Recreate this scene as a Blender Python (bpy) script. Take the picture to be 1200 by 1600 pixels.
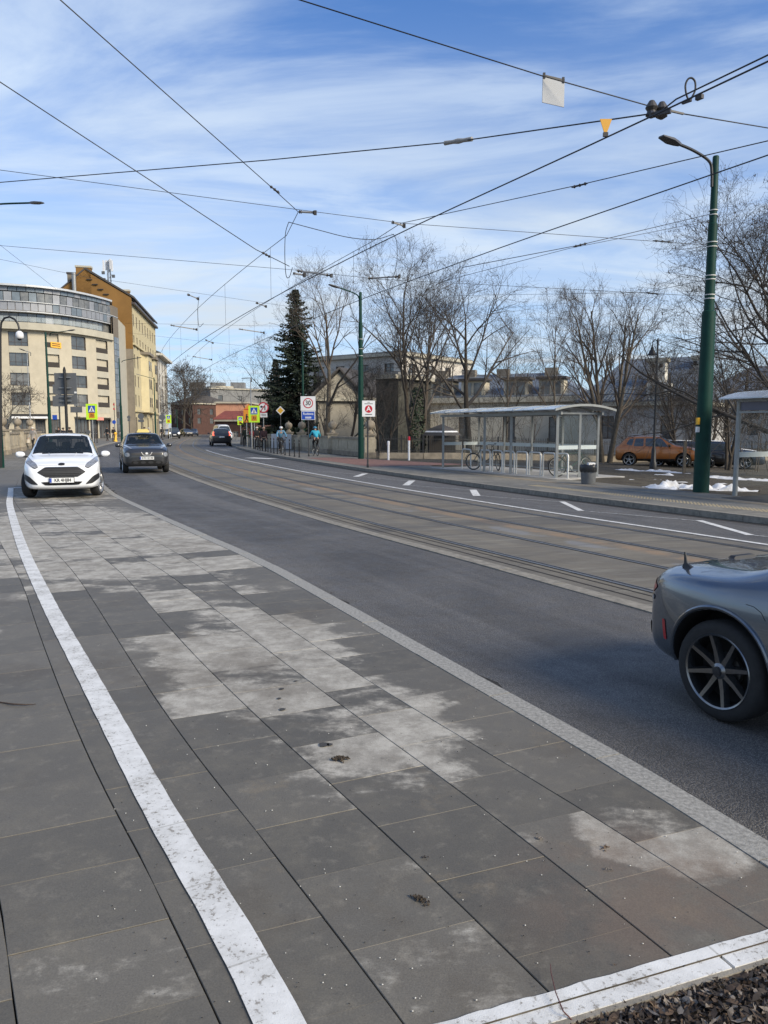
import bpy, bmesh, math, random
from math import sin, cos, pi, radians, atan, atan2, hypot, sqrt
from mathutils import Vector, Matrix, noise as mnoise
import numpy as np
for o in list(bpy.data.objects): bpy.data.objects.remove(o)
SC = bpy.context.scene
COL = SC.collection
# ------------------------------------------------------------------ camera
FPX, HC = 1203.0, 1.78
PITCH = atan(132 / 1203.0)
cd = bpy.data.cameras.new('camera'); cam = bpy.data.objects.new('camera', cd); COL.objects.link(cam)
cam.location = (0, 0, HC); cam.rotation_euler = (pi / 2 - PITCH, 0, 0)
cd.sensor_fit = 'VERTICAL'; cd.sensor_height = 36; cd.sensor_width = 27; cd.lens = FPX / 1600 * 36
cd.clip_start = 0.05; cd.clip_end = 3000
SC.camera = cam
# ------------------------------------------------------------------ daylight
SUN = Vector((0.68, -0.46, 0.50)).normalized()
SUN_EL = math.asin(SUN.z); SUN_AZ = atan2(SUN.x, SUN.y)
W = bpy.data.worlds.new('World'); SC.world = W; W.use_nodes = True
nt = W.node_tree; nt.nodes.clear()
def WN(t, **k):
    n = nt.nodes.new(t)
    for a, b in k.items(): setattr(n, a, b)
    return n
def wl(a, b): nt.links.new(a, b)
def wmath(op, a, b=None, clamp=False):
    n = WN('ShaderNodeMath', operation=op, use_clamp=clamp)
    for i, v in enumerate((a, b)):
        if v is None: continue
        if hasattr(v, 'links'): wl(v, n.inputs[i])
        else: n.inputs[i].default_value = v
    return n.outputs[0]
w_out = WN('ShaderNodeOutputWorld'); w_bg = WN('ShaderNodeBackground'); w_bg.inputs[1].default_value = 0.142
sky = WN('ShaderNodeTexSky', sky_type='NISHITA'); sky.sun_disc = False
sky.sun_elevation = SUN_EL; sky.sun_rotation = SUN_AZ; sky.air_density = 1.0; sky.dust_density = 0.6; sky.ozone_density = 3.0
tc = WN('ShaderNodeTexCoord'); sx = WN('ShaderNodeSeparateXYZ'); wl(tc.outputs['Generated'], sx.inputs[0])
zz = wmath('ADD', wmath('MAXIMUM', sx.outputs[2], 0.0), 0.10)
px = wmath('DIVIDE', sx.outputs[0], zz); py = wmath('DIVIDE', sx.outputs[1], zz)
cx = WN('ShaderNodeCombineXYZ'); wl(px, cx.inputs[0]); wl(py, cx.inputs[1])
def cloud(rot, sc, scale, det, lo, hi, off=0.0, dist=0.4):
    m = WN('ShaderNodeMapping'); wl(cx.outputs[0], m.inputs[0]); m.inputs['Rotation'].default_value = (0, 0, rot)
    m.inputs['Scale'].default_value = sc; m.inputs['Location'].default_value = (off, off * .7, off * .3)
    n = WN('ShaderNodeTexNoise'); wl(m.outputs[0], n.inputs['Vector']); n.inputs['Scale'].default_value = scale
    n.inputs['Detail'].default_value = det; n.inputs['Roughness'].default_value = .58; n.inputs['Distortion'].default_value = dist
    r = WN('ShaderNodeMapRange', interpolation_type='SMOOTHSTEP'); wl(n.outputs[0], r.inputs[0])
    r.inputs[1].default_value = lo; r.inputs[2].default_value = hi
    return r.outputs[0]
c1 = cloud(0.35, (0.6, 1.25, 1), 1.1, 9, .36, .70, 5.3, 1.5)     # long cirrus streaks
c2 = cloud(-0.15, (0.35, 0.9, 1), 0.55, 6, .40, .68, 4.4, .3)  # broad veils
c3 = cloud(0.1, (0.6, 1.2, 1), 0.9, 7, .47, .66, 1.7, .3)     # grey banks, thicker towards the horizon
hz = WN('ShaderNodeMapRange', interpolation_type='SMOOTHSTEP'); wl(sx.outputs[2], hz.inputs[0])
hz.inputs[1].default_value = 0.48; hz.inputs[2].default_value = 0.05
thin = wmath('MULTIPLY', wmath('ADD', wmath('MULTIPLY', c1, .62), wmath('MULTIPLY', c2, .42)), .84, True)
bank = wmath('MULTIPLY', wmath('ADD', wmath('MULTIPLY', c3, .65), .42), hz.outputs[0], True)
tint = WN('ShaderNodeMixRGB', blend_type='MULTIPLY'); tint.inputs[0].default_value = 1; tint.inputs[2].default_value = (.70, .98, 1.34, 1)
wl(sky.outputs[0], tint.inputs[1])
m1 = WN('ShaderNodeMixRGB'); wl(thin, m1.inputs[0]); wl(tint.outputs[0], m1.inputs[1]); m1.inputs[2].default_value = (5.6, 6.5, 7.5, 1)
m2 = WN('ShaderNodeMixRGB'); wl(bank, m2.inputs[0]); wl(m1.outputs[0], m2.inputs[1]); m2.inputs[2].default_value = (4.9, 5.5, 6.1, 1)
wl(m2.outputs[0], w_bg.inputs[0]); wl(w_bg.outputs[0], w_out.inputs[0])
sd = bpy.data.lights.new('sun', 'SUN'); so = bpy.data.objects.new('sun', sd); COL.objects.link(so)
sd.energy = 5.0; sd.angle = radians(24); sd.color = (1.0, .88, .68)
so.rotation_euler = (-SUN).to_track_quat('-Z', 'Y').to_euler(); so.location = (20, 10, 60)
SC.view_settings.view_transform = 'Standard'; SC.view_settings.look = 'None'
SC.view_settings.exposure = 0.0; SC.view_settings.gamma = 1.0; SC.view_settings.use_curve_mapping = False
SC.cycles.max_bounces = 6; SC.cycles.transparent_max_bounces = 12
random.seed(7); RNG = random.Random(11)

# ------------------------------------------------------------------ projection helpers (points of the place from what the photo shows)
def ray(u, v):
    x = (u - 600) / FPX; y = -(v - 800) / FPX
    return Vector((x, cos(PITCH) + y * sin(PITCH), -sin(PITCH) + y * cos(PITCH)))
def PZ(u, v, z=0.0):
    d = ray(u, v); t = (z - HC) / d.z; return Vector((d.x * t, d.y * t, z))
def PY(u, v, Y):
    d = ray(u, v); t = Y / d.y; return Vector((d.x * t, Y, HC + d.z * t))

# ------------------------------------------------------------------ materials
def mat(name, col, rough=.6, metal=0., var=.12, scale=4., bump=0., bscale=60., coat=0., spec=.5, emit=None, alpha=1., trans=0., col2=None, detail=6):
    m = bpy.data.materials.new(name); m.use_nodes = True; t = m.node_tree; N = t.nodes; b = N['Principled BSDF']
    b.inputs['Roughness'].default_value = rough; b.inputs['Metallic'].default_value = metal
    b.inputs['Coat Weight'].default_value = coat; b.inputs['Coat Roughness'].default_value = .03
    b.inputs['Specular IOR Level'].default_value = spec; b.inputs['Alpha'].default_value = alpha; b.inputs['Transmission Weight'].default_value = trans
    c = tuple(col) + (1,)
    geo = N.new('ShaderNodeNewGeometry')
    if var > 0:
        n = N.new('ShaderNodeTexNoise'); n.inputs['Scale'].default_value = scale; n.inputs['Detail'].default_value = detail; n.inputs['Roughness'].default_value = .65
        t.links.new(geo.outputs['Position'], n.inputs['Vector'])
        r = N.new('ShaderNodeMapRange'); t.links.new(n.outputs[0], r.inputs[0]); r.inputs[1].default_value = .3; r.inputs[2].default_value = .7
        mx = N.new('ShaderNodeMixRGB'); t.links.new(r.outputs[0], mx.inputs[0])
        c2 = tuple(col2) if col2 else tuple(min(1, q * (1 + var)) for q in col)
        mx.inputs[1].default_value = tuple(q * (1 - var) for q in col) + (1,) if not col2 else c
        mx.inputs[2].default_value = tuple(c2) + (1,)
        t.links.new(mx.outputs[0], b.inputs['Base Color'])
    else: b.inputs['Base Color'].default_value = c
    if bump > 0:
        n2 = N.new('ShaderNodeTexNoise'); n2.inputs['Scale'].default_value = bscale; n2.inputs['Detail'].default_value = 4
        t.links.new(geo.outputs['Position'], n2.inputs['Vector'])
        bp = N.new('ShaderNodeBump'); bp.inputs['Strength'].default_value = bump; bp.inputs['Distance'].default_value = .01
        t.links.new(n2.outputs[0], bp.inputs['Height']); t.links.new(bp.outputs[0], b.inputs['Normal'])
    if emit: b.inputs['Emission Color'].default_value = tuple(emit[:3]) + (1,); b.inputs['Emission Strength'].default_value = emit[3]
    return m
class NG:
    """small helper for hand wired ground materials"""
    def __init__(s, name, rough=.8):
        s.m = bpy.data.materials.new(name); s.m.use_nodes = True; s.t = s.m.node_tree; s.b = s.t.nodes['Principled BSDF']; s.b.inputs['Roughness'].default_value = rough
        s.geo = s.t.nodes.new('ShaderNodeNewGeometry'); s.pos = s.geo.outputs['Position']
        s.uvn = s.t.nodes.new('ShaderNodeUVMap')
        s.uv = s.uvn.outputs[0]
    def l(s, a, b): s.t.links.new(a, b)
    def noise(s, scale, det=6, rough=.6, vec=None, sc=None, rot=0, dist=0, loc=(0, 0, 0)):
        n = s.t.nodes.new('ShaderNodeTexNoise'); n.inputs['Scale'].default_value = scale; n.inputs['Detail'].default_value = det
        n.inputs['Roughness'].default_value = rough; n.inputs['Distortion'].default_value = dist
        v = vec or s.pos
        mp = s.t.nodes.new('ShaderNodeMapping'); mp.inputs['Scale'].default_value = sc or (1, 1, 1); mp.inputs['Rotation'].default_value = (0, 0, rot); mp.inputs['Location'].default_value = loc
        s.l(v, mp.inputs[0]); s.l(mp.outputs[0], n.inputs['Vector']); return n.outputs[0]
    def vor(s, scale, feat='F1', out=0):
        n = s.t.nodes.new('ShaderNodeTexVoronoi'); n.inputs['Scale'].default_value = scale; n.feature = feat; s.l(s.pos, n.inputs['Vector']); return n.outputs[out]
    def rng(s, v, a, b, c=0., d=1., smooth=True):
        r = s.t.nodes.new('ShaderNodeMapRange'); r.interpolation_type = 'SMOOTHSTEP' if smooth else 'LINEAR'
        s.l(v, r.inputs[0])
        for i, q in enumerate((a, b, c, d)): r.inputs[i + 1].default_value = q
        return r.outputs[0]
    def math(s, op, a, b=None, clamp=False):
        n = s.t.nodes.new('ShaderNodeMath'); n.operation = op; n.use_clamp = clamp
        for i, v in enumerate((a, b)):
            if v is None: continue
            if hasattr(v, 'links'): s.l(v, n.inputs[i])
            else: n.inputs[i].default_value = v
        return n.outputs[0]
    def mix(s, f, a, b, op='MIX'):
        n = s.t.nodes.new('ShaderNodeMixRGB'); n.blend_type = op
        for i, v in enumerate((f, a, b)):
            if hasattr(v, 'links'): s.l(v, n.inputs[i])
            elif i == 0: n.inputs[0].default_value = v
            else: n.inputs[i].default_value = tuple(v) + (1,)
        return n.outputs[0]
    def ell(s, c, r, rot):
        """1 inside an ellipse of the ground plane, falling to 0 at its rim"""
        d = s.t.nodes.new('ShaderNodeVectorMath'); d.operation = 'SUBTRACT'; s.l(s.pos, d.inputs[0]); d.inputs[1].default_value = (c[0], c[1], 0)
        ro = s.t.nodes.new('ShaderNodeVectorRotate'); ro.rotation_type = 'Z_AXIS'; s.l(d.outputs[0], ro.inputs[0]); ro.inputs['Angle'].default_value = -rot
        q = s.t.nodes.new('ShaderNodeVectorMath'); q.operation = 'MULTIPLY'; s.l(ro.outputs[0], q.inputs[0]); q.inputs[1].default_value = (1 / r[0], 1 / r[1], 0)
        ln = s.t.nodes.new('ShaderNodeVectorMath'); ln.operation = 'LENGTH'; s.l(q.outputs[0], ln.inputs[0])
        return s.rng(ln.outputs['Value'], 1.0, 0.35)
    def bump(s, h, st=.4, dist=.01):
        b = s.t.nodes.new('ShaderNodeBump'); b.inputs['Strength'].default_value = st; b.inputs['Distance'].default_value = dist
        s.l(h, b.inputs['Height']); s.l(b.outputs[0], s.b.inputs['Normal'])
    def color(s, c): s.l(c, s.b.inputs['Base Color'])
    def rough(s, r): s.l(r, s.b.inputs['Roughness'])

# ------------------------------------------------------------------ mesh building
class MB:
    def __init__(s): s.v = []; s.f = []; s.mi = []; s.uv = None; s.cur = 0
    def poly(s, pts):
        i = len(s.v); s.v += [tuple(p) for p in pts]; s.f.append(tuple(range(i, i + len(pts)))); s.mi.append(s.cur); return s
    def add(s, vs, fs):
        i = len(s.v); s.v += [tuple(p) for p in vs]
        for f in fs: s.f.append(tuple(i + q for q in f)); s.mi.append(s.cur)
        return s
    def box(s, c, d, rz=0., rx=0., ry=0., taper=1.):
        x, y, z = [q / 2 for q in d]
        vs = [Vector((sx * x * (taper if k > 0 else 1), sy * y * (taper if k > 0 else 1), k * z)) for k in (-1, 1) for sx, sy in ((-1, -1), (1, -1), (1, 1), (-1, 1))]
        if rx or ry or rz:
            R = Matrix.Rotation(rz, 3, 'Z') @ Matrix.Rotation(ry, 3, 'Y') @ Matrix.Rotation(rx, 3, 'X'); vs = [R @ v for v in vs]
        c = Vector(c)
        return s.add([v + c for v in vs], [(3, 2, 1, 0), (4, 5, 6, 7), (0, 1, 5, 4), (1, 2, 6, 5), (2, 3, 7, 6), (3, 0, 4, 7)])
    def beam(s, a, b, w, h, up=(0, 0, 1)):
        a = Vector(a); b = Vector(b); d = (b - a).normalized(); u = Vector(up); r = d.cross(u)
        if r.length < 1e-4: r = d.cross(Vector((1, 0, 0)))
        r.normalize(); u = r.cross(d)
        vs = [p + r * (i * w / 2) + u * (j * h / 2) for p in (a, b) for i, j in ((-1, -1), (1, -1), (1, 1), (-1, 1))]
        return s.add(vs, [(0, 1, 2, 3), (7, 6, 5, 4), (0, 4, 5, 1), (1, 5, 6, 2), (2, 6, 7, 3), (3, 7, 4, 0)])
    def tube(s, pts, r, n=8, caps=True, closed=False):
        P = [Vector(p) for p in pts]; k = len(P); R = r if hasattr(r, '__len__') else [r] * k
        i0 = len(s.v); prev = None
        for i in range(k):
            if closed: t = P[(i + 1) % k] - P[i - 1]
            else: t = P[min(i + 1, k - 1)] - P[max(i - 1, 0)]
            t.normalize()
            if prev is None:
                a = t.orthogonal().normalized()
            else:
                a = prev - t * prev.dot(t)
                a = a.normalized() if a.length > 1e-5 else t.orthogonal().normalized()
            prev = a; b = t.cross(a)
            for j in range(n):
                q = 2 * pi * j / n; s.v.append(tuple(P[i] + (a * cos(q) + b * sin(q)) * R[i]))
        for i in range(k if closed else k - 1):
            for j in range(n):
                A = i0 + i * n; B = i0 + ((i + 1) % k) * n
                s.f.append((A + j, A + (j + 1) % n, B + (j + 1) % n, B + j)); s.mi.append(s.cur)
        if caps and not closed:
            s.f.append(tuple(i0 + j for j in reversed(range(n)))); s.mi.append(s.cur)
            s.f.append(tuple(i0 + (k - 1) * n + j for j in range(n))); s.mi.append(s.cur)
        return s
    def lathe(s, prof, n=20, c=(0, 0, 0), axis='Z', caps=True, M=None):
        i0 = len(s.v); c = Vector(c)
        for r, z in prof:
            for j in range(n):
                q = 2 * pi * j / n
                p = Vector((r * cos(q), r * sin(q), z))
                if axis == 'Y': p = Vector((p.x, p.z, p.y))
                if axis == 'X': p = Vector((p.z, p.x, p.y))
                if M: p = M @ p
                s.v.append(tuple(p + c))
        for i in range(len(prof) - 1):
            for j in range(n):
                A = i0 + i * n; B = A + n
                s.f.append((A + j, A + (j + 1) % n, B + (j + 1) % n, B + j)); s.mi.append(s.cur)
        if caps:
            s.f.append(tuple(i0 + j for j in reversed(range(n)))); s.mi.append(s.cur)
            s.f.append(tuple(i0 + (len(prof) - 1) * n + j for j in range(n))); s.mi.append(s.cur)
        return s
    def prism(s, poly, a, b):
        """poly: list of 3D points (planar), extruded from offset a to offset b (vectors)"""
        n = len(poly); P = [Vector(p) for p in poly]; a = Vector(a); b = Vector(b)
        return s.add([p + a for p in P] + [p + b for p in P], [tuple(reversed(range(n))), tuple(range(n, 2 * n))] + [(i, (i + 1) % n, n + (i + 1) % n, n + i) for i in range(n)])
    def loft(s, secs, closed=False, capA=True, capB=True):
        n = len(secs[0]); i0 = len(s.v)
        for q in secs: s.v += [tuple(p) for p in q]
        for i in range(len(secs) - 1):
            for j in range(n if closed else n - 1):
                A = i0 + i * n; B = A + n; s.f.append((A + j, A + (j + 1) % n, B + (j + 1) % n, B + j)); s.mi.append(s.cur)
        if closed and capA: s.f.append(tuple(i0 + j for j in reversed(range(n)))); s.mi.append(s.cur)
        if closed and capB: s.f.append(tuple(i0 + (len(secs) - 1) * n + j for j in range(n))); s.mi.append(s.cur)
        return s
    def mesh(s, name, mats, smooth=False, fix=True):
        me = bpy.data.meshes.new(name); me.from_pydata(s.v, [], s.f)
        mats = mats if isinstance(mats, (list, tuple)) else [mats]
        for m in mats: me.materials.append(m)
        if len(mats) > 1: me.polygons.foreach_set('material_index', s.mi)
        if fix and len(s.f) < 60000:
            bm = bmesh.new(); bm.from_mesh(me); bmesh.ops.recalc_face_normals(bm, faces=bm.faces); bm.to_mesh(me); bm.free()
        if smooth:
            me.polygons.foreach_set('use_smooth', [True] * len(me.polygons))
            if smooth != 'all': me.set_sharp_from_angle(angle=radians(38 if smooth is True else smooth))
        me.update(); return me
    def build(s, name, mats, parent=None, smooth=False, loc=None, rz=None, fix=True):
        return link(name, s.mesh(name, mats, smooth, fix), parent, loc, rz)
def link(name, me, parent=None, loc=None, rz=None):
    o = bpy.data.objects.new(name, me); COL.objects.link(o)
    if parent is not None: o.parent = parent
    if loc is not None: o.location = loc
    if rz is not None: o.rotation_euler = (0, 0, rz)
    return o
def thing(name, label, cat, loc=(0, 0, 0), rz=0., group=None):
    o = bpy.data.objects.new(name, None); COL.objects.link(o); o.empty_display_size = .2
    o.location = loc; o.rotation_euler = (0, 0, rz); return tag(o, label, cat, group)
def tag(o, label, cat=None, group=None, kind=None):
    if label: o['label'] = label
    if cat: o['category'] = cat
    if group: o['group'] = group
    if kind: o['kind'] = kind
    return o
def struct(o, kind='structure', label=None): o['kind'] = kind; (label and o.__setitem__('label', label)); return o
def copy_tree(o, parent=None):
    c = o.copy(); COL.objects.link(c)
    if parent is not None: c.parent = parent
    for ch in o.children: copy_tree(ch, c)
    return c
def modded(o, *mods):
    """apply modifiers: list of (type, dict)"""
    for t, kw in mods:
        m = o.modifiers.new(t, t)
        for k, v in kw.items(): setattr(m, k, v)
    dg = bpy.context.evaluated_depsgraph_get(); me = bpy.data.meshes.new_from_object(o.evaluated_get(dg)); o.modifiers.clear(); old = o.data; o.data = me
    me.name = o.name; bpy.data.meshes.remove(old); return o
def text_mesh(s, size, mt, name='lettering', parent=None, loc=(0, 0, 0), rot=(pi / 2, 0, 0), align='CENTER', ext=.002, bold=0., sx=1.):
    c = bpy.data.curves.new(name, 'FONT'); c.body = s; c.size = size; c.align_x = align; c.align_y = 'CENTER'; c.extrude = ext; c.offset = bold; c.resolution_u = 3
    o = bpy.data.objects.new(name, c); COL.objects.link(o)
    dg = bpy.context.evaluated_depsgraph_get(); me = bpy.data.meshes.new_from_object(o.evaluated_get(dg)); bpy.data.objects.remove(o); bpy.data.curves.remove(c)
    me.materials.clear(); me.materials.append(mt)
    q = link(name, me, parent, loc); q.rotation_euler = rot; q.scale = (sx, 1, 1); return q
# ------------------------------------------------------------------ plan curves
def spline(P, n=8):
    P = np.array(P, float); Q = np.vstack([2 * P[0] - P[1], P, 2 * P[-1] - P[-2]]); o = []
    for i in range(1, len(Q) - 2):
        for q in np.arange(n) / n:
            a, b, c, d = Q[i - 1:i + 3]; o.append(.5 * (2 * b + (c - a) * q + (2 * a - 5 * b + 4 * c - d) * q * q + (3 * b - a - 3 * c + d) * q ** 3))
    o.append(Q[-2]); return np.array(o)
def resample(C, step):
    d = np.r_[0, np.cumsum(np.hypot(*np.diff(C, axis=0).T))]; s = np.arange(0, d[-1], step)
    return np.stack([np.interp(s, d, C[:, 0]), np.interp(s, d, C[:, 1])], 1)
def smooth(C, k):
    C = C.copy()
    for _ in range(k): C[1:-1] = .25 * C[:-2] + .5 * C[1:-1] + .25 * C[2:]
    return C
def off(C, d):
    t = np.gradient(C, axis=0); t /= np.hypot(t[:, 0], t[:, 1])[:, None]
    return C + np.stack([t[:, 1], -t[:, 0]], 1) * np.asarray(d).reshape(-1, 1)
def cut(C, y0, y1): return C[(C[:, 1] >= y0) & (C[:, 1] <= y1)]
FAR = [(-21, 75), (-24.6, 90), (-29.3, 110), (-38, 150), (-62, 250), (-90, 370)]
RC = resample(smooth(spline([(13, -16), (10, -6), (8.3, -1), (6.9, 2.7), (5.3, 6.2), (3.55, 9.7), (2.5, 11.7), (1.65, 13.3), (.62, 15.3), (-.85, 18.4), (-1.75, 20.3), (-3.6, 24.4), (-7.0, 32.4), (-10.2, 40.7), (-13.7, 50.2), (-17.6, 62.5)] + FAR), 30), .5)
LC = resample(smooth(spline([(8.6, -18), (5.3, -8), (3.0, -1.2), (1.56, 2.96), (.80, 4.66), (0, 6.4), (-.7, 7.9), (-1.67, 9.92), (-3.17, 12.6), (-5.75, 17.4), (-7.3, 20.44), (-11.4, 30), (-15.4, 40), (-19.2, 50), (-22.8, 60), (-28.2, 78), (-32.6, 95), (-37.5, 115), (-46, 150), (-70, 250), (-98, 370)]), 14), .25)
KC = off(RC, np.interp(RC[:, 1], [0, 14, 40, 70, 120, 400], [5.15, 5.15, 5.45, 5.9, 6.3, 7]))
def sheet(name, A, B, z, mt, parent=None, uvs=True, zb=None):
    """strip between two plan curves of equal length; uv = metres across / along"""
    n = len(A); vs = [(p[0], p[1], z) for p in A] + [(p[0], p[1], z if zb is None else zb) for p in B]
    me = bpy.data.meshes.new(name); me.from_pydata(vs, [], [(i, i + 1, n + i + 1, n + i) for i in range(n - 1)]); me.materials.append(mt)
    uv = me.uv_layers.new(name='UVMap'); s = np.r_[0, np.cumsum(np.hypot(*np.diff((A + B) / 2, axis=0).T))]; w = np.hypot(*(B - A).T)
    for p in me.polygons:
        for li in p.loop_indices:
            vi = me.loops[li].vertex_index; uv.data[li].uv = (0, s[vi]) if vi < n else (w[vi - n], s[vi - n])
    bm = bmesh.new(); bm.from_mesh(me); bmesh.ops.recalc_face_normals(bm, faces=bm.faces)
    if sum(f.normal.z for f in bm.faces) < 0: bmesh.ops.reverse_faces(bm, faces=bm.faces)
    bm.to_mesh(me); bm.free()
    return link(name, me, parent)
def same(A, B, n):
    """resample both curves to n points by arc length"""
    o = []
    for C in (A, B):
        d = np.r_[0, np.cumsum(np.hypot(*np.diff(C, axis=0).T))]; s = np.linspace(0, d[-1], n); o.append(np.stack([np.interp(s, d, C[:, 0]), np.interp(s, d, C[:, 1])], 1))
    return o
# ================================================================== GROUND
PD = Vector((.94, .34)).normalized(); PN = Vector((-PD.y, PD.x)); P0 = Vector((.16, 1.985))   # white painted edge beside the flower bed
def gm_slab():
    g = NG('concrete_slab', .8)
    oi = g.t.nodes.new('ShaderNodeObjectInfo'); rnd = oi.outputs['Random']
    n = g.noise(1.9, 10, .68, sc=(.75, 1.5, 1), dist=.35); n2 = g.noise(6, 6, .7); fine = g.noise(160, 3, .7)
    e = g.math('MAXIMUM', g.ell((-4.6, 12.0), (2.6, 7.6), radians(29)), g.ell((-.75, 5.3), (1.05, 3.5), radians(26)))
    e = g.math('MAXIMUM', e, g.math('MULTIPLY', g.ell((1.12, 2.98), (.40, .55), radians(40)), .95))
    e = g.math('MAXIMUM', e, g.math('MULTIPLY', g.ell((-3.6, 6.2), (.55, 1.0), radians(28)), .8))
    e = g.math('MAXIMUM', e, g.math('MULTIPLY', g.ell((-7.8, 19.0), (3, 5), radians(24)), .62))
    e = g.math('MAXIMUM', e, g.math('MULTIPLY', g.ell((-1.1, 2.75), (.5, .35), radians(10)), .38))
    f = g.math('ADD', g.math('MULTIPLY', g.math('SUBTRACT', rnd, .5), 1.0), g.math('MULTIPLY', g.math('SUBTRACT', n, .5), 1.9))
    f = g.math('ADD', f, g.math('MULTIPLY', g.math('SUBTRACT', n2, .5), .8))
    f = g.math('ADD', f, g.math('SUBTRACT', g.math('MULTIPLY', e, 1.15), .66))
    dry = g.rng(f, -.10, .26)
    wet = g.mix(rnd, (.090, .082, .067), (.138, .125, .102)); wet = g.mix(g.math('MULTIPLY', g.rng(n2, .4, .75), .45), wet, (.17, .15, .112))
    dc = g.mix(g.rng(n2, .35, .7), (.255, .236, .202), (.43, .405, .352))
    c = g.mix(dry, wet, dc)
    s1 = g.rng(g.noise(2.3, 8, .7, loc=(4, 2, 0)), .60, .72); c = g.mix(g.math('MULTIPLY', s1, .5), c, (.215, .172, .112)); s3 = g.rng(g.noise(.9, 8, .72, loc=(7, 1, 0)), .50, .66); c = g.mix(g.math('MULTIPLY', s3, .45), c, (.085, .068, .047)); s4 = g.rng(g.noise(9, 8, .75, loc=(1, 5, 0)), .52, .70); c = g.mix(g.math('MULTIPLY', s4, .40), c, (.24, .215, .17))     # sandy dirt
    c = g.mix(g.math('MULTIPLY', g.math('MULTIPLY', g.ell((1.0, 2.62), (.75, .62), .4), g.rng(g.noise(3.1, 7, .7, loc=(2, 9, 0)), .36, .62)), .62), c, (.155, .112, .080))
    s2 = g.rng(g.noise(26, 4, .6), .66, .72); c = g.mix(g.math('MULTIPLY', s2, .35), c, (.05, .045, .04))
    gr = g.rng(fine, .3, .7, .82, 1.16, False); c = g.mix(1, c, gr, 'MULTIPLY') if False else c
    mm = g.t.nodes.new('ShaderNodeMixRGB'); mm.blend_type = 'MULTIPLY'; mm.inputs[0].default_value = 1; g.l(c, mm.inputs[1]); g.l(gr, mm.inputs[2])
    g.color(mm.outputs[0]); g.rough(g.rng(dry, 0, 1, .62, .88, False))
    g.bump(g.math('ADD', fine, g.math('MULTIPLY', n2, 1.2)), .25, .004); return g.m
def gm_asphalt(name='asphalt', base=(.076, .071, .065), light=(.128, .120, .110)):
    g = NG(name, .75)
    n = g.noise(.55, 7, .6, dist=.8); n2 = g.noise(3.5, 6, .7); v = g.vor(110); fine = g.noise(240, 2, .5)
    lane = g.noise(.35, 5, .55, vec=g.uv, sc=(3.0, .10, 1))
    c = g.mix(g.rng(n, .3, .7), base, light)
    c = g.mix(g.math('MULTIPLY', g.rng(lane, .45, .62), .55), c, tuple(q * 1.45 for q in light))
    c = g.mix(g.math('MULTIPLY', g.rng(n2, .55, .75), .35), c, tuple(q * .7 for q in base))
    s = g.rng(v, .12, .55, 1.9, .50, False)
    mm = g.t.nodes.new('ShaderNodeMixRGB'); mm.blend_type = 'MULTIPLY'; mm.inputs[0].default_value = .85; g.l(c, mm.inputs[1]); g.l(s, mm.inputs[2])
    c = g.mix(g.math('MULTIPLY', g.rng(fine, .60, .68), .6), mm.outputs[0], (.24, .23, .215))
    g.color(c); g.rough(g.rng(n2, .3, .7, .55, .8)); g.bump(v, .9, .006); return g.m
def gm_track():
    g = NG('track_concrete', .85)
    n = g.noise(1.2, 8, .65, vec=g.uv, sc=(.55, 1.0, 1)); streak = g.noise(3.2, 8, .66, vec=g.uv, sc=(.22, 1.5, 1), rot=.35, dist=.4)
    band = g.noise(.8, 3, .5, vec=g.uv, sc=(2.6, .05, 1)); fine = g.noise(180, 3, .6)
    c = g.mix(g.rng(n, .3, .7), (.168, .147, .112), (.108, .095, .075))
    c = g.mix(g.math('MULTIPLY', g.rng(streak, .5, .68), .75), c, (.22, .205, .165))
    c = g.mix(g.math('MULTIPLY', g.rng(band, .42, .6), .30), c, (.10, .095, .09))
    sp = g.t.nodes.new('ShaderNodeSeparateXYZ'); g.l(g.uv, sp.inputs[0]); u, v = sp.outputs[0], sp.outputs[1]
    d = g.math('ABSOLUTE', g.math('SUBTRACT', u, 2.76)); rust = g.math('MULTIPLY', g.rng(d, .26, .06), g.rng(g.noise(2.5, 6, .7), .33, .6))
    c = g.mix(g.math('MULTIPLY', rust, .8), c, (.245, .165, .098))
    d2 = g.math('ABSOLUTE', g.math('SUBTRACT', u, 2.35)); pale = g.math('MULTIPLY', g.rng(d2, .24, .05), g.rng(g.noise(1.1, 5, .6), .5, .6))
    c = g.mix(g.math('MULTIPLY', pale, .6), c, (.19, .195, .205))
    pch = g.rng(g.noise(.42, 2, .4, vec=g.uv, sc=(.5, 1.4, 1), loc=(3, 1, 0)), .57, .60); c = g.mix(g.math('MULTIPLY', pch, .5), c, (.066, .064, .062))
    j = g.math('FRACT', g.math('MULTIPLY', v, 1 / 3.1)); jl = g.rng(g.math('ABSOLUTE', g.math('SUBTRACT', j, .5)), .006, .003); c = g.mix(g.math('MULTIPLY', jl, .6), c, (.04, .04, .038))
    mm = g.t.nodes.new('ShaderNodeMixRGB'); mm.blend_type = 'MULTIPLY'; mm.inputs[0].default_value = 1; g.l(c, mm.inputs[1]); g.l(g.rng(fine, .3, .7, .8, 1.2, False), mm.inputs[2])
    g.color(mm.outputs[0]); g.bump(fine, .4, .004); return g.m
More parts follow.
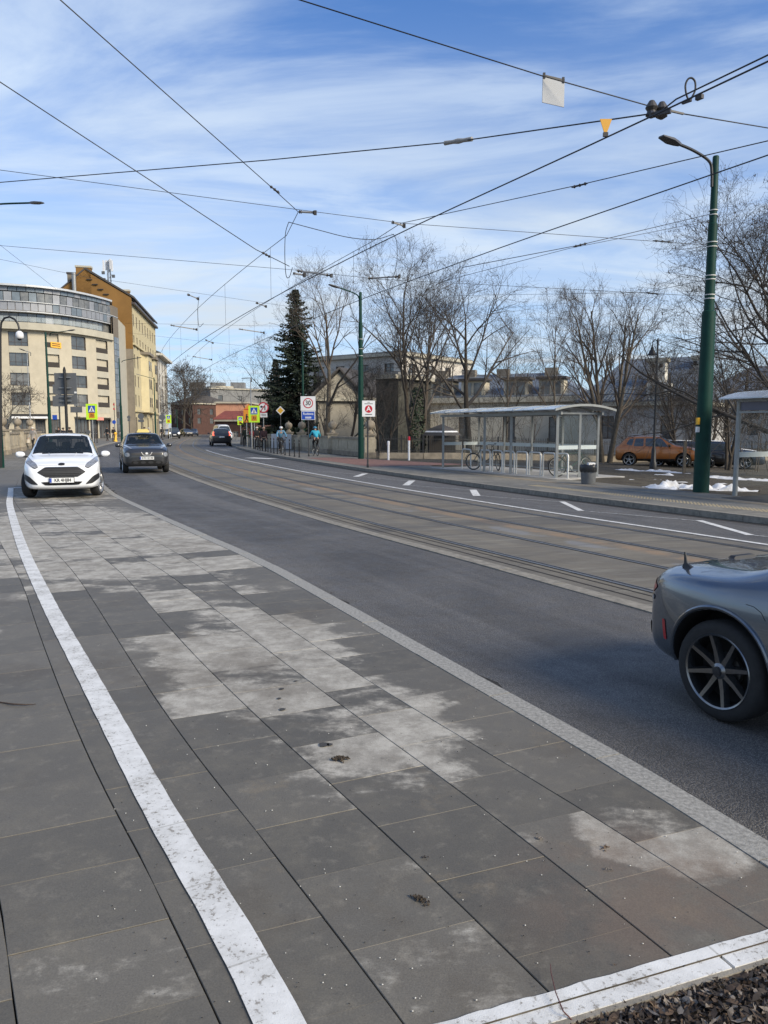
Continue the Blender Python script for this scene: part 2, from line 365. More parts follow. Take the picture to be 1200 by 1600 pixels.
def gm_paint():
    g = NG('white_road_paint', .7)
    n = g.noise(40, 6, .75); n2 = g.noise(6, 6, .7); v = g.noise(220, 3, .6)
    w = g.rng(g.math('ADD', g.math('MULTIPLY', n, .7), g.math('MULTIPLY', n2, .3)), .40, .47)
    c = g.mix(g.rng(n2, .3, .7), (.52, .515, .49), (.70, .695, .67)); c = g.mix(w, (.26, .24, .21), c)
    c = g.mix(g.math('MULTIPLY', g.rng(v, .64, .72), .55), c, (.36, .34, .31)); 
    sp = g.t.nodes.new('ShaderNodeSeparateXYZ'); g.l(g.uv, sp.inputs[0]); fr = g.math('FRACT', g.math('MULTIPLY', sp.outputs[1], 1 / .475)); jl = g.rng(g.math('ABSOLUTE', g.math('SUBTRACT', fr, .5)), .012, .004); c = g.mix(g.math('MULTIPLY', jl, .55), c, (.30, .285, .25))
    g.color(c); g.bump(v, .35, .004); return g.m
def gm_oldpaint():
    g = NG('faded_road_paint', .8); n = g.noise(14, 6, .75); n2 = g.noise(90, 3, .7)
    c = g.mix(g.rng(g.math('ADD', g.math('MULTIPLY', n, .6), g.math('MULTIPLY', n2, .4)), .42, .56), (.12, .12, .12), (.50, .50, .49)); g.color(c); return g.m
def gm_soil(name, a, b, c3, sc=1.):
    g = NG(name, .95); n = g.noise(1.3 * sc, 8, .7); n2 = g.noise(14 * sc, 6, .75); n3 = g.noise(70, 4, .7)
    c = g.mix(g.rng(n, .35, .65), a, b); c = g.mix(g.math('MULTIPLY', g.rng(n2, .5, .65), .7), c, c3)
    mm = g.t.nodes.new('ShaderNodeMixRGB'); mm.blend_type = 'MULTIPLY'; mm.inputs[0].default_value = 1; g.l(c, mm.inputs[1]); g.l(g.rng(n3, .3, .7, .5, 1.4, False), mm.inputs[2])
    g.color(mm.outputs[0]); g.bump(g.math('ADD', n2, n3), .9, .05); return g.m
def gm_paving(name, a, b):
    g = NG(name, .85); br = g.t.nodes.new('ShaderNodeTexBrick'); g.l(g.uv, br.inputs[0]); br.inputs['Scale'].default_value = 1; br.inputs['Brick Width'].default_value = .5; br.inputs['Row Height'].default_value = .5
    br.inputs['Mortar Size'].default_value = .008; br.inputs['Color1'].default_value = (*a, 1); br.inputs['Color2'].default_value = (*b, 1); br.inputs['Mortar'].default_value = (.04, .038, .034, 1)
    n = g.noise(.7, 7, .65); c = g.mix(g.math('MULTIPLY', g.rng(n, .45, .62), .6), br.outputs[0], tuple(q * .5 for q in a)); n3 = g.noise(120, 3, .7)
    mm = g.t.nodes.new('ShaderNodeMixRGB'); mm.blend_type = 'MULTIPLY'; mm.inputs[0].default_value = 1; g.l(c, mm.inputs[1]); g.l(g.rng(n3, .3, .7, .8, 1.2, False), mm.inputs[2])
    g.color(mm.outputs[0]); g.bump(n3, .3, .004); return g.m
M_SLAB = gm_slab(); M_ASPH = gm_asphalt(); M_TRACK = gm_track(); M_PAINT = gm_paint(); M_OLDP = gm_oldpaint()
M_SOIL = gm_soil('bare_soil', (.045, .034, .024), (.10, .085, .06), (.15, .125, .075)); M_MULCH = gm_soil('dark_mulch', (.022, .016, .011), (.05, .037, .026), (.08, .06, .04))
M_FARP = gm_paving('far_paving', (.21, .195, .165), (.17, .16, .135)); M_LEFTP = gm_paving('left_paving', (.20, .185, .155), (.14, .13, .11))
M_GRAN = mat('granite_kerb', (.27, .26, .235), .8, var=.42, scale=48, bump=.3, bscale=150); M_GRAN2 = mat('weathered_kerb', (.22, .20, .165), .85, var=.35, scale=9, bump=.3, bscale=150)
M_JOINT = mat('dark_joint', (.028, .024, .02), .95, var=.5, scale=30); M_RUT = mat('gutter_dirt', (.030, .027, .024), .95, var=.6, scale=25, bump=.8, bscale=90)
M_STEEL = mat('rail_steel', (.20, .19, .18), .38, metal=.7, var=.3, scale=30); M_SNOW = mat('dirty_snow', (.80, .82, .86), .7, var=.0, scale=3, bump=.6, bscale=14)
M_SNOW = mat('dirty_snow', (.45, .44, .42), .75, var=.1, scale=2.2, bump=.6, bscale=20, col2=(.86, .88, .92))
# --- base ground and road
ground = MB().poly([(-1500, -400, -.62), (1500, -400, -.62), (1500, 2200, -.62), (-1500, 2200, -.62)]).build('ground', M_SOIL); struct(ground)
a, b = same(cut(LC, -18, 370), cut(KC, -18, 370), 400); road = struct(sheet('road', off(a, -.1), off(b, .1), 0, M_ASPH))
a, b = same(cut(off(RC, -1.86), -18, 330), cut(off(RC, 2.76), -18, 330), 500); track = struct(sheet('tram_track', a, b, .005, M_TRACK))
for d in (-1.22, 0, 1.12, 2.36):
    C = cut(off(RC, d), -16, 300); sheet('rail_groove', off(C, -.065), off(C, .065), .0085, M_JOINT, track)
    m = MB(); A, B = off(C, -.058), off(C, -.004)
    m.loft([[(p[0], p[1], .006), (p[0], p[1], .014), (q[0], q[1], .014), (q[0], q[1], .006)] for p, q in zip(A, B)]); m.build('rail', M_STEEL, track)
    A, B = off(C, .036), off(C, .056)
    m = MB(); m.loft([[(p[0], p[1], .006), (p[0], p[1], .013), (q[0], q[1], .013), (q[0], q[1], .006)] for p, q in zip(A, B)]); m.build('guard_rail', M_STEEL, track)
# second seam beside the nearest rail
for d in (-1.40, -1.60): C = cut(off(RC, d), -16, 200); sheet('concrete_seam', off(C, -.014), off(C, .014), .0088, M_JOINT, track)
def stones(name, C, d0, d1, z0, z1, step, mt, parent, gap=.008, chamf=0.):
    C = resample(C, step / 4); A, B = off(C, d0), off(C, d1); n = 0
    for i in range(0, len(C) - 4, 4):
        m = MB(); t = (C[i + 4] - C[i]); t = t / np.hypot(*t) * gap / 2
        top = [A[i] + t, A[i + 2], A[i + 4] - t, B[i + 4] - t, B[i + 2], B[i] + t]
        dz = RNG.uniform(-.003, .003)
        k = len(top); m.add([(p[0], p[1], z0) for p in top] + [(p[0], p[1], z1 + dz) for p in top], [(0, 1, 4, 5)] + [(1, 2, 3, 4)] + [(k, k + 1, k + 4, k + 5), (k + 1, k + 2, k + 3, k + 4)] + [(q, (q + 1) % k, k + (q + 1) % k, k + q) for q in range(k)])
        m.build(name, mt, parent); n += 1
pave = struct(sheet('pavement', *(lambda a, b: (off(a, -.16), b))(*same(cut(LC, -2, 25), off(cut(LC, -2, 25), -16), 120)), .092, M_JOINT))
a, b = same(cut(LC, 25, 180), off(cut(LC, 25, 180), -60), 160); pave2 = struct(sheet('plaza', off(a, -.16), b, .118, M_LEFTP))
kerbA = struct(MB().poly([(8.2, -16.9, -.04), (8.4, -16.9, -.04), (8.3, -16.6, -.04)]).build('kerb', M_GRAN))
stones('kerb_stone', cut(LC, 0, 130), -.150, 0, -.05, .124, 1.0, M_GRAN, kerbA)
C = cut(LC, -3, 60); sheet('gutter', off(C, .0), off(C, .16 + .05 * np.sin(np.arange(len(C)) * 1.7) + .03 * np.sin(np.arange(len(C)) * .6)), .004, M_RUT, road)
tk = struct(MB().poly([(9.9, -8.9, -.04), (10.1, -8.9, -.04), (10, -8.6, -.04)]).build('track_edging', M_GRAN2))
stones('edging_stone', cut(off(RC, -1.96), 0, 150), 0, .19, -.03, .012, 1.0, M_GRAN2, tk)
# --- far kerb, far pavement
fp = cut(KC, -18, 360); a, b = same(off(fp, .15), off(fp, 3.55), 300); farp = struct(sheet('far_pavement', a, b, .12, M_FARP))
kerbB = struct(MB().poly([(17, -15, -.04), (17.2, -15, -.04), (17.1, -14.7, -.04)]).build('far_kerb', M_GRAN2))
stones('kerb_stone', cut(KC, 6, 130), 0, .16, -.05, .124, 1.0, M_GRAN2, kerbB)
C = cut(KC, 3, 120); sheet('gutter', off(C, -.22), off(C, 0), .004, M_RUT, road)
C = cut(off(KC, .95), 9, 22.5)
sheet('warm_strip', off(cut(KC, 8, 33), 2.15), off(cut(KC, 8, 33), 2.5), .124, mat('ochre_paving', (.23, .19, .135), .85, var=.3, scale=8), farp)
m = MB(); Cd = resample(C, .10); stud = mat('tactile_ochre', (.33, .27, .17), .8)
for k in range(4):
    for p in off(Cd, k * .1): m.add([(p[0] - .03, p[1] - .03, .12), (p[0] + .03, p[1] - .03, .12), (p[0] + .03, p[1] + .03, .12), (p[0] - .03, p[1] + .03, .12), (p[0], p[1], .135)], [(0, 1, 4), (1, 2, 4), (2, 3, 4), (3, 0, 4)])
struct(m.build('tactile_stud', stud, farp, fix=False), 'stuff')
red = cut(KC, 32.3, 42.5); a, b = off(red, .7), off(red, np.linspace(5.6, 2.4, len(red))); sheet('cycle_path', a, b, .125, mat('red_paving', (.20, .105, .08), .85, var=.3, scale=6), farp)
# --- lawn on the right, falling away from the street
def lawn_z(d, x, y): return .10 - .50 * min(1, max(0, (d - 2.0) / 16)) ** 1.2 + .05 * (mnoise.noise(Vector((x * .5, y * .5, 0))) + .5 * mnoise.noise(Vector((x * 1.7, y * 1.7, 3)))) * min(1, d / .8)
C = resample(cut(off(KC, 3.5), -18, 150), 1.2); t = np.gradient(C, axis=0); t /= np.hypot(t[:, 0], t[:, 1])[:, None]; N_ = np.stack([t[:, 1], -t[:, 0]], 1)
ds = [0, .5, 1, 1.6, 2.3, 3, 4, 5, 6, 7.5, 9, 11, 14, 18, 24, 40, 90]; m = MB(); vs = []
for i in range(len(C)):
    for d in ds: p = C[i] + N_[i] * d; vs.append((p[0], p[1], lawn_z(d, p[0], p[1]) - (.02 if d == 0 else 0)))
k = len(ds); m.add(vs, [(i * k + j, i * k + j + 1, (i + 1) * k + j + 1, (i + 1) * k + j) for i in range(len(C) - 1) for j in range(k - 1)])
lawn = struct(m.build('lawn', M_SOIL, smooth='all'))
CV = C; 
def lawn_at(x, y):
    i = int(np.argmin(np.hypot(CV[:, 0] - x, CV[:, 1] - y))); d = max(0, float((np.array([x, y]) - CV[i]) @ N_[i])); return lawn_z(d, x, y)
# --- near paving slabs, laid in running bond along the kerb
K0 = resample(cut(LC, -1, 32), .004); SW, SL, GAP = .462, .475, .009
def clip(poly):
    o = []; f = lambda p: (Vector(p) - P0).dot(PN) + .045
    for i in range(len(poly)):
        a, b = Vector(poly[i]), Vector(poly[(i + 1) % len(poly)]); fa, fb = f(a), f(b)
        if fa >= 0: o.append(a)
        if (fa >= 0) != (fb >= 0): o.append(a + (b - a) * (fa / (fa - fb)))
    return o
slabs = []
JT = [([1, 30], [.150, .155]), ([-1, 2.6, 3.0, 3.6, 5.0, 5.9, 8.9, 15.5, 30], [.18, .42, .49, .58, .70, .76, .84, .86, .9]), ([-1, 2.7, 3.3, 4.4, 5.4, 7.2, 10.9, 17.5, 30], [.48, .85, .92, 1.0, 1.08, 1.17, 1.36, 1.38, 1.42]), ([-1, 2.7, 3.4, 4.7, 6.3, 11.1, 17, 30], [.82, 1.30, 1.41, 1.53, 1.66, 1.78, 1.84, 1.9]), ([-1, 2.8, 3.3, 4.9, 6.4, 9.5, 14.6, 30], [1.20, 1.76, 1.86, 2.01, 2.09, 2.22, 2.30, 2.4]), ([-1, 3.0, 3.4, 5.1, 7.1, 9.7, 13, 30], [1.62, 2.25, 2.33, 2.51, 2.66, 2.80, 2.86, 2.95])]
KY = smooth(K0[:, 1:2], 40)[:, 0]
def jo(n):
    if n < len(JT):
        q = np.interp(np.linspace(-3, 36, 2000), *JT[n]); kk = np.ones(90) / 90; q = np.convolve(np.pad(q, 178, mode='edge'), np.convolve(kk, kk), 'same')[178:-178]; return np.interp(KY, np.linspace(-3, 36, 2000), q)
    return jo(5) + (n - 5) * .50
Kd = np.r_[0, np.cumsum(np.hypot(*np.diff(K0, axis=0).T))]
for c_ in range(0, 16):
    A, B = off(K0, -jo(c_) - GAP * .28), off(K0, -jo(c_ + 1) + GAP * .28)
    dA = np.r_[0, np.cumsum(np.hypot(*np.diff((A + B) / 2, axis=0).T))]
    s = (c_ % 2) * SL * .5 + (c_ * .37 % .2) * .3
    while s + SL < dA[-1]:
        i0, i1 = np.searchsorted(dA, s + .0008), np.searchsorted(dA, s + SL - .0008); im = (i0 + i1) // 2
        q = clip([A[i0], A[im], A[i1], B[i1], B[im], B[i0]]); s += SL
        if len(q) < 3: continue
        c0 = sum(q, Vector((0, 0))) / len(q)
        u = c0.x / max(.1, c0.y)
        if c0.y < .9 or u < -.95 or u > .75: continue
        slabs.append((hypot(c0.x, c0.y), q))
slabs.sort(key=lambda s: s[0])
def slab_geo(m, q):
    dz = RNG.uniform(-.0007, .0007); tx, ty = RNG.uniform(-.0012, .0012), RNG.uniform(-.0012, .0012); c0 = q[0]; n = len(q)
    top = [(p.x, p.y, .12 + dz + (p.x - c0.x) * tx + (p.y - c0.y) * ty) for p in q]
    cc = Vector((sum(p[0] for p in top) / n, sum(p[1] for p in top) / n)); ins = []
    for p in top: d = (cc - Vector(p[:2])); d.normalize(); ins.append((p[0] + d.x * .002, p[1] + d.y * .002, p[2]))
    m.add([(p[0], p[1], .085) for p in top] + [(p[0], p[1], p[2] - .002) for p in top] + ins, [(i, (i + 1) % n, n + (i + 1) % n, n + i) for i in range(n)] + [(n + i, n + (i + 1) % n, 2 * n + (i + 1) % n, 2 * n + i) for i in range(n)] + [tuple(2 * n + i for i in range(n))])
for d, q in slabs[:300]: m = MB(); slab_geo(m, q); m.build('paving_slab', M_SLAB, pave)
m = MB()
for d, q in slabs[300:]: slab_geo(m, q)
struct(m.build('paving_slab', M_SLAB, pave, fix=False), 'stuff')
# --- white painted bay line on the slabs
wl_ = np.array([(-.10, 1.6), (-.29, 1.99), (-.55, 2.47), (-.895, 3.04), (-1.455, 4.05), (-2.12, 5.25), (-3.23, 7.25), (-5.2, 10.92), (-8.0, 16.38), (-9.25, 19.0), (-10.35, 21.3)])
C = resample(spline(wl_, 8), .08); C = smooth(C, 30); hw = .066 + .0012 * np.sin(np.arange(len(C)) * 1.3)
line1 = struct(sheet('bay_line', off(C, -hw), off(C, hw), .1265, M_PAINT))
d_ = Vector((.91, .41)); e0 = Vector((-10.35, 21.3)); line1b = MB().poly([(e0.x, e0.y - .14, .1265), (e0.x + d_.x * 2.1, e0.y - .14 + .15, .1265), (e0.x + d_.x * 2.1, e0.y + .30, .1265), (e0.x, e0.y + .02, .1265)]).build('bay_line_end', M_PAINT, line1)
def strip(o0, o1, s0, s1, z, jag=0., n=40):
    A = []; B = []
    for i in range(n + 1):
        s = s0 + (s1 - s0) * i / n; p = P0 + PD * s
        a = p + PN * (o0 + RNG.uniform(-jag, jag)); b_ = p + PN * (o1); A.append((a.x, a.y)); B.append((b_.x, b_.y))
    return np.array(A), np.array(B)
edge = struct(sheet('edge_line', *strip(0, -.0445, -1.2, 3.2, 0, .003, 120), .1265, M_PAINT))
bedk = struct(MB().poly([(-1.5, .3, .0), (-1.4, .3, .0), (-1.45, .4, .0)]).build('bed_kerb', M_PAINT)); bedm = mat('painted_kerb', (.78, .78, .77), .7, var=.1, scale=20, bump=.3)
s = -1.6
while s < 3.2:
    a0, a1 = P0 + PD * (s + .004), P0 + PD * (s + .996 - .5 * 0); a1 = P0 + PD * (s + .84)
    t_, b_ = PN * -.0462, PN * -.100
    MB().prism([(a0.x + t_.x, a0.y + t_.y, 0), (a1.x + t_.x, a1.y + t_.y, 0), (a1.x + b_.x, a1.y + b_.y, 0), (a0.x + b_.x, a0.y + b_.y, 0)], (0, 0, 0), (0, 0, .122)).build('kerb_stone', [M_PAINT], bedk); s += .848
# concrete side of the bed kerb, soil bed, leaves and bark
bk = MB(); a0, a1 = P0 + PD * -1.6, P0 + PD * 3.3; bk.prism([(*(a0 + PN * -.101), 0), (*(a1 + PN * -.101), 0), (*(a1 + PN * -.118), 0), (*(a0 + PN * -.118), 0)], (0, 0, 0), (0, 0, .119)); bk.build('kerb_backing', M_GRAN2, bedk)
m = MB(); n = 60; vs = []
for i in range(n + 1):
    for j in range(17): p = P0 + PD * (-1.6 + 5 * i / n) + PN * (-.112 - j * .06); vs.append((p.x, p.y, .088 + .012 * min(1, j / 3) + .025 * mnoise.noise(Vector((p.x * 9, p.y * 9, 0))) + .02 * mnoise.noise(Vector((p.x * 30, p.y * 30, 0)))))
m.add(vs, [(i * 17 + j, i * 17 + j + 1, (i + 1) * 17 + j + 1, (i + 1) * 17 + j) for i in range(n) for j in range(16)]); bed = struct(m.build('flower_bed', M_MULCH, smooth='all'))
lm = [mat('dead_leaf_brown', (.10, .065, .04), .8, var=.4, scale=60), mat('dead_leaf_dark', (.035, .026, .02), .8, var=.4, scale=60), mat('dead_leaf_grey', (.20, .17, .14), .8, var=.4, scale=60), mat('bark_chip', (.06, .04, .028), .9, var=.4, scale=60)]
m = MB()
for i in range(7000):
    s, d = RNG.uniform(.25, 1.7), RNG.uniform(-.108, -.52); p = P0 + PD * s + PN * d; m.cur = RNG.choice([0, 1, 1, 1, 2, 3, 3] if RNG.random() < .93 else [2])
    L, w_ = RNG.choice((.004, .006, .008, .011, .016, .026)) * RNG.uniform(.7, 1.1), RNG.uniform(.003, .010); c = Vector((p.x, p.y, .106 + RNG.uniform(0, .03) * min(1, (-d - .09) / .1)))
    R = Matrix.Rotation(RNG.uniform(0, 6.3), 3, 'Z') @ Matrix.Rotation(RNG.uniform(-.45, .45), 3, 'Y') @ Matrix.Rotation(RNG.uniform(-.6, .6), 3, 'X'); cu = RNG.uniform(-.006, .012)
    q = [R @ Vector(t) + c for t in ((-L, 0, cu), (-L * .3, w_, 0), (L * .4, w_ * .8, 0), (L, 0, cu), (L * .4, -w_ * .9, .002), (-L * .3, -w_, .002))]; m.add(q, [(0, 1, 5), (1, 2, 4, 5), (2, 3, 4)])
tag(m.build('leaf_litter', lm, fix=False), 'dead brown leaves and bark chips covering the dark flower bed', 'leaf litter', kind='stuff')
def clod(u, v, L, w_, h, label, mt, rz=.2, n=46, cat='mud'):
    c = PZ(u, v, .123); m = MB()
    for i in range(n):
        x, y = RNG.gauss(0, .42) * L / 2, RNG.gauss(0, .42) * w_ / 2; r = RNG.uniform(.12, .3) * w_; k = max(.15, 1 - (2 * x / L) ** 2 - (2 * y / w_) ** 2)
        R = Matrix.Rotation(RNG.uniform(0, 6), 3, 'Z') @ Matrix.Rotation(RNG.uniform(-.6, .6), 3, 'X'); s_ = (r * 1.5, r * .7, h * .5)
        m.add([R @ Vector((a_ * s_[0] / 2, b_ * s_[1] / 2, c_ * s_[2] / 2)) + Vector((x, y, h * .5 * k * RNG.random() + h * .1)) for a_, b_, c_ in ((1, 0, 0), (0, 1, 0), (-1, 0, 0), (0, -1, 0), (0, 0, 1), (0, 0, -1))], [(0, 1, 4), (1, 2, 4), (2, 3, 4), (3, 0, 4), (1, 0, 5), (2, 1, 5), (3, 2, 5), (0, 3, 5)])
    tag(m.build('mud_clod' if cat == 'mud' else 'dead_leaf', mt, None, loc=c, rz=rz), label, cat)
M_MUD = mat('dry_mud', (.05, .038, .026), .95, var=.5, scale=80, bump=.5)
clod(531, 1187, .12, .06, .028, 'rounded brown mud clod lying alone mid pavement', M_MUD, .1); clod(656, 1406, .085, .035, .02, 'long dark mud crumb nearer the white painted edge', M_MUD, -.7)
clod(843, 1311, .035, .03, .012, 'pale crumpled leaf on a slab near the kerb end', lm[2], 0, 14, 'leaf'); clod(945, 1325, .05, .035, .01, 'reddish torn leaf right of the pale crumpled leaf', lm[0], .4, 18, 'leaf')
clod(950, 1358, .04, .022, .01, 'pinkish grey leaf scrap below the reddish torn leaf', lm[2], .2, 14, 'leaf'); clod(665, 1340, .035, .03, .008, 'dark leaf scrap on a joint above the long mud crumb', lm[1], .3, 12, 'leaf')
clod(434, 1566, .018, .014, .007, 'dark crumb on the white bay line at the bottom', lm[1], 0, 10, 'leaf'); clod(960, 1508, .018, .010, .007, 'small curled brown leaf just above the white painted edge', lm[0], .6, 8, 'leaf')
m = MB(); p = [PZ(905, 1605, .10), PZ(880, 1580, .14), PZ(868, 1550, .15), PZ(861, 1520, .15), PZ(860, 1506, .155)]; m.tube(p, [.0022, .002, .0016, .0014, .001], 6); tag(m.build('twig', mat('red_twig', (.10, .035, .03), .6)), 'thin reddish twig leaning over the white painted edge', 'twig')
m = MB(); p = [PZ(0, 1097, .124), PZ(20, 1100, .13), PZ(40, 1101, .128), PZ(56, 1100, .124)]; m.tube(p, [.004, .005, .004, .002], 6); tag(m.build('twig', lm[3]), 'dark broken twig lying left of the white bay line', 'twig')
gm_ = [mat('pale_grit', (.6, .58, .52), .8), mat('dark_grit', (.03, .027, .024), .9)]; m = MB()
for i in range(520):
    u, v = RNG.uniform(150, 1200), RNG.uniform(960, 1590); p = PZ(u, v, .1235)
    if (p.xy - P0).dot(PN) < .01: continue
    j = int(np.argmin(np.hypot(LC[:, 0] - p.x, LC[:, 1] - p.y)))
    if p.x > LC[j, 0] - .05: continue
    m.cur = 0 if RNG.random() < .38 else 1; r = RNG.uniform(.0010, .0026) * (1 + .12 * p.y); m.add([p + Vector(q) * r for q in ((1, 0, 0), (0, 1, 0), (-1, 0, 0), (0, -1, 0), (0, 0, .9))], [(0, 1, 4), (1, 2, 4), (2, 3, 4), (3, 0, 4)])
tag(m.build('grit', gm_, fix=False), 'scattered pale and dark grit crumbs on the paving slabs', 'grit', kind='stuff')
m = MB()
Cg = resample(cut(LC, 1.5, 22), .012)
for p, q in zip(off(Cg, .0), off(Cg, 1.)):
    for _ in range(2):
        t = abs(RNG.gauss(0, .07)) + .005; x, y = p[0] + (q[0] - p[0]) * t, p[1] + (q[1] - p[1]) * t; r = RNG.uniform(.003, .011)
        m.cur = RNG.choice((0, 1, 1, 2)); a = RNG.uniform(0, 6); m.add([(x + r * cos(a + k * 1.57) * RNG.uniform(.6, 1.3), y + r * sin(a + k * 1.57), .004) for k in range(4)] + [(x, y, .004 + r * .7)], [(0, 1, 4), (1, 2, 4), (2, 3, 4), (3, 0, 4)])
tag(m.build('gutter_debris', [M_MUD, M_RUT, mat('gutter_stone', (.12, .11, .10), .9)], fix=False), 'dark crumbs and grit along the foot of the near kerb', 'gravel', kind='stuff')
m = MB()
for u, v, r in ((506, 1163, .028), (440, 1076, .016), (436, 1091, .014), (441, 1108, .02), (515, 1163, .016), (462, 1064, .012)): p = PZ(u, v, .1262); m.poly([(p.x + r * cos(k * .63) * (1 + .2 * sin(k * 2.1)), p.y + r * sin(k * .63), p.z) for k in range(10)])
tag(m.build('gum_spots', mat('old_gum', (.045, .043, .04), .8)), 'flat dark chewing gum spots on the pale middle slabs', 'gum', kind='stuff')
# --- markings on the far lane
C = cut(off(RC, 2.93), 4, 62); w1 = struct(sheet('lane_line', off(C, -.055), off(C, .055), .006, M_PAINT))
def quadline(a, b, w_, mt, par=None, name='zigzag_marking', z=.006):
    a, b = Vector(a[:2]), Vector(b[:2]); d = (b - a).normalized(); n = Vector((-d.y, d.x)) * w_ / 2
    o = MB().poly([(*(a + n), z), (*(b + n), z), (*(b - n), z), (*(a - n), z)]).build(name, mt, par); return o if par else struct(o)
ZT = [((556, 745), (571, 740)), ((634, 758.5), (644, 751)), ((745, 775), (739, 765.5)), ((908, 798.5), (878, 784)), ((1173, 836.5), (1092, 813.5))]
zz0 = quadline(PZ(*ZT[0][0]), PZ(*ZT[0][1]), .22, M_PAINT)
for i, (p, q) in enumerate(ZT[1:]): quadline(PZ(*p), PZ(*q), (.22, .2, .14, .14)[i], M_PAINT, zz0)
for p, q in (((505, 737), (556, 741)), ((562, 745), (642, 752)), ((640, 758.5), (738, 766)), ((750, 775), (877, 784.5)), ((910, 798.5), (1090, 814)), ((1175, 836.5), (1230, 842))): quadline(PZ(*p), PZ(*q), .06, M_OLDP, zz0, 'thin_marking', .0058)
pw = PZ(389, 715.3); qw = PZ(428, 717); quadline(pw, qw, .75, M_PAINT, None, 'crossing_stripe')
for u0, u1, v in ((362, 378, 699.5), (356, 372, 701.2), (345, 358, 703.0)): quadline(PZ(u0, v), PZ(u1, v + .6), .5, M_OLDP, None, 'crossing_stripe')
# --- shelter bay paving and snow on the lawn
m = MB(); m.prism([(1.9, 31.9, 0), (5.55, 24.7, 0), (8.2, 26.2, 0), (4.6, 33.3, 0)], (0, 0, .05), (0, 0, .128)); struct(m.build('shelter_floor', mat('shelter_concrete', (.36, .35, .33), .85, var=.2, scale=5)))
struct(MB().prism([(8.0, 18.2, 0), (9.5, 14.4, 0), (12, 15.5, 0), (10.3, 19.4, 0)], (0, 0, .05), (0, 0, .127)).build('stop_floor', M_FARP))
def snow(pts, h, label, w_=.5, seed=1):
    """lumpy snow bank along a plan line"""
    C = resample(np.array([p[:2] for p in pts]), .09); m = MB(); vs = []; K = 15
    t = np.gradient(C, axis=0); t /= np.hypot(t[:, 0], t[:, 1])[:, None]; n = len(C)
    for i in range(n):
        e = min(1, min(i, n - 1 - i) / 8)
        for j in range(K):
            q = j / (K - 1) * 2 - 1; nz = mnoise.noise(Vector((C[i, 0] * 1.3 + seed, C[i, 1] * 1.3, q)))
            ww = w_ * (.55 + .45 * e) * (1 + .5 * nz); p = C[i] + np.array([-t[i, 1], t[i, 0]]) * q * ww; l = lawn_at(p[0], p[1])
            hh = h * (1 - q * q) * (.25 + .75 * e) * (.45 + 1.7 * mnoise.noise(Vector((p[0] * 2.6, p[1] * 2.6, seed))) + .9 * mnoise.noise(Vector((p[0] * 7, p[1] * 8, seed))))
            vs.append((p[0], p[1], l - .025 + max(-.03, hh)))
    m.add(vs, [(i * K + j, i * K + j + 1, (i + 1) * K + j + 1, (i + 1) * K + j) for i in range(n - 1) for j in range(K - 1)]); tag(m.build('snow_bank', M_SNOW, smooth='all', fix=False), label, 'snow', 'snow left on the lawn', 'stuff')
snow([PZ(990, 763, .1), PZ(1080, 762, .1), PZ(1190, 768, .1)], .16, 'dirty white snow bank round the foot of the large green pole', .62, 1)
snow([PY(955, 700, 33.5), PY(1010, 700, 32.5), PY(1085, 700, 31)], .07, 'flat snow strip on the lawn in front of the orange car', .7, 5); snow([PY(1085, 700, 29), PY(1150, 700, 27), PY(1260, 700, 25)], .09, 'long snow strip on the lawn right of the large green pole', .6, 9)
for i, (u, d_, r_) in enumerate(((1000, 27.5, .3), (1030, 25.5, .22), (1050, 28.5, .35), (985, 24.8, .2), (1130, 23.5, .35), (1160, 21.8, .28), (1015, 23.2, .18), (1065, 24, .25))): q = PY(u, 700, d_); snow([(q.x - r_ * 1.6, q.y + r_ * .4), (q.x + r_ * 1.6, q.y - r_ * .4)], .06, ('small thin snow scrap on the brown lawn before the bell lamp', 'tiny snow scrap between the bin and the green pole', 'small snow scrap left of the wooden stake', 'tiny snow scrap just right of the litter bin', 'oval snow scrap right of the green pole', 'thin snow scrap beside the bus shelter post', 'tiny snow crumb near the long snow bank', 'snow scrap just left of the green pole')[i], r_ * .8, 20 + i)
# ================================================================== VEHICLES
from mathutils.bvhtree import BVHTree
def paint(name, c, metal=.0, rough=.35, coat=1.): return mat(name, c, rough, metal=metal, var=.06, scale=2.5, coat=coat)
M_GLASS = mat('car_glass', (.020, .027, .031), .03, var=.5, scale=1.6, col2=(.05, .06, .065), spec=.8, coat=.6); M_TYRE = mat('tyre_rubber', (.018, .018, .018), .85, var=.25, scale=30)
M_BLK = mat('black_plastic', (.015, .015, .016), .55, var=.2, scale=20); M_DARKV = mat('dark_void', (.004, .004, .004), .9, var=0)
M_ALLOY = mat('alloy', (.50, .50, .50), .3, metal=.9, var=.1); M_GUN = mat('gunmetal_alloy', (.22, .225, .23), .25, metal=.95, var=.1, scale=20); M_CHROME = mat('chrome', (.75, .75, .75), .12, metal=1, var=0)
M_LENS = mat('headlamp_lens', (.36, .37, .39), .12, var=.45, scale=30, coat=.8, col2=(.07, .075, .08)); M_RED = mat('tail_lamp', (.40, .015, .02), .15, var=.15, coat=.8)
M_LIT = mat('lit_headlamp', (.9, .9, .85), .2, var=0, emit=(1, .93, .8, 2.0)); M_BRAKE = mat('lit_brake_lamp', (.6, .05, .03), .2, var=0, emit=(1, .16, .08, 1.6))
M_PLATE = mat('plate_white', (.72, .72, .70), .4, var=.05); M_BLUE = mat('plate_blue', (.03, .07, .35), .4, var=0); M_INK = mat('ink_black', (.012, .012, .012), .5, var=0); M_DISC = mat('brake_disc', (.16, .16, .16), .4, metal=.8, var=.2, scale=40)
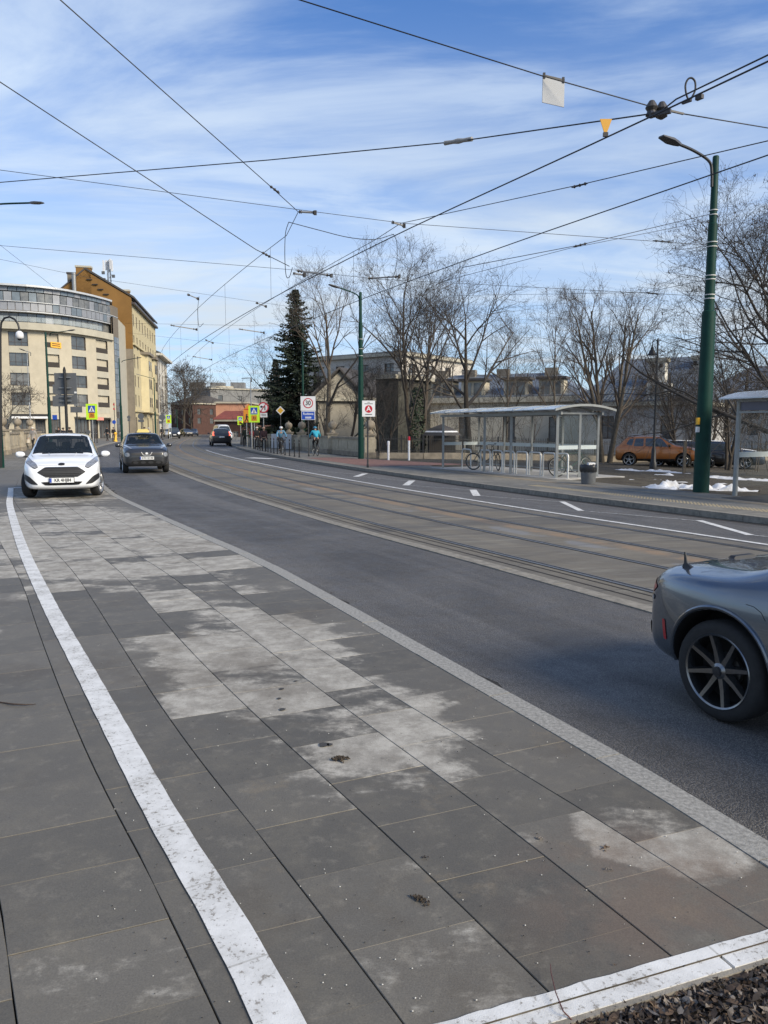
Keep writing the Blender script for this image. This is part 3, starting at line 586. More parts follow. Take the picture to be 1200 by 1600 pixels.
def section(w, zb, zbelt, wr, zr, zc):
    h = zbelt - zb
    half = [(0, zb), (.55 * w, zb), (.86 * w, zb + .01), (.955 * w, zb + .07 * h / .6), (.992 * w, zb + .28 * h), (w, zb + .58 * h), (.985 * w, zb + .86 * h), (.95 * w, zbelt)]
    half += [((.95 * w * .5 + wr * .5) * 1.012, (zbelt + zr) / 2), (wr, zr), (wr * .86, zr + (zc - zr) * .55), (wr * .5, zr + (zc - zr) * .88), (0, zc)]
    return half
def body_mesh(name, st, hw, mt, parent, arches, ra, sub=2):
    secs = []
    for x, w, zb, zbelt, wr, zr, zc in st:
        hf = section(w * hw, zb, zbelt, wr * hw, zr, zc); full = hf + [(-y, z) for y, z in hf[-2:0:-1]]; secs.append([(x, y, z) for y, z in full])
    m = MB(); m.loft(secs, closed=True); o = m.build(name, [mt, M_DARKV], parent, smooth='all')
    modded(o, ('SUBSURF', dict(levels=sub, render_levels=sub)))
    if ra:
        cm = MB(); cm.cur = 1
        for ax in arches:
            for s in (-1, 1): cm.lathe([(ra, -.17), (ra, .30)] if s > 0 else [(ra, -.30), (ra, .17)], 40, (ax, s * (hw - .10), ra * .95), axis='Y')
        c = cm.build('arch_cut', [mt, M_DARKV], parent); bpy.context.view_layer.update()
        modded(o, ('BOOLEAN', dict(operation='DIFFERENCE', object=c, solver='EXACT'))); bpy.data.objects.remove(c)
    o.data.set_sharp_from_angle(angle=radians(40)); return o
def bvh_of(o):
    me = o.data; return BVHTree.FromPolygons([v.co for v in me.vertices], [tuple(p.vertices) for p in me.polygons])
AX = {'X+': (Vector((-1, 0, 0)), lambda a, b: Vector((5, a, b))), 'X-': (Vector((1, 0, 0)), lambda a, b: Vector((-5, a, b))), 'Y-': (Vector((0, 1, 0)), lambda a, b: Vector((a, -5, b))), 'Y+': (Vector((0, -1, 0)), lambda a, b: Vector((a, 5, b))), 'Z+': (Vector((0, 0, -1)), lambda a, b: Vector((a, b, 5)))}
def hit(bv, ax, a, b, offs=.004):
    d, f = AX[ax]; p = f(a, b); l, n, i, dd = bv.ray_cast(p, d, 20)
    if l is None: return None
    if n.dot(d) > 0: n = -n
    return l + n * offs
def rounded(pts, r=.25, k=3):
    """round the corners of a 2D outline"""
    o = []; n = len(pts)
    for i in range(n):
        a, b, c = Vector(pts[i - 1]), Vector(pts[i]), Vector(pts[(i + 1) % n]); p, q = b.lerp(a, r), b.lerp(c, r)
        for t in range(k + 1): t /= k; o.append(p * (1 - t) ** 2 + b * 2 * t * (1 - t) + q * t * t)
    return o
def patch(name, bv, pts, ax, mt, parent, offs=.004, r=.2, cuts=2):
    bm = bmesh.new(); vs = [bm.verts.new((p[0], p[1], 0)) for p in (rounded(pts, r) if r else [Vector(p) for p in pts])]; bm.faces.new(vs)
    bmesh.ops.triangulate(bm, faces=bm.faces)
    bmesh.ops.subdivide_edges(bm, edges=bm.edges, cuts=cuts, use_grid_fill=True)
    dead = []
    for v in bm.verts:
        h = hit(bv, ax, v.co.x, v.co.y, offs)
        if h is None: dead.append(v)
        else: v.co = h
    if dead: bmesh.ops.delete(bm, geom=dead, context='VERTS')
    bmesh.ops.recalc_face_normals(bm, faces=bm.faces); me = bpy.data.meshes.new(name); bm.to_mesh(me); bm.free()
    me.materials.append(mt); me.polygons.foreach_set('use_smooth', [True] * len(me.polygons)); return link(name, me, parent)
def mir(p): return [(-a, b) for a, b in p]
def seam(bv, pts, ax, parent, name='panel_seam', r=.0035, mt=None):
    h = [hit(bv, ax, a, b, .0005) for a, b in pts]; h = [q for q in h if q]
    if len(h) > 1: return MB().tube(h, r, 5).build(name, mt or M_DARKV, parent)
def make_wheel(parent, x, y, r, wd, side, style='five', steer=0., spokes=5, rimmat=None, full=True):
    w = link('wheel', MB().lathe([(.02, -.02), (r * .34, -.02), (r * .34, .01), (.02, .012)], 20, axis='Y').mesh('wheel', M_DISC), parent, (x, y, r)); w.rotation_euler = (0, 0, steer)
    s = side; R = rimmat or M_ALLOY; rr = r * .735
    prof = [(rr, -.5), (r * .86, -.52), (r * .955, -.46), (r, -.34), (r, .34), (r * .955, .46), (r * .86, .52), (rr, .5), (rr, -.5)]
    t = MB(); t.lathe([(a, b * wd) for a, b in prof], 48, axis='Y', caps=False)
    t.build('tyre', M_TYRE, w, smooth=True)
    if not full: MB().lathe([(.001, s * wd * .42), (rr * .9, s * wd * .40), (rr, s * wd * .46)], 24, axis='Y', caps=False).build('rim', R, w, smooth=True); return w
    q = MB(); q.lathe([(rr * 1.02, s * wd * .50), (rr * 1.0, s * wd * .53), (rr * .955, s * wd * .50), (rr * .93, s * wd * .40), (rr * .90, s * wd * .1), (rr * .88, -s * wd * .4)], 48, axis='Y', caps=False); q.build('rim', R, w, smooth=True)
    b = MB(); b.lathe([(.001, -s * wd * .1), (rr * .9, -s * wd * .1)], 32, axis='Y', caps=False); b.build('wheel_inner', M_DARKV, w)
    for k in range(spokes):
        for sp in ((-.11, .11) if style == 'twin' else (0,)):
            a = 2 * pi * k / spokes + sp + .25; m = MB(); ci, co_ = (r * .10, rr * .955); e = Vector((cos(a), 0, sin(a))); tg = Vector((-sin(a), 0, cos(a))); yo = Vector((0, s * wd, 0))
            w0, w1 = (.062, .042) if style != 'five' else (.062, .046)
            w0 *= r / .31; w1 *= r / .31
            pr_ = [(e * ci, w0, .40, .16), (e * (ci + (co_ - ci) * .5), (w0 + w1) / 2.1, .42, .22), (e * co_, w1, .50, .30)]
            secs = [[p - tg * ww / 2 + yo * y0, p - tg * ww * .26 + yo * y1, p + tg * ww * .26 + yo * y1, p + tg * ww / 2 + yo * y0] for p, ww, y1, y0 in pr_]
            m.loft(secs, closed=True); m.build('spoke', R, w, smooth=25)
    h = MB(); h.lathe([(r * .17, s * wd * .12), (r * .16, s * wd * .40), (r * .10, s * wd * .46), (r * .095, s * wd * .50)], 20, axis='Y'); h.build('hub', R, w, smooth=True)
    h = MB(); h.lathe([(r * .088, s * wd * .50), (r * .085, s * wd * .53), (r * .02, s * wd * .545)], 20, axis='Y'); h.build('hub_cap', M_BLK, w, smooth=True)
    return w
def mirror_part(parent, x, y, z, mt, s, sz=1.):
    m = MB(); m.lathe([(.02, -.10), (.07, -.085), (.088, -.03), (.082, .04), (.05, .085), (.015, .10)], 14, axis='Y')
    o = m.build('wing_mirror', mt, parent, smooth='all', loc=(x, y + s * .12 * sz, z)); o.scale = (.75 * sz, 1.05 * sz, .85 * sz)
    MB().beam((0, -s * .17, -.08), (0, -s * .02, -.05), .07, .05).build('mirror_stalk', M_BLK, o); return o
def plate(parent, loc, rz, text, w=.52, h=.114, rx=0.):
    o = MB().box((0, 0, 0), (w, .012, h)).build('number_plate', M_PLATE, parent, loc=loc, rz=rz); o.rotation_euler = (rx, 0, rz)
    MB().box((-w / 2 + .022, -.0075, 0), (.04, .004, h - .012)).build('plate_band', M_BLUE, o)
    if text: text_mesh(text, .105, M_INK, 'lettering', o, (.02, -.008, .0), bold=.0022, sx=.86)
    MB().box((0, .004, 0), (w + .024, .012, h + .024)).build('plate_holder', M_BLK, o); return o
def stations(L, W, H, zb, bz, cz, hz, wbx, wtx, rrx, hbx, tz, nose=1.):
    xf, xr = L / 2, -L / 2; mx = (wtx + rrx) / 2; mh = (wbx + xf) / 2
    return [(xr, .72, zb + .16, tz - .16, .60, tz - .12, tz - .10), (xr + .04, .84, zb + .06, tz - .06, .70, tz - .02, tz), (hbx + .05, .93, zb, bz - .01, .74, tz + .02, tz + .05), (hbx + .10, .95, zb, bz, .745, tz + .07, tz + .11),
            (rrx, .985, zb, bz, .715, H - .13, H - .055), (rrx + .12, .99, zb, bz, .715, H - .115, H - .035), (mx, 1, zb, bz - .01, .72, H - .085, H), (wtx - .1, 1, zb, bz - .03, .705, H - .11, H - .025), (wtx, 1, zb, bz - .035, .70, H - .135, H - .045),
            (wbx - .06, 1, zb, cz - .05, .80, cz + .015, cz + .06), (wbx + .04, .995, zb, cz - .055, .815, cz - .01, cz + .025), (mh, .985, zb, (cz + hz) / 2 - .06, .80, (cz + hz) / 2 - .01, (cz + hz) / 2 + .035), (xf - .40, .965, zb, hz - .05, .78, hz + .0, hz + .04),
            (xf - .17, .90, zb + .01, hz - .10, .72, hz - .05, hz - .01), (xf - .07, .82 * nose, zb + .03, hz - .17, .66, hz - .12, hz - .09), (xf - .015, .70 * nose, zb + .07, hz - .26, .56, hz - .22, hz - .19), (xf, .58 * nose, zb + .13, hz - .34, .46, hz - .30, hz - .28)]
M_GALV0 = mat('satin_metal', (.48, .48, .48), .5, metal=.6, var=.05); M_CABG = mat('clear_car_glass', (.02, .027, .03), .03, var=0, spec=.8, alpha=.50); M_SEAT = mat('seat_fabric', (.035, .036, .04), .9, var=.2, scale=20)
def inside2d(p, poly):
    c = False; n = len(poly)
    for i in range(n):
        (x0, y0), (x1, y1) = poly[i], poly[i - 1]
        if (y0 > p[1]) != (y1 > p[1]) and p[0] < (x1 - x0) * (p[1] - y0) / (y1 - y0) + x0: c = not c
    return c
def open_window(o, poly, sgn):
    """cut the window opening out of the body shell; the rim left under the glass edge turns black"""
    bm = bmesh.new(); bm.from_mesh(o.data); kill = []
    for f in bm.faces:
        ins = [inside2d((v.co.y, v.co.z), poly) and v.co.x * sgn > -.3 for v in f.verts]
        if f.normal.x * sgn < .05 or not any(ins): continue
        if all(ins): kill.append(f)
        else: f.material_index = 1
    bmesh.ops.delete(bm, geom=kill, context='FACES'); bm.to_mesh(o.data); bm.free()
def cabin(t, W, H, cz, wbx):
    hw = W / 2; MB().box((wbx - .32, 0, cz - .10), (.55, W * .84, .16)).build('dashboard', M_BLK, t)
    for x, ys in ((-.05, (-.36, .36)), (-.85, (-.36, .0, .36))):
        for y in ys:
            s = MB(); s.loft([[(x - .10 - .16 * f, y + a * w, .45 + f * (cz - .40)) for a in (-1, 1)] + [(x + .02 - .16 * f, y + a * w, .45 + f * (cz - .40)) for a in (1, -1)] for f, w in ((0, .22), (.5, .24), (.9, .21), (1, .16))], closed=True); q = s.build('seat', M_SEAT, t, smooth=True)
            h = MB(); h.lathe([(.02, -.13), (.09, -.11), (.11, 0), (.09, .09), (.02, .11)], 12, (x - .24, y, cz + .19), axis='Y'); h.build('headrest', M_SEAT, q, smooth='all')
    MB().tube([(wbx - .62 + .05 * sin(a), .36 + .18 * cos(a), cz - .04 + .18 * sin(a)) for a in np.linspace(0, 2 * pi, 25)[:-1]], .014, 6, closed=True).build('steering_wheel', M_BLK, t)
    MB().box((wbx - .75, 0, H - .20), (.03, .22, .07)).build('interior_mirror', M_BLK, t)
def basic_car(name, label, cat, loc, rz, spec, mt, r=.32, wb=2.55, wd=.2, group=None, sub=2, full=True, steer=0., wheels='five', rimmat=None, interior=False, seams=True, spokes=5):
    t = thing(name, label, cat, loc, rz, group); L, W, H = spec[:3]; hw = W / 2; ax = (wb / 2 * .98, -wb / 2 * 1.02)
    st = stations(*spec); zb, bz, cz, hz, wbx, wtx, rrx, hbx, tz = spec[3:12]
    b = body_mesh('body', st, hw, mt, t, ax, r * 1.13, sub); bv = bvh_of(b)
    gw, gt = hw * .80, hw * .64; gl_ = M_CABG if interior else M_GLASS; fo = [(-gw, cz + .055), (gw, cz + .055), (gt, H - .085), (-gt, H - .085)]; ro = [(-gw * .88, tz + .10), (gw * .88, tz + .10), (gt * .93, H - .12), (-gt * .93, H - .12)]
    patch('windscreen', bv, fo, 'X+', gl_, t, .005, .13, 4); patch('rear_window', bv, ro, 'X-', gl_, t, .005, .15, 4)
    if interior:
        open_window(b, [(a * .97, z + (.012 if z < H - .2 else -.012)) for a, z in fo], 1); open_window(b, [(a * .95, z + (.015 if z < H - .2 else -.015)) for a, z in ro], -1); cabin(t, W, H, cz, wbx)
    zt = H - .155; z0 = bz + .035; mid = (wtx + rrx) / 2 + .05; xa = wtx - (.155 - .045) / max(.1, (H - cz)) * (wbx - wtx)
    sl = (wbx - .25 - wtx) ; xr_ = rrx + .06
    for s in ('Y-', 'Y+'):
        patch('side_window', bv, [(mid + .05, z0), (wtx + sl * .82, z0 - .02), (wtx - .02, zt), (mid + .05, zt + .005)], s, M_GLASS, t, .004, .1, 4)
        patch('side_window', bv, [(mid - .05, z0), (mid - .05, zt), (xr_ + .42, zt - .005), (xr_ + .34, z0)], s, M_GLASS, t, .004, .1, 4)
        patch('side_window', bv, [(xr_ + .26, z0 + .02), (xr_ + .33, zt - .01), (xr_ + .12, zt - .03), (xr_ - .05, z0 + .10)], s, M_GLASS, t, .004, .2, 3)
        if seams:
            for xs in (wtx + sl * .88, mid, xr_ + .33): seam(bv, [(xs - .04 * (zz_ > bz - .2), zz_) for zz_ in np.linspace(zb + .12, bz, 8)], s, t)
            patch('side_moulding', bv, [(ax[1] + r * 1.2, zb + .02), (ax[0] - r * 1.2, zb + .02), (ax[0] - r * 1.2, zb + .13), (ax[1] + r * 1.2, zb + .13)], s, M_BLK, t, .006, 0, 4)
    for x in ax:
        for s in (-1, 1): make_wheel(t, x, s * (hw - wd * .56), r, wd, s, wheels, steer if x > 0 else 0, spokes, rimmat, full)
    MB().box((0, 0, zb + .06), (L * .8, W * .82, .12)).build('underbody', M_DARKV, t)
    return t, b, bv
# --- white hatchback parked on the pavement
M_WHITE = paint('white_car_paint', (.78, .79, .80)); d = Vector((.34, -.94))
sp = (3.97, 1.72, 1.53, .20, .95, .98, .83, 1.05, .28, -1.35, -1.88, .98)
fl = PZ(99, 778, .122); fc = fl + Vector((-d.x, -d.y, 0)) * 1.72
car, b, bv = basic_car('parked_car', 'white hatchback parked on the pavement beside the kerb', 'car', (fc.x, fc.y, .125), atan2(d.y, d.x), sp, M_WHITE, r=.315, wb=2.49, wd=.20, steer=radians(-15), wheels='twin', interior=True)
patch('grille', bv, [(-.53, .62), (-.36, .515), (.36, .515), (.53, .62), (.36, .735), (-.36, .735)], 'X+', M_BLK, car, .008, .12, 3)
for z in (.545, .585, .625, .665, .705): hwz = .50 - abs(z - .62) * 1.5; seam(bv, [(y, z) for y in np.linspace(-hwz, hwz, 11)], 'X+', car, 'grille_bar', .009, M_DARKV)
for z, w_ in ((.742, .36), (.508, .36)): seam(bv, [(-w_, z)] + [(y, z) for y in np.linspace(-w_, w_, 9)], 'X+', car, 'grille_trim', .006, M_CHROME if z > .6 else M_BLK)
patch('lower_grille', bv, [(-.46, .40), (-.36, .32), (.36, .32), (.46, .40)], 'X+', M_DARKV, car, .008, .15, 3)
for s in (1, -1):
    hl = [(s * .50, .74), (s * .58, .705), (s * .80, .84), (s * .81, .935), (s * .74, .93), (s * .56, .82)]
    patch('headlight_rim', bv, [(a * 1.012 - s * .006, .82 + (z - .82) * 1.1) for a, z in hl], 'X+', M_BLK, car, .004, .2, 3)
    patch('headlight', bv, hl, 'X+', M_LENS, car, .009, .25, 3)
    patch('fog_grille', bv, [(s * .50, .33), (s * .66, .35), (s * .82, .46), (s * .81, .58), (s * .68, .52)], 'X+', M_BLK, car, .008, .2, 3)
    mirror_part(car, .62, s * .86, 1.0, M_WHITE, s)
    seam(bv, [(x, s * y) for x, y in ((1.55, .62), (1.2, .66), (.98, .70))], 'Z+', car); seam(bv, [(x, s * y) for x, y in ((1.6, .22), (1.3, .27), (1.0, .31))], 'Z+', car, 'bonnet_crease', .006, M_WHITE)
seam(bv, [(y, .775) for y in np.linspace(-.5, .5, 9)], 'X+', car)
patch('badge', bv, [(.075 * cos(k), .795 + .028 * sin(k)) for k in np.linspace(0, 2 * pi, 15)[:-1]], 'X+', M_BLK, car, .012, 0, 1)
h = hit(bv, 'X+', 0, .43, .02); plate(car, (h.x + .015, 0, .435), pi / 2, 'KR 4HJ84')
m = MB(); m.tube([(.12, 0, 1.47), (.02, 0, 1.66)], [.006, .003], 6); m.build('aerial', M_BLK, car)
for s in (-1, 1): MB().beam((1.02, s * .08 - .1, 1.02), (.86, s * .25 - .35, 1.075), .012, .014).build('wiper', M_BLK, car)
MB().box((.45, .56, 1.06), (.004, .10, .05), ry=-.9).build('windscreen_sticker', mat('sticker_teal', (.10, .45, .50), .5), car)
# --- dark crossover taxi coming towards the camera
M_DGREY = paint('dark_grey_paint', (.030, .031, .034), metal=.4, rough=.38); d = Vector((.36, -.93))
sp = (4.13, 1.77, 1.59, .26, 1.02, 1.08, .98, 1.00, .25, -1.25, -1.92, 1.08)
fl = PZ(229, 739, 0); fc = fl + Vector((-d.x, -d.y, 0)) * 1.6
car, b, bv = basic_car('taxi_car', 'dark grey crossover taxi driving towards the camera in the near lane', 'car', (fc.x, fc.y, .004), atan2(d.y, d.x), sp, M_DGREY, r=.34, wb=2.53, wd=.21, wheels='five', interior=True); taxi = (fc.copy(), d.copy())
patch('upper_grille', bv, [(-.56, .70), (.56, .70), (.60, .80), (-.60, .80)], 'X+', M_BLK, car, .008, .2, 3)
patch('lower_grille', bv, [(-.60, .36), (.60, .36), (.56, .50), (-.56, .50)], 'X+', M_DARKV, car, .008, .3, 3)
for k in range(4): patch('grille_hole', bv, [(-.42 + k * .28 + .10 * cos(q), .43 + .05 * sin(q)) for q in np.linspace(0, 2 * pi, 13)[:-1]], 'X+', M_BLK, car, .016, 0, 1)
for s in (1, -1):
    patch('headlight', bv, [(s * .71 + .09 * cos(q), .73 + .085 * sin(q)) for q in np.linspace(0, 2 * pi, 15)[:-1]], 'X+', M_LENS, car, .012, 0, 2)
    patch('headlight_ring', bv, [(s * .71 + .115 * cos(q), .73 + .11 * sin(q)) for q in np.linspace(0, 2 * pi, 15)[:-1]], 'X+', M_BLK, car, .008, 0, 2)
    patch('sidelight', bv, [(s * .52, .965), (s * .58, .94), (s * .80, 1.06), (s * .78, 1.10), (s * .70, 1.06)], 'X+', M_LENS, car, .014, .2, 3)
    mirror_part(car, .62, s * .88, 1.07, M_DGREY, s)
m = MB(); hh = [hit(bv, 'X+', y, z, .016) for y, z in ((-.20, .82), (-.13, .71), (.13, .71), (.20, .82))]; m.tube(hh, .012, 6); m.build('grille_emblem_frame', M_GALV0, car)
hh = [hit(bv, 'X+', .055 * cos(q), .775 + .04 * sin(q), .02) for q in np.linspace(0, 2 * pi, 15)[:-1]]; patch('badge', bv, [(.05 * cos(q), .775 + .036 * sin(q)) for q in np.linspace(0, 2 * pi, 15)[:-1]], 'X+', M_GALV0, car, .02, 0, 1) 
h = hit(bv, 'X+', 0, .60, .02); plate(car, (h.x + .012, 0, .60), pi / 2, 'KWI 43140')
m = MB(); m.box((.35, 0, 1.645), (.16, .50, .13), taper=.75); o = m.build('taxi_sign', mat('taxi_yellow', (.62, .50, .16), .4, var=.05), car)
MB().box((.35, 0, 1.585), (.10, .60, .03)).build('taxi_sign_bar', M_BLK, car)
# --- far traffic
def lamps(car, bv, z, y, lit=True, r_=.085, front=True):
    for s in (1, -1): patch('headlight' if front else 'tail_light', bv, [(s * y + r_ * 1.3 * cos(q), z + r_ * sin(q)) for q in np.linspace(0, 2 * pi, 11)[:-1]], 'X+' if front else 'X-', M_LIT if lit and front else (M_BRAKE if lit else (M_LENS if front else M_RED)), car, .012, 0, 2)
M_BLKP = paint('black_car_paint', (.012, .012, .014), metal=.3); M_SILV = paint('silver_paint', (.42, .43, .45), metal=.6); M_ORG = paint('orange_car_paint', (.36, .125, .028), metal=.35, rough=.3)
sp = (4.64, 1.89, 1.72, .26, 1.08, 1.12, 1.0, .95, .25, -1.75, -2.22, 1.12)
p = PZ(346, 697, 0); d = Vector((-.28, .96)); car, b, bv = basic_car('dark_suv', 'black estate car with lit brake lights driving away on the far lane', 'car', (p.x + d.x * 1.7, p.y + d.y * 1.7, .004), atan2(d.y, d.x), sp, M_BLKP, r=.36, wb=2.77, full=False, sub=1, seams=False)
for s in (1, -1): patch('tail_light', bv, [(s * .66, 1.0), (s * .84, .98), (s * .84, 1.16), (s * .74, 1.40), (s * .66, 1.36), (s * .72, 1.14)], 'X-', M_BRAKE if s == 1 else M_BRAKE, car, .012, .2, 2); mirror_part(car, .6, s * .94, 1.2, M_BLKP, s)
h = hit(bv, 'X-', 0, .88, .02); plate(car, (h.x, 0, .88), -pi / 2, '')
p = PZ(273, 685.5, 0); d = Vector((.30, -.95)); sp4 = (4.5, 1.85, 1.78, .30, 1.12, 1.15, 1.05, .85, .35, -1.9, -2.15, 1.15)
car, b, bv = basic_car('dark_suv', 'dark off road car with lit headlights coming out of the bend', 'car', (p.x - d.x * 2, p.y - d.y * 2, .004), atan2(d.y, d.x), sp4, M_BLKP, r=.37, wb=2.6, full=False, sub=1, seams=False); lamps(car, bv, .88, .68, True, .13)
h = hit(bv, 'X+', 0, .62, .02); plate(car, (h.x, 0, .62), pi / 2, '')
p = PZ(321, 680.5, 0); car, b, bv = basic_car('distant_car', 'pale blue grey saloon waiting in the distance left of the white van', 'car', (p.x, p.y - 30, .1), radians(-70), (4.2, 1.76, 1.45, .2, .93, .98, .85, .98, .3, -1.2, -1.9, 1.0), M_SILV, r=.31, full=False, sub=1, seams=False); lamps(car, bv, .72, .66, False)
p = PZ(437 - 80, 690, 0); vs_ = (5.2, 1.95, 2.15, .3, 1.15, 1.2, 1.0, 1.75, 1.15, -2.45, -2.5, 1.3)
car, b, bv = basic_car('white_van', 'white van standing in the distance beyond the black estate car', 'van', (p.x - 2.0, p.y + 6, .05), radians(-68), vs_, M_WHITE, r=.34, wb=3.1, full=False, sub=1, seams=False); lamps(car, bv, .85, .74, False, .1)
p = PZ(371, 688.5, 0); car, b, bv = basic_car('distant_car', 'pale silver car parked in the distance right of the white van', 'car', (p.x - 1, p.y - 6, .06), radians(-75), (4.3, 1.8, 1.6, .2, .95, 1.0, .9, .98, .3, -1.3, -1.9, 1.0), M_SILV, r=.31, full=False, sub=1, seams=False); lamps(car, bv, .75, .68, False)
for i, (u, v, lab) in enumerate(((291, 682.5, 'dark parked car right of the oncoming off road car'), (303, 681, 'blue grey parked car beneath the brown far house'))):
    p = PZ(u, v, 0); car, b, bv = basic_car('distant_car', lab, 'car', (p.x, p.y, .06), radians(-60 - 20 * i), (4.3, 1.8, 1.5, .2, .95, 1.0, .9, .98, .3, -1.3, -1.9, 1.0), (M_DGREY, paint('blue_grey_paint', (.09, .12, .17), .4))[i], r=.31, full=False, sub=1, seams=False); lamps(car, bv, .75, .68, False)
# --- orange SUV and snowy cars on the lawn
p = PY(1008, 727, 41.0); z0 = lawn_at(p.x, p.y); d = Vector((.93, -.37))
sp = (4.2, 1.80, 1.62, .28, 1.02, 1.08, .98, .92, .22, -1.55, -1.98, 1.06)
car, b, bv = basic_car('orange_suv', 'orange off road car parked on the lawn behind the black street lamp', 'car', (p.x + .62, p.y, z0 - .01), atan2(d.y, d.x), sp, M_ORG, r=.345, wb=2.67, wheels='five', steer=radians(-14))
for s in (1, -1):
    patch('headlight', bv, [(s * .56, .80), (s * .82, .83), (s * .82, .95), (s * .60, .92)], 'X+', M_LENS, car, .012, .2, 2)
    MB().tube([(-1.45, s * .60, 1.60), (-1.3, s * .60, 1.66), (.1, s * .60, 1.67), (.25, s * .6, 1.61)], .018, 6).build('roof_rail', M_ALLOY, car); mirror_part(car, .62, s * .9, 1.1, M_BLK, s)
    patch('arch_cladding', bv, [(1.31 + .42 * cos(q), .35 + .42 * sin(q)) for q in np.linspace(0, pi, 12)] + [(1.31 + .36 * cos(q), .35 + .36 * sin(q)) for q in np.linspace(pi, 0, 12)], 'Y-' if s < 0 else 'Y+', M_BLK, car, .006, 0, 1)
    patch('arch_cladding', bv, [(-1.36 + .42 * cos(q), .35 + .42 * sin(q)) for q in np.linspace(0, pi, 12)] + [(-1.36 + .36 * cos(q), .35 + .36 * sin(q)) for q in np.linspace(pi, 0, 12)], 'Y-' if s < 0 else 'Y+', M_BLK, car, .006, 0, 1)
patch('grille', bv, [(-.52, .78), (.52, .78), (.54, .92), (-.54, .92)], 'X+', M_BLK, car, .01, .15, 2); patch('bumper_cladding', bv, [(-.7, .30), (.7, .30), (.78, .52), (.5, .62), (-.5, .62), (-.78, .52)], 'X+', M_BLK, car, .008, .15, 2); patch('skid_plate', bv, [(-.4, .33), (.4, .33), (.5, .45), (-.5, .45)], 'X+', M_ALLOY, car, .014, .15, 2)
h = hit(bv, 'X+', 0, .60, .03); plate(car, (h.x, 0, .62), pi / 2, '')
p = PY(1083, 722, 42.5); z0 = lawn_at(p.x, p.y)
car, b, bv = basic_car('dark_estate', 'dark car with a pale windscreen half hidden by the large green pole', 'car', (p.x - .2, p.y, z0), radians(-42), (4.5, 1.82, 1.45, .2, .93, .98, .85, .98, .25, -1.5, -2.05, 1.0), M_BLKP, r=.32, wb=2.7, full=True, sub=1, seams=False)
patch('roof_snow', bv, [(-1.1, -.5), (.15, -.5), (.15, .5), (-1.1, .5)], 'Z+', M_SNOW, car, .02, .2, 3)
p = PY(1133, 722, 41.5); z0 = lawn_at(p.x, p.y)
car, b, bv = basic_car('snowy_car', 'dark blue car with snow on its bonnet beside the large green pole', 'car', (p.x - .3, p.y, z0), radians(-25), (4.4, 1.8, 1.45, .2, .93, .98, .85, .98, .25, -1.5, -2.05, 1.0), paint('dark_blue_paint', (.02, .03, .05), .4), r=.32, wb=2.6, full=True, sub=1, seams=False)
patch('bonnet_snow', bv, [(1.0, -.62), (1.75, -.55), (1.75, .55), (1.0, .62)], 'Z+', M_SNOW, car, .03, .2, 3); patch('roof_snow', bv, [(-1.2, -.5), (.2, -.5), (.2, .5), (-1.2, .5)], 'Z+', M_SNOW, car, .03, .2, 3)
# --- grey roadster at the right edge
M_MX = paint('metallic_grey_paint', (.135, .155, .18), metal=.8, rough=.25)
L, hw = 3.915, .868; X = lambda t: t - L / 2
st = [(0.06, .60, .34, .62, .50, .655, .67), (.085, .70, .28, .68, .57, .715, .735), (.13, .79, .25, .74, .64, .80, .82), (.20, .86, .23, .785, .68, .842, .857), (.34, .93, .22, .815, .70, .858, .875), (.55, .985, .22, .838, .70, .872, .895), (.80, 1.0, .22, .845, .695, .885, .915), (1.02, .985, .2, .84, .67, .975, .982), (1.18, .975, .19, .845, .655, 1.045, 1.052), (1.38, .965, .18, .85, .635, 1.115, 1.125), (1.7, .955, .18, .842, .62, 1.12, 1.19), (2.05, .955, .18, .838, .615, 1.165, 1.235), (2.35, .955, .18, .835, .61, 1.13, 1.20), (2.75, .965, .18, .83, .70, .92, .97), (2.9, .975, .18, .81, .73, .84, .875), (3.1, 1.0, .2, .80, .74, .81, .835), (3.45, .94, .2, .715, .72, .745, .77), (3.75, .78, .22, .60, .62, .64, .655), (3.87, .62, .26, .52, .5, .55, .56), (3.915, .46, .32, .46, .40, .48, .485)]
st = [(X(s[0]),) + s[1:] for s in st]
wc = PZ(1109, 1123.5, 0.004); d = Vector((.46, -.888)).normalized(); perp = Vector((d.y, -d.x))     # right hand side of the car
rx_ = X(.80); ctr = wc.xy - perp * (hw - .03) - d * rx_ + d * .03
mx = thing('grey_roadster', 'metallic grey two seat sports car leaving the frame at the right edge', 'car', (ctr.x, ctr.y, .004), atan2(d.y, d.x))
b = body_mesh('body', st, hw, M_MX, mx, (X(.80), X(3.11)), .352, 3); bv = bvh_of(b)
for t in (.80, 3.11):
    for s in (-1, 1): make_wheel(mx, X(t), s * (hw - .135), .308, .205, s, 'eight', 0, 8, M_GUN)
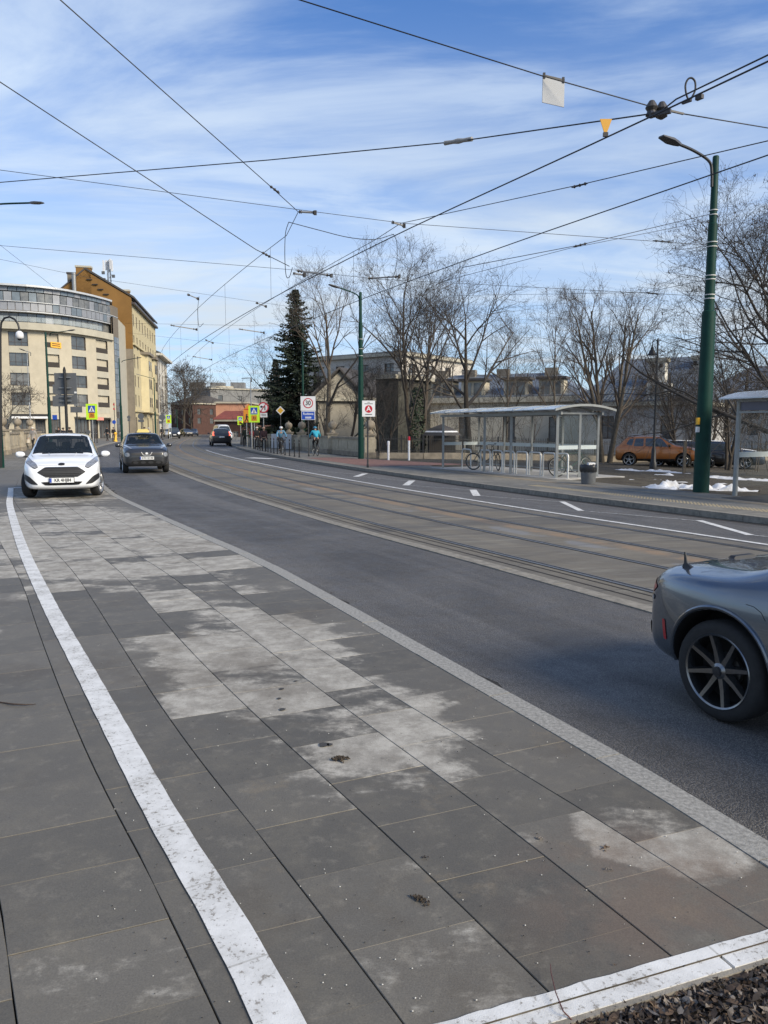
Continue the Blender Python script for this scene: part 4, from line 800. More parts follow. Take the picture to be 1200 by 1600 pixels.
for s, ax in ((-1, 'Y-'), (1, 'Y+')):
    m = MB(); arc = [hit(bv, ax, X(.80) + .366 * cos(q), .335 + .366 * sin(q), .002) for q in np.linspace(-.28, pi + .15, 30)]; arc = [a for a in arc if a]; m.tube(arc, .014, 8); m.build('arch_lip', M_MX, mx, smooth=True)
    patch('side_window', bv, [(X(1.66), .885), (X(2.55), .885), (X(2.25), 1.085), (X(1.78), 1.085), (X(1.66), 1.0)], ax, M_GLASS, mx, .004, .2, 4)
    patch('quarter_window', bv, [(X(1.17), .905), (X(1.52), .89), (X(1.52), 1.045), (X(1.33), 1.02)], ax, M_GLASS, mx, .004, .22, 3)
    seam(bv, [(X(1.60), .885), (X(2.58), .885)], ax, mx, 'window_trim', .007, M_BLK)
    seam(bv, [(X(1.19), z) for z in np.linspace(.34, .66, 8)] + [(X(1.20), .72), (X(1.23), .775), (X(1.29), .81), (X(1.38), .83), (X(1.6), .845)], ax, mx, 'door_seam', .0045)
    seam(bv, [(x, .30) for x in np.linspace(X(1.30), X(2.5), 8)], ax, mx, 'door_seam', .004)
    patch('reflector', bv, [(X(.355), .40), (X(.385), .40), (X(.365), .53), (X(.335), .53)], ax, M_RED, mx, .005, .2, 2)
    seam(bv, [(X(.98), .76), (X(1.03), .755), (X(1.08), .73), (X(1.11), .69)], ax, mx, 'filler_seam', .002)
    seam(bv, [(x, .235) for x in np.linspace(X(1.2), X(2.7), 10)], ax, mx, 'sill_trim', .012, M_BLK)
    tl = [(s * .46, .66), (s * .70, .66), (s * .745, .72), (s * .66, .755), (s * .46, .745)]
    patch('tail_light', bv, tl, 'X-', M_RED, mx, .005, .25, 3); patch('reverse_lamp', bv, [(s * .60, .615), (s * .735, .62), (s * .735, .655), (s * .60, .65)], 'X-', M_LENS, mx, .006, .2, 2)
    patch('bumper_vent', bv, [(s * .45, .34), (s * .66, .36), (s * .70, .46), (s * .50, .42)], 'X-', M_BLK, mx, .006, .2, 2)
seam(bv, [(y, .60) for y in np.linspace(-.68, .68, 12)], 'X-', mx, 'bumper_seam', .003)
h = hit(bv, 'X-', 0, .52, .02); plate(mx, (h.x, 0, .52), -pi / 2, '')
h = hit(bv, 'Z+', X(.36), -.60, -.005); m = MB(); m.loft([[h + Vector((-.045 + k, y, zz_)) for k, y, zz_ in q] for q in ([(0, -.018, 0), (.09, -.016, 0), (.09, .016, 0), (0, .014, 0)], [(.005, -.005, .03), (.03, -.005, .03), (.03, .005, .03), (.005, .005, .03)], [(.0, -.003, .10), (.009, -.003, .10), (.009, .003, .10), (.0, .003, .10)])], closed=True); m.build('aerial', M_BLK, mx, smooth=True)
h2 = hit(bv, 'Z+', X(.30), 0, .0); MB().box((h2.x, 0, h2.z + .01), (.05, .24, .016), taper=.8).build('high_brake_light', M_BLK, mx)
m = MB(); m.loft([[(X(1.5), y, z) for y, z in ((-.36, .90), (-.36, 1.0), (.36, 1.0), (.36, .90))], [(X(1.18), y, z) for y, z in ((-.44, .93), (-.44, .985), (.44, .985), (.44, .95))]], closed=True); m.build('rear_window', M_GLASS, mx)
mirror_part(mx, X(2.55), -.86, .92, M_MX, -1); mirror_part(mx, X(2.55), .86, .92, M_MX, 1)
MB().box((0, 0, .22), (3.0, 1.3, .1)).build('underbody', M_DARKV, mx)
# ================================================================== STREET FURNITURE
M_GREEN = mat('green_pole_paint', (.003, .036, .026), .6, var=.15, scale=5, spec=.25); M_BLKM = mat('black_metal', (.012, .012, .013), .45, var=.15, scale=9); M_GALV = mat('galvanised_steel', (.28, .29, .29), .5, metal=.6, var=.2, scale=14)
M_SHEL = mat('shelter_grey', (.26, .27, .265), .45, metal=.35, var=.12, scale=8); M_LAMP = mat('lamp_housing', (.06, .06, .062), .5, var=.1); M_STONE = mat('sandstone', (.40, .345, .25), .85, var=.22, scale=3, bump=.3, bscale=50)
M_STONE2 = mat('weathered_sandstone', (.26, .22, .165), .9, var=.35, scale=2.5, bump=.4, bscale=50); M_IRON = mat('iron_fence', (.022, .021, .021), .6, var=.3, scale=12); M_WHT = mat('white_enamel', (.70, .70, .70), .5, var=.04)
M_GREYB = mat('sign_back_grey', (.13, .135, .14), .55, metal=.3, var=.1, scale=3); M_SRED = mat('sign_red', (.45, .012, .03), .4, var=0); M_SBLU = mat('sign_blue', (.015, .07, .40), .4, var=0); M_SYG = mat('fluorescent_yellow_green', (.56, .85, .03), .5, var=.03); M_SORG = mat('sign_orange', (.62, .24, .02), .5, var=.03); M_SYEL = mat('sign_yellow', (.72, .40, .03), .5, var=.03)
M_CLAMP = mat('pale_clamp', (.5, .5, .46), .5, var=.1)
def lamp_head(parent, p, q, L=.55):
    p = Vector(p); d = (Vector(q) - p).normalized(); r = Vector((0, 0, 1)).cross(d).normalized(); u = d.cross(r); m = MB()
    secs = [[p + d * x + r * (w * a) + u * (h * b) for a, b in ((-1, -.6), (1, -.6), (.8, .6), (-.8, .6))] for x, w, h in ((-.10, .05, .05), (.02, .09, .06), (.22, .14, .055), (L, .09, .03))]
    m.loft(secs, closed=True); return m.build('lamp_head', M_LAMP, parent, smooth=25)
def pole(name, label, x, y, z0, segs, arm=None, bands=(), group='green tram poles along the street', mt=None):
    """segs: (z0,z1,r0,r1) stacked tapering sections"""
    t = thing(name, label, 'pole', (x, y, z0), 0, group); mt = mt or M_GREEN
    for i, (a, b, r0, r1) in enumerate(segs): m = MB(); m.lathe([(r0, a - z0), (r1, b - z0), (r1 * .8, b - z0 + .02)], 24); m.build('shaft', mt, t, smooth=True)
    for z, r in bands: MB().lathe([(r, -.012), (r + .006, -.012), (r + .006, .012), (r, .012)], 20, (0, 0, z - z0), caps=False).build('clamp_band', M_CLAMP, t)
    if arm:
        pts = [Vector(p) - Vector((x, y, z0)) for p in arm]; m = MB(); m.tube(spl3(pts), .035, 8); m.build('lamp_arm', mt if y > 30 else M_BLKM, t, smooth=True); lamp_head(t, pts[-1], pts[-1] + (pts[-1] - pts[-2]))
    return t
def spl3(P, n=6):
    A = spline([tuple(p)[:2] for p in P], n); Z = spline([(p[2], i) for i, p in enumerate(P)], n); return [Vector((a[0], a[1], z[0])) for a, z in zip(A, Z)]
b1 = PZ(1095, 769, .12); Y1 = b1.y; zf = lambda v, u=1108: PY(u, v, Y1).z
tp = pole('tram_pole', 'large green stepped tram pole standing in the snow beside the bus stop', b1.x, b1.y, .08, [(.08, zf(487), .20, .165), (zf(487), zf(350), .125, .11), (zf(350), zf(245), .092, .075)],
     [PY(1112, 292, Y1 - .08), PY(1112, 270, Y1 - .1), PY(1108, 252, Y1 - .15), PY(1085, 236, Y1 - .4), PY(1058, 224, Y1 - .7)], [(zf(v), .10) for v in (329, 336)] + [(zf(v), .125) for v in (379, 386, 431, 437, 461, 467)])
MB().box((-.19, -.10, PY(1092, 671, Y1).z - .08), (.10, .06, .14), rz=.4).build('sticker', M_PLATE, tp); MB().box((-.19, -.10, PY(1092, 658, Y1).z - .08), (.10, .06, .17), rz=.4).build('sticker', M_SYEL, tp)
b2 = PZ(564, 717, .12); zg = lambda v: PY(566, v, b2.y).z
pole('tram_pole', 'green tram pole with a street light beside the red A board', b2.x, b2.y, .1, [(.1, zg(570), .155, .135), (zg(570), zg(505), .115, .11), (zg(505), zg(457), .085, .075)],
     [PY(561.5, 478, b2.y), PY(561, 466, b2.y), PY(556, 459.5, b2.y - .2), PY(540, 453, b2.y - .6), PY(528, 449, b2.y - .9)], [(zg(v), .12) for v in (530, 545, 556)])
def far_pole(u, vt, d, label, arm=None, z0=.1, r=.14, name='tram_pole', mt=None):
    x = (u - 600) / FPX * d * 1.0; x = PY(u, 668, d).x; zt = PY(u, vt, d).z; zm = zt * .45
    return pole(name, label, x, d, z0, [(z0, zm, r, r * .85), (zm, zt, r * .66, r * .5)], [PY(u, vt + 6, d)] + [PY(a, b, d - .3 * (i + 1)) for i, (a, b) in enumerate(arm)] if arm else None, mt=mt, group='green tram poles along the street' if mt is None else 'plain street light masts')
far_pole(474, 535, 64, 'slim green pole half hidden behind the dark spruce', None)
pA = pole('tram_pole', 'green pole cut by the left edge with a lamp arm high above', -15.95, 32.0, .1, [(.1, 5.0, .17, .15), (5.0, 8.2, .125, .115), (8.2, 10.6, .09, .08)], [PY(-22, 330, 32), PY(-14, 321, 31.8), PY(5, 318.5, 31.4), PY(50, 317, 30.8)])
far_pole(78, 519, 62, 'green tram pole in front of the rounded apartment block', [(80, 520), (95, 518.5), (108, 516.5)])
far_pole(190, 560, 86, 'green tram pole at the right end of the rounded apartment block', [(193, 563.5), (205, 561), (214, 559.5)])
far_pole(243, 590, 112, 'green tram pole before the yellow tenement facade', [(240, 592), (230, 589), (219, 586)])
far_pole(277, 640, 150, 'thin green pole standing before the brown far house', None, r=.12)
far_pole(393, 590.5, 62, 'grey street light mast behind the large pedestrian sign', [(392.5, 591), (389, 590.6), (385, 590.8)], r=.075, mt=M_GALV)
far_pole(267, 625, 118, 'pale grey mast carrying the distant crossing sign', [(266, 625.5), (271, 624.5), (274, 625)], r=.06, mt=M_GALV)
far_pole(48, 550, 84, 'thin grey double lamp mast left of the green pole on the left', [(47.5, 551), (43, 549.5), (38, 547.6)], r=.07, mt=M_GALV)
# gooseneck lamp with white camera dome
t = thing('gooseneck_lamp', 'black gooseneck post with a white dome camera at the left edge', 'lamp post', (-15.55, 31.4, .12)); q = lambda u, v: PY(u, v, 31.4) - Vector((-15.55, 31.4, .12))
MB().tube([q(1, 730), q(.5, 600), q(.5, 520), q(2, 504), q(7, 497), q(15, 495), q(23, 499), q(28, 506), q(30.5, 516)], [.07, .06, .045, .04, .04, .04, .04, .04, .04], 10).build('post', M_BLKM, t, smooth=True)
MB().lathe([(.06, .12), (.13, .06), (.155, -.02), (.15, -.14), (.10, -.19), (.02, -.205)], 18, tuple(q(30.5, 522))).build('camera_dome', M_WHT, t, smooth='all'); MB().lathe([(.095, .03), (.09, -.03), (.05, -.075), (.01, -.09)], 14, tuple(q(30.5, 528.5))).build('camera_lens', M_DARKV, t, smooth='all')
# black bell lamp on the lawn
x, y = PY(1021, 718, 36).x, 36; z0 = lawn_at(x, y) + .02; t = thing('bell_lamp', 'black lamp post with a bell shaped lantern in front of the orange car', 'lamp post', (x, y, z0)); q = lambda u, v: PY(u, v, 36) - Vector((x, y, z0))
zt = q(1028, 530).z; m = MB(); m.lathe([(.17, 0), (.17, .25), (.12, .35), (.10, .9), (.06, 1.0), (.05, 3.2), (.038, zt), (.02, zt + .05)], 14); m.build('post', M_BLKM, t, smooth=True)
e = q(1020, 552); MB().tube([(0, 0, zt - .35), (-.04, 0, zt - .08), (-.14, 0, zt + .0), (-.23, 0, zt - .12), (-.25, 0, zt - .38)], .022, 8).build('bracket', M_BLKM, t, smooth=True)
MB().lathe([(.02, .08), (.07, .05), (.08, -.05), (.13, -.12), (.15, -.2), (.21, -.29), (.20, -.31), (.10, -.31)], 18, (-.25, 0, zt - .42)).build('lantern', M_BLKM, t, smooth=25)
# ------------------------------------------------------------------ signs
def flat(name, pts, mt, parent, y=-.012, th=.004):
    m = MB(); m.prism([(a, 0, b) for a, b in pts], (0, y, 0), (0, y - th, 0)); return m.build(name, mt, parent)
def disc(cx, cz, r, n=24, a0=0.): return [(cx + r * cos(a0 + 2 * pi * k / n), cz + r * sin(a0 + 2 * pi * k / n)) for k in range(n)]
def rect(x0, x1, z0, z1): return [(x0, z0), (x1, z0), (x1, z1), (x0, z1)]
def sign(name, label, u, d, zb, zpost, rz=0., r=.03, mt=None, cat='sign', group=None, base=True):
    p = PY(u, 668, d); t = thing(name, label, cat, (p.x, d, zb), rz, group); m = MB(); m.lathe([(r * 1.5, 0), (r * 1.4, .12), (r, .15), (r, zpost - zb), (r * .5, zpost - zb + .02)] if base else [(r, 0), (r, zpost - zb)], 12); m.build('post', mt or M_GALV, t, smooth=True); return t
def Z(u, v, d, zb): return PY(u, v, d).z - zb
def walker(parent, cx, cz, s, mt, y, flip=1):
    flat('symbol', disc(cx + .02 * s * flip, cz + .36 * s, .075 * s, 10), mt, parent, y)
    flat('symbol', [(cx - .09 * s, cz + .27 * s), (cx + .10 * s, cz + .27 * s), (cx + .07 * s, cz - .02 * s), (cx - .06 * s, cz - .02 * s)], mt, parent, y)
    for a, b in ((-.2, -.38), (.2, -.38)): flat('symbol', [(cx - .05 * s, cz), (cx + .05 * s, cz), (cx + a * s + .05 * s, cz + b * s), (cx + a * s - .05 * s, cz + b * s)], mt, parent, y - .001)
    flat('symbol', [(cx + .07 * s, cz + .26 * s), (cx + .24 * s, cz + .08 * s), (cx + .19 * s, cz + .04 * s), (cx + .04 * s, cz + .17 * s)], mt, parent, y - .002)
def crossing(name, label, u, d, zb, u0, u1, v0, v1, rz=0.):
    zt = Z(u, v0, d, zb); zl = Z(u, v1, d, zb); w = (u1 - u0) / FPX * d; t = sign(name, label, u, d, zb, zb + zt - .1, rz, .04); h = zt - zl; cx = PY((u0 + u1) / 2, 668, d).x - PY(u, 668, d).x
    b = MB().box((cx, -.06, (zt + zl) / 2), (w, .03, h)).build('board', M_SYG, t); s = w * .62; cz = zt - w * .16 - s / 2; y = -.078
    flat('blue_panel', rect(cx - s / 2, cx + s / 2, cz - s / 2, cz + s / 2), M_SBLU, b, y); flat('white_triangle', [(cx - s * .44, cz - s * .36), (cx + s * .44, cz - s * .36), (cx, cz + s * .42)], M_WHT, b, y - .005); walker(b, cx, cz - s * .10, s * .62, M_INK, y - .010)
    s2 = w * .5; c2 = zl + h * .07 + s2 / 2 + .03; flat('orange_panel', rect(cx - s2 / 2, cx + s2 / 2, c2 - s2 / 2, c2 + s2 / 2), M_SORG, b, y); walker(b, cx - s2 * .12, c2, s2 * .7, M_INK, y - .005); walker(b, cx + s2 * .2, c2 - s2 * .03, s2 * .55, M_INK, y - .008); return t
crossing('crossing_sign', 'large yellow green pedestrian crossing sign left of the no left turn sign', 397.5, 62, .12, 389, 406, 634, 660); crossing('crossing_sign', 'yellow green pedestrian crossing sign above the white hatchback', 145, 64, .12, 136, 153.5, 631, 655.5)
crossing('crossing_sign', 'small distant pedestrian crossing sign in front of the orange wall', 376, 108, .1, 371.5, 380, 650.5, 664); crossing('crossing_sign', 'small distant pedestrian crossing sign above the oncoming off road car', 264.5, 116, .1, 260, 268, 648.5, 661.5)
# orange children warning board seen from the side of the crossing sign
t = sign('warning_board', 'orange gabled children warning board behind the large pedestrian sign', 385.5, 66, .12, PY(386, 636, 66).z, .25, .04); z1 = Z(386, 660, 66, .12); z2 = Z(386, 640, 66, .12); z3 = Z(386, 630.5, 66, .12)
m = MB(); m.prism([(-.26, 0, z1), (.24, 0, z1), (.24, 0, z3), (-.26, 0, z2)], (0, -.05, 0), (0, -.07, 0)); b = m.build('board', M_SORG, t); walker(b, 0, (z1 + z2) / 2 - .2, .85, M_INK, -.072); flat('stripe', rect(-.2, .2, z2 - .02, z2 + .05), M_SRED, b, -.072)
# no left turn
t = sign('no_turn_sign', 'round red rimmed no left turn sign with a white plate below', 412, 64, .12, PY(412, 629, 64).z, 0, .035); c = Z(412, 636.8, 64, .12); r = 8.3 / FPX * 64; b = flat('disc', disc(0, c, r), M_SRED, t, -.04, .02); flat('white_face', disc(0, c, r * .78), M_WHT, b, -.062)
flat('arrow', [(.10, c - .22), (.18, c - .22), (.18, c + .10), (-.10, c + .10), (-.10, c + .18), (-.28, c + .06), (-.10, c - .06), (-.10, c + .02), (.10, c + .02)], M_INK, b, -.067); flat('slash', [(-.26, c - .32), (-.20, c - .35), (.27, c + .30), (.21, c + .34)], M_SRED, b, -.072)
z1 = Z(412, 652, 64, .12); MB().box((0.03, -.04, z1 + .18), (.58, .02, .36)).build('plate', M_WHT, t); 
for k in (0, 1): flat('plate_lines', rect(-.16, .22, z1 + .10 + k * .12, z1 + .15 + k * .12), M_GREYB, t, -.052)
# priority diamond
t = sign('priority_sign', 'yellow diamond priority sign with a white border before the spruce', 438.6, 62, .12, PY(438.6, 645, 62).z, 0, .03, M_BLKM); c = Z(438.6, 641.5, 62, .12); b = flat('diamond', disc(0, c, .36, 4), M_WHT, t, -.04, .015); flat('yellow_face', disc(0, c, .25, 4), M_SYEL, b, -.057)
# 30 zone and river name
t = sign('speed_sign', 'white speed limit board reading 30 above the blue river name board', 482, 44.6, .12, PY(482, 620, 44.6).z, -.05, .035, M_BLKM); zt = Z(482, 619, 44.6, .12); zm = Z(482, 642, 44.6, .12); zl = Z(482, 656.3, 44.6, .12); w = .86
b = MB().box((0, -.05, (zt + zm) / 2), (w, .025, zt - zm - .015)).build('board', M_WHT, t); c = (zt + zm) / 2 + .02; flat('red_ring', disc(0, c, .29, 32), M_SRED, b, -.064, .003); flat('ring_face', disc(0, c, .235, 32), M_WHT, b, -.068, .003); text_mesh('30', .38, M_INK, 'lettering', b, (0, -.073, c), sx=.85, bold=.006)
b = MB().box((0, -.05, (zm + zl) / 2), (.79, .025, zm - zl - .02)).build('river_board', M_WHT, t); flat('blue_face', rect(-.365, .365, zl + .035, zm - .045), M_SBLU, b, -.064, .003); text_mesh('Rudawa', .19, M_WHT, 'lettering', b, (0, -.070, zm - .17), bold=.003); flat('river_symbol', rect(-.17, .17, zl + .09, zl + .19), M_WHT, b, -.068, .003)
for k in range(3): flat('river_wave', [(-.15 + .05 * i, zl + .115 + .025 * k + .006 * (i % 2)) for i in range(7)] + [(.15 - .05 * i, zl + .121 + .025 * k + .006 * (i % 2)) for i in range(7)], M_SBLU, b, -.072, .002)
# red A board
t = sign('parking_zone_sign', 'white board with a red circled letter A on a black post', 574.5, 32.2, .12, PY(576, 628, 32.2).z, .05, .035, M_BLKM); zt = Z(576, 626, 32.2, .12); zl = Z(576, 651, 32.2, .12); b = MB().box((.04, -.05, (zt + zl) / 2), (.535, .02, zt - zl)).build('board', M_WHT, t); c = zt - .345
flat('red_disc', disc(.04, c, .155, 28), M_SRED, b, -.062, .003); text_mesh('A', .27, M_WHT, 'lettering', b, (.04, -.067, c), bold=.006)
for a, z, w_, h_ in ((.04, zt - .07, .10, .022), (.04, zt - .13, .34, .026), (.04, zl + .09, .28, .036)): flat('small_print', rect(a - w_ / 2, a + w_ / 2, z - h_ / 2, z + h_ / 2), M_GREYB, b, -.062, .002)
# sign backs on the left
t = sign('direction_board', 'large dark grey back of a direction board on a black post', 104.5, 46, .12, PY(104.5, 577, 46).z, 0, .085, M_BLKM); f = lambda v: Z(104.5, v, 46, .12); k = 46 / FPX
for nm, u0, u1, v0, v1 in (('board', 87, 121, 582.5, 616.3), ('board', 87.5, 121, 616.8, 632)):
    b = MB().box((((u0 + u1) / 2 - 104.5) * k, .14, (f(v0) + f(v1)) / 2), ((u1 - u0) * k, .03, f(v0) - f(v1))).build(nm, M_GREYB, t)
for v in (589.5, 606, 620, 626.5): MB().box((0, .05, f(v)), (18 * k, .06, .05)).build('bracket', M_GALV, t)
MB().box((.55, .12, f(613)), (.14, .02, .10)).build('sticker', M_PLATE, t); m = MB(); m.lathe([(.05, 0), (.07, .06), (.03, .14), (.005, .16)], 12, (0, 0, f(577))); m.build('finial', M_BLKM, t, smooth='all')
def backs(label, u, d, items, vtop, r=.05):
    t = sign('sign_back', label, u, d, .1, PY(u, vtop, d).z, 0, r, M_BLKM); k = d / FPX
    for kind, du, v, w, h in items:
        z = Z(u, v, d, .1)
        if kind == 'disc': flat('disc', disc(du * k, z, w * k, 20), M_GREYB, t, -.06, .02)
        else: MB().box((du * k, -.07, z), (w * k, .03, h * k)).build('board', M_GREYB if kind == 'box' else (M_SBLU if kind == 'blue' else M_SRED), t)
backs('dark grey sign backs on twin posts left of the large board', 94, 52, [('box', -1, 608, 14, 14), ('box', 0, 627, 18, 16), ('blue', -7, 652, 7, 7)], 590)
backs('small grey double sign back right of the large direction board', 121, 56, [('box', 0, 640, 18, 9)], 634)
backs('round grey sign back with a small plate before the yellow tenement', 221, 96, [('disc', 0, 650.5, 4.8, 0), ('box', 0, 657.5, 9, 4)], 646, .06); backs('round grey sign back near the white corner house', 254, 104, [('disc', 0, 652, 4.6, 0), ('box', -3, 660, 5, 4)], 647, .06)
backs('thin black double sign back before the grey side wall', 202, 100, [('disc', 0, 652, 2.6, 0), ('box', 0, 656.5, 4, 3)], 649, .05); backs('thin red and white sign on a slim post near the shop', 179.5, 98, [('red', 0, 632, 2.2, 3), ('red', 0, 639, 2.2, 3)], 629, .04)
t = sign('round_sign', 'small round blue sign above the yellow bollard', 178.8, 92, .1, PY(179, 657, 92).z, 0, .035); flat('disc', disc(0, Z(179, 659.5, 92, .1), .23), M_SBLU, t, -.05, .02)
backs('small red and white round sign beside the shop entrance', 138, 66, [('disc', 0, 675, 3.4, 0)], 672, .03)
# ------------------------------------------------------------------ bollards
for i, (u, v) in enumerate(((467.7, 714.8), (460.2, 713.6), (452.5, 712.3), (445.5, 711.3), (439.5, 710.2), (433.4, 709.2), (428, 708.3), (423.3, 707.3), (418.8, 706.4), (414.6, 705.5), (410.3, 704.7), (406.5, 703.9), (402.9, 702.9), (399.6, 702.1), (396.6, 701.4))):
    p = PZ(u, v, .12); proto = None
    if i == 0:
        t = thing('bollard', 'slim black bollard nearest the speed limit sign', 'bollard', p, 0, 'black bollards along the bridge kerb'); MB().lathe([(.05, 0), (.05, .05), (.033, .07), (.031, .9), (.038, .92), (.038, .96), (.02, .99)], 12).build('shaft', M_BLKM, t, smooth=True); MB().lathe([(.036, .80), (.036, .84)], 12).build('collar', M_GALV, t); bol = t
    else: c = copy_tree(bol); c.location = p; c['label'] = ('second slim black bollard counted from the speed limit sign', 'third slim black bollard counted from the speed limit sign', 'slim black bollard just right of the light blue cyclist', 'slim black bollard in front of the light blue cyclist', 'slim black bollard just left of the light blue cyclist', 'slim black bollard second left of the light blue cyclist', 'slim black bollard third left of the light blue cyclist', 'slim black bollard just right of the burgundy jacket walker', 'slim black bollard in front of the burgundy jacket walker', 'slim black bollard just left of the burgundy jacket walker', 'slim black bollard two left of the burgundy jacket walker', 'slim black bollard in front of the person in black', 'slim black bollard just right of the large pedestrian sign mast', 'last slim black bollard at the foot of the pedestrian sign mast')[i - 1]
for i in range(7):
    c = copy_tree(bol); c.location = PZ(126 + i * 4.3, 694 - .3 * i, .12); c.scale = (1.2, 1.2, 1.25); c['label'] = '%s black post counted from the left in the short row above the hatchback roof' % ('first', 'second', 'third', 'fourth', 'fifth', 'sixth', 'last')[i]; c['group'] = 'black posts before the shop'
t = thing('yellow_bollard', 'bright yellow bollard at the bend behind the taxi', 'bollard', PZ(180.5, 690, .12)); MB().lathe([(.22, 0), (.22, .12), (.16, .2), (.16, .85), (.2, .9), (.2, 1.0), (.12, 1.12), (.03, 1.15)], 16).build('shaft', mat('yellow_paint', (.75, .42, .02), .5, var=.1), t, smooth=True); MB().lathe([(.205, .9), (.205, .99)], 16).build('collar', M_SYEL, t)
for u, lab, m_ in ((607, 'short white marker post near the iron fence', None), (639, 'white marker post with a red head near the iron fence', M_SRED)):
    p = PZ(u, 712, .1); p = PY(u, 712, 39.5); p.z = .05; t = thing('marker_post', lab, 'post', p); hh = PY(u, 689 if m_ is None else 682, 39.5).z - .05
    MB().lathe([(.055, 0), (.055, hh - .2), (.05, hh - .18)], 12).build('shaft', M_WHT, t); MB().lathe([(.065, hh - .2), (.065, hh - .03), (.04, hh)], 12).build('cap', m_ or M_WHT, t)
p = PY(1069, 730, 31); p.z = lawn_at(p.x, 31); t = MB().box((0, 0, .65), (.11, .09, 1.3)).build('wooden_post', mat('grey_wood', (.12, .10, .075), .9, var=.3, scale=20), None, loc=p); tag(t, 'weathered wooden stake right of the orange car on the lawn', 'post')
# ------------------------------------------------------------------ bicycle and bus shelters
M_PANE = mat('shelter_glass', (.25, .30, .30), .03, var=0, alpha=.05, spec=.5); M_BAND = mat('frosted_band', (.62, .68, .68), .5, var=.05, alpha=.75); M_ROOF = mat('polycarbonate_roof', (.42, .46, .50), .22, metal=.2, var=.1, scale=3, coat=.4)
F0 = Vector((2.42, 31.6)); FD = Vector((.457, -.89)).normalized(); FN = Vector((.89, .457)).normalized(); Fp = lambda s, n, z: Vector((*(FD * s + FN * n), z))
t = thing('bicycle_shelter', 'long grey glazed bicycle shelter with a curved pale roof', 'shelter', (F0.x, F0.y, .125)); HT = 2.12
for s in (0, 2.95, 4.6, 7.1): MB().beam(Fp(s, 0, 0), Fp(s, 0, HT), .085, .085, up=(1, 0, 0)).build('post', M_SHEL, t)
for s in (0, 1.8, 3.55, 5.3, 7.1): MB().beam(Fp(s, 1.75, 0), Fp(s, 1.75, HT), .07, .07, up=(1, 0, 0)).build('post', M_SHEL, t)
MB().beam(Fp(7.1, .95, 0), Fp(7.1, .95, HT), .075, .075, up=(1, 0, 0)).build('post', M_SHEL, t)
for n in (0, 1.75): MB().beam(Fp(-.2, n, HT), Fp(7.3, n, HT), .07, .09).build('beam', M_SHEL, t)
for s in (0, 7.1): MB().beam(Fp(s, 0, HT), Fp(s, 1.75, HT), .06, .06).build('beam', M_SHEL, t)
MB().beam(Fp(7.1, 0, .14), Fp(7.1, 1.75, .14), .04, .05).build('rail', M_SHEL, t); MB().beam(Fp(0, 1.75, .16), Fp(7.1, 1.75, .16), .04, .05).build('rail', M_SHEL, t)
arcz = lambda n: HT + .12 + .17 * (1 - ((n - .87) / 1.32) ** 2)
ns = np.linspace(-.42, 2.16, 11)
for k in range(7):
    a, b = -.35 + k * 1.115, -.35 + (k + 1) * 1.115 - .02; m = MB()
    m.loft([[Fp(a, n, arcz(n)), Fp(b, n, arcz(n)), Fp(b, n, arcz(n) - .025), Fp(a, n, arcz(n) - .025)] for n in ns], closed=True); m.build('roof_panel', M_ROOF, t, smooth=True)
for k in range(8):
    a = -.36 + k * 1.115; m = MB(); m.loft([[Fp(a, n, arcz(n) + .012), Fp(a + .05, n, arcz(n) + .012), Fp(a + .05, n, arcz(n) - .06), Fp(a, n, arcz(n) - .06)] for n in ns], closed=True); m.build('roof_rib', M_SHEL, t)
for i, s in enumerate((0, 1.8, 3.55, 5.3)):
    e = (1.8, 3.55, 5.3, 7.1)[i]; g = MB().beam(Fp(s + .05, 1.75, 1.13), Fp(e - .05, 1.75, 1.13), .008, 1.82).build('glass_pane', M_PANE, t); MB().beam(Fp(s + .06, 1.742, 1.0), Fp(e - .06, 1.742, 1.0), .006, .13).build('frosted_band', M_BAND, g)
for s in (0, 7.1):
    for a, e in ((.06, .9), (1.0, 1.7)): g = MB().beam(Fp(s, a, 1.13), Fp(s, e, 1.13), .008, 1.82).build('glass_pane', M_PANE, t); MB().beam(Fp(s - .008, a, 1.0), Fp(s - .008, e, 1.0), .006, .13).build('frosted_band', M_BAND, g)
# hoops
M_INOX = mat('brushed_inox', (.55, .55, .53), .45, metal=.5, var=.15, scale=20)
hs = None
for i, s in enumerate((1.05, 2.35, 3.12, 3.85, 4.6, 5.35, 6.1, 6.75)):
    p = F0 + FD * s + FN * .25; lab = ('brushed steel bicycle hoop at the left beside the first parked bicycle', 'brushed steel bicycle hoop at the front wheel of the first bicycle')[i] if i < 2 else ('brushed steel bicycle hoop nearest the black litter bin' if i == 7 else '%s of four empty steel hoops in the middle of the bicycle shelter' % ('leftmost', 'second', 'third', 'rightmost')[i - 2] if i < 6 else 'brushed steel hoop at the rear wheel of the second bicycle')
    if hs is None:
        hs = thing('bike_stand', lab, 'bike stand', (p.x, p.y, .125), atan2(FD.y, FD.x), 'steel hoops in the bicycle shelter'); w = .62
        MB().tube([(0, 0, 0), (0, 0, .70), (.02, 0, .76), (.06, 0, .795), (.12, 0, .80), (w - .12, 0, .80), (w - .06, 0, .795), (w - .02, 0, .76), (w, 0, .70), (w, 0, 0)], .030, 10).build('hoop', M_INOX, hs, smooth=True)
        for x in (0, w): MB().lathe([(.06, 0), (.06, .012), (.03, .014)], 14, (x, 0, 0)).build('foot_plate', M_INOX, hs)
    else: c = copy_tree(hs); c.location = (p.x, p.y, .125); c['label'] = lab
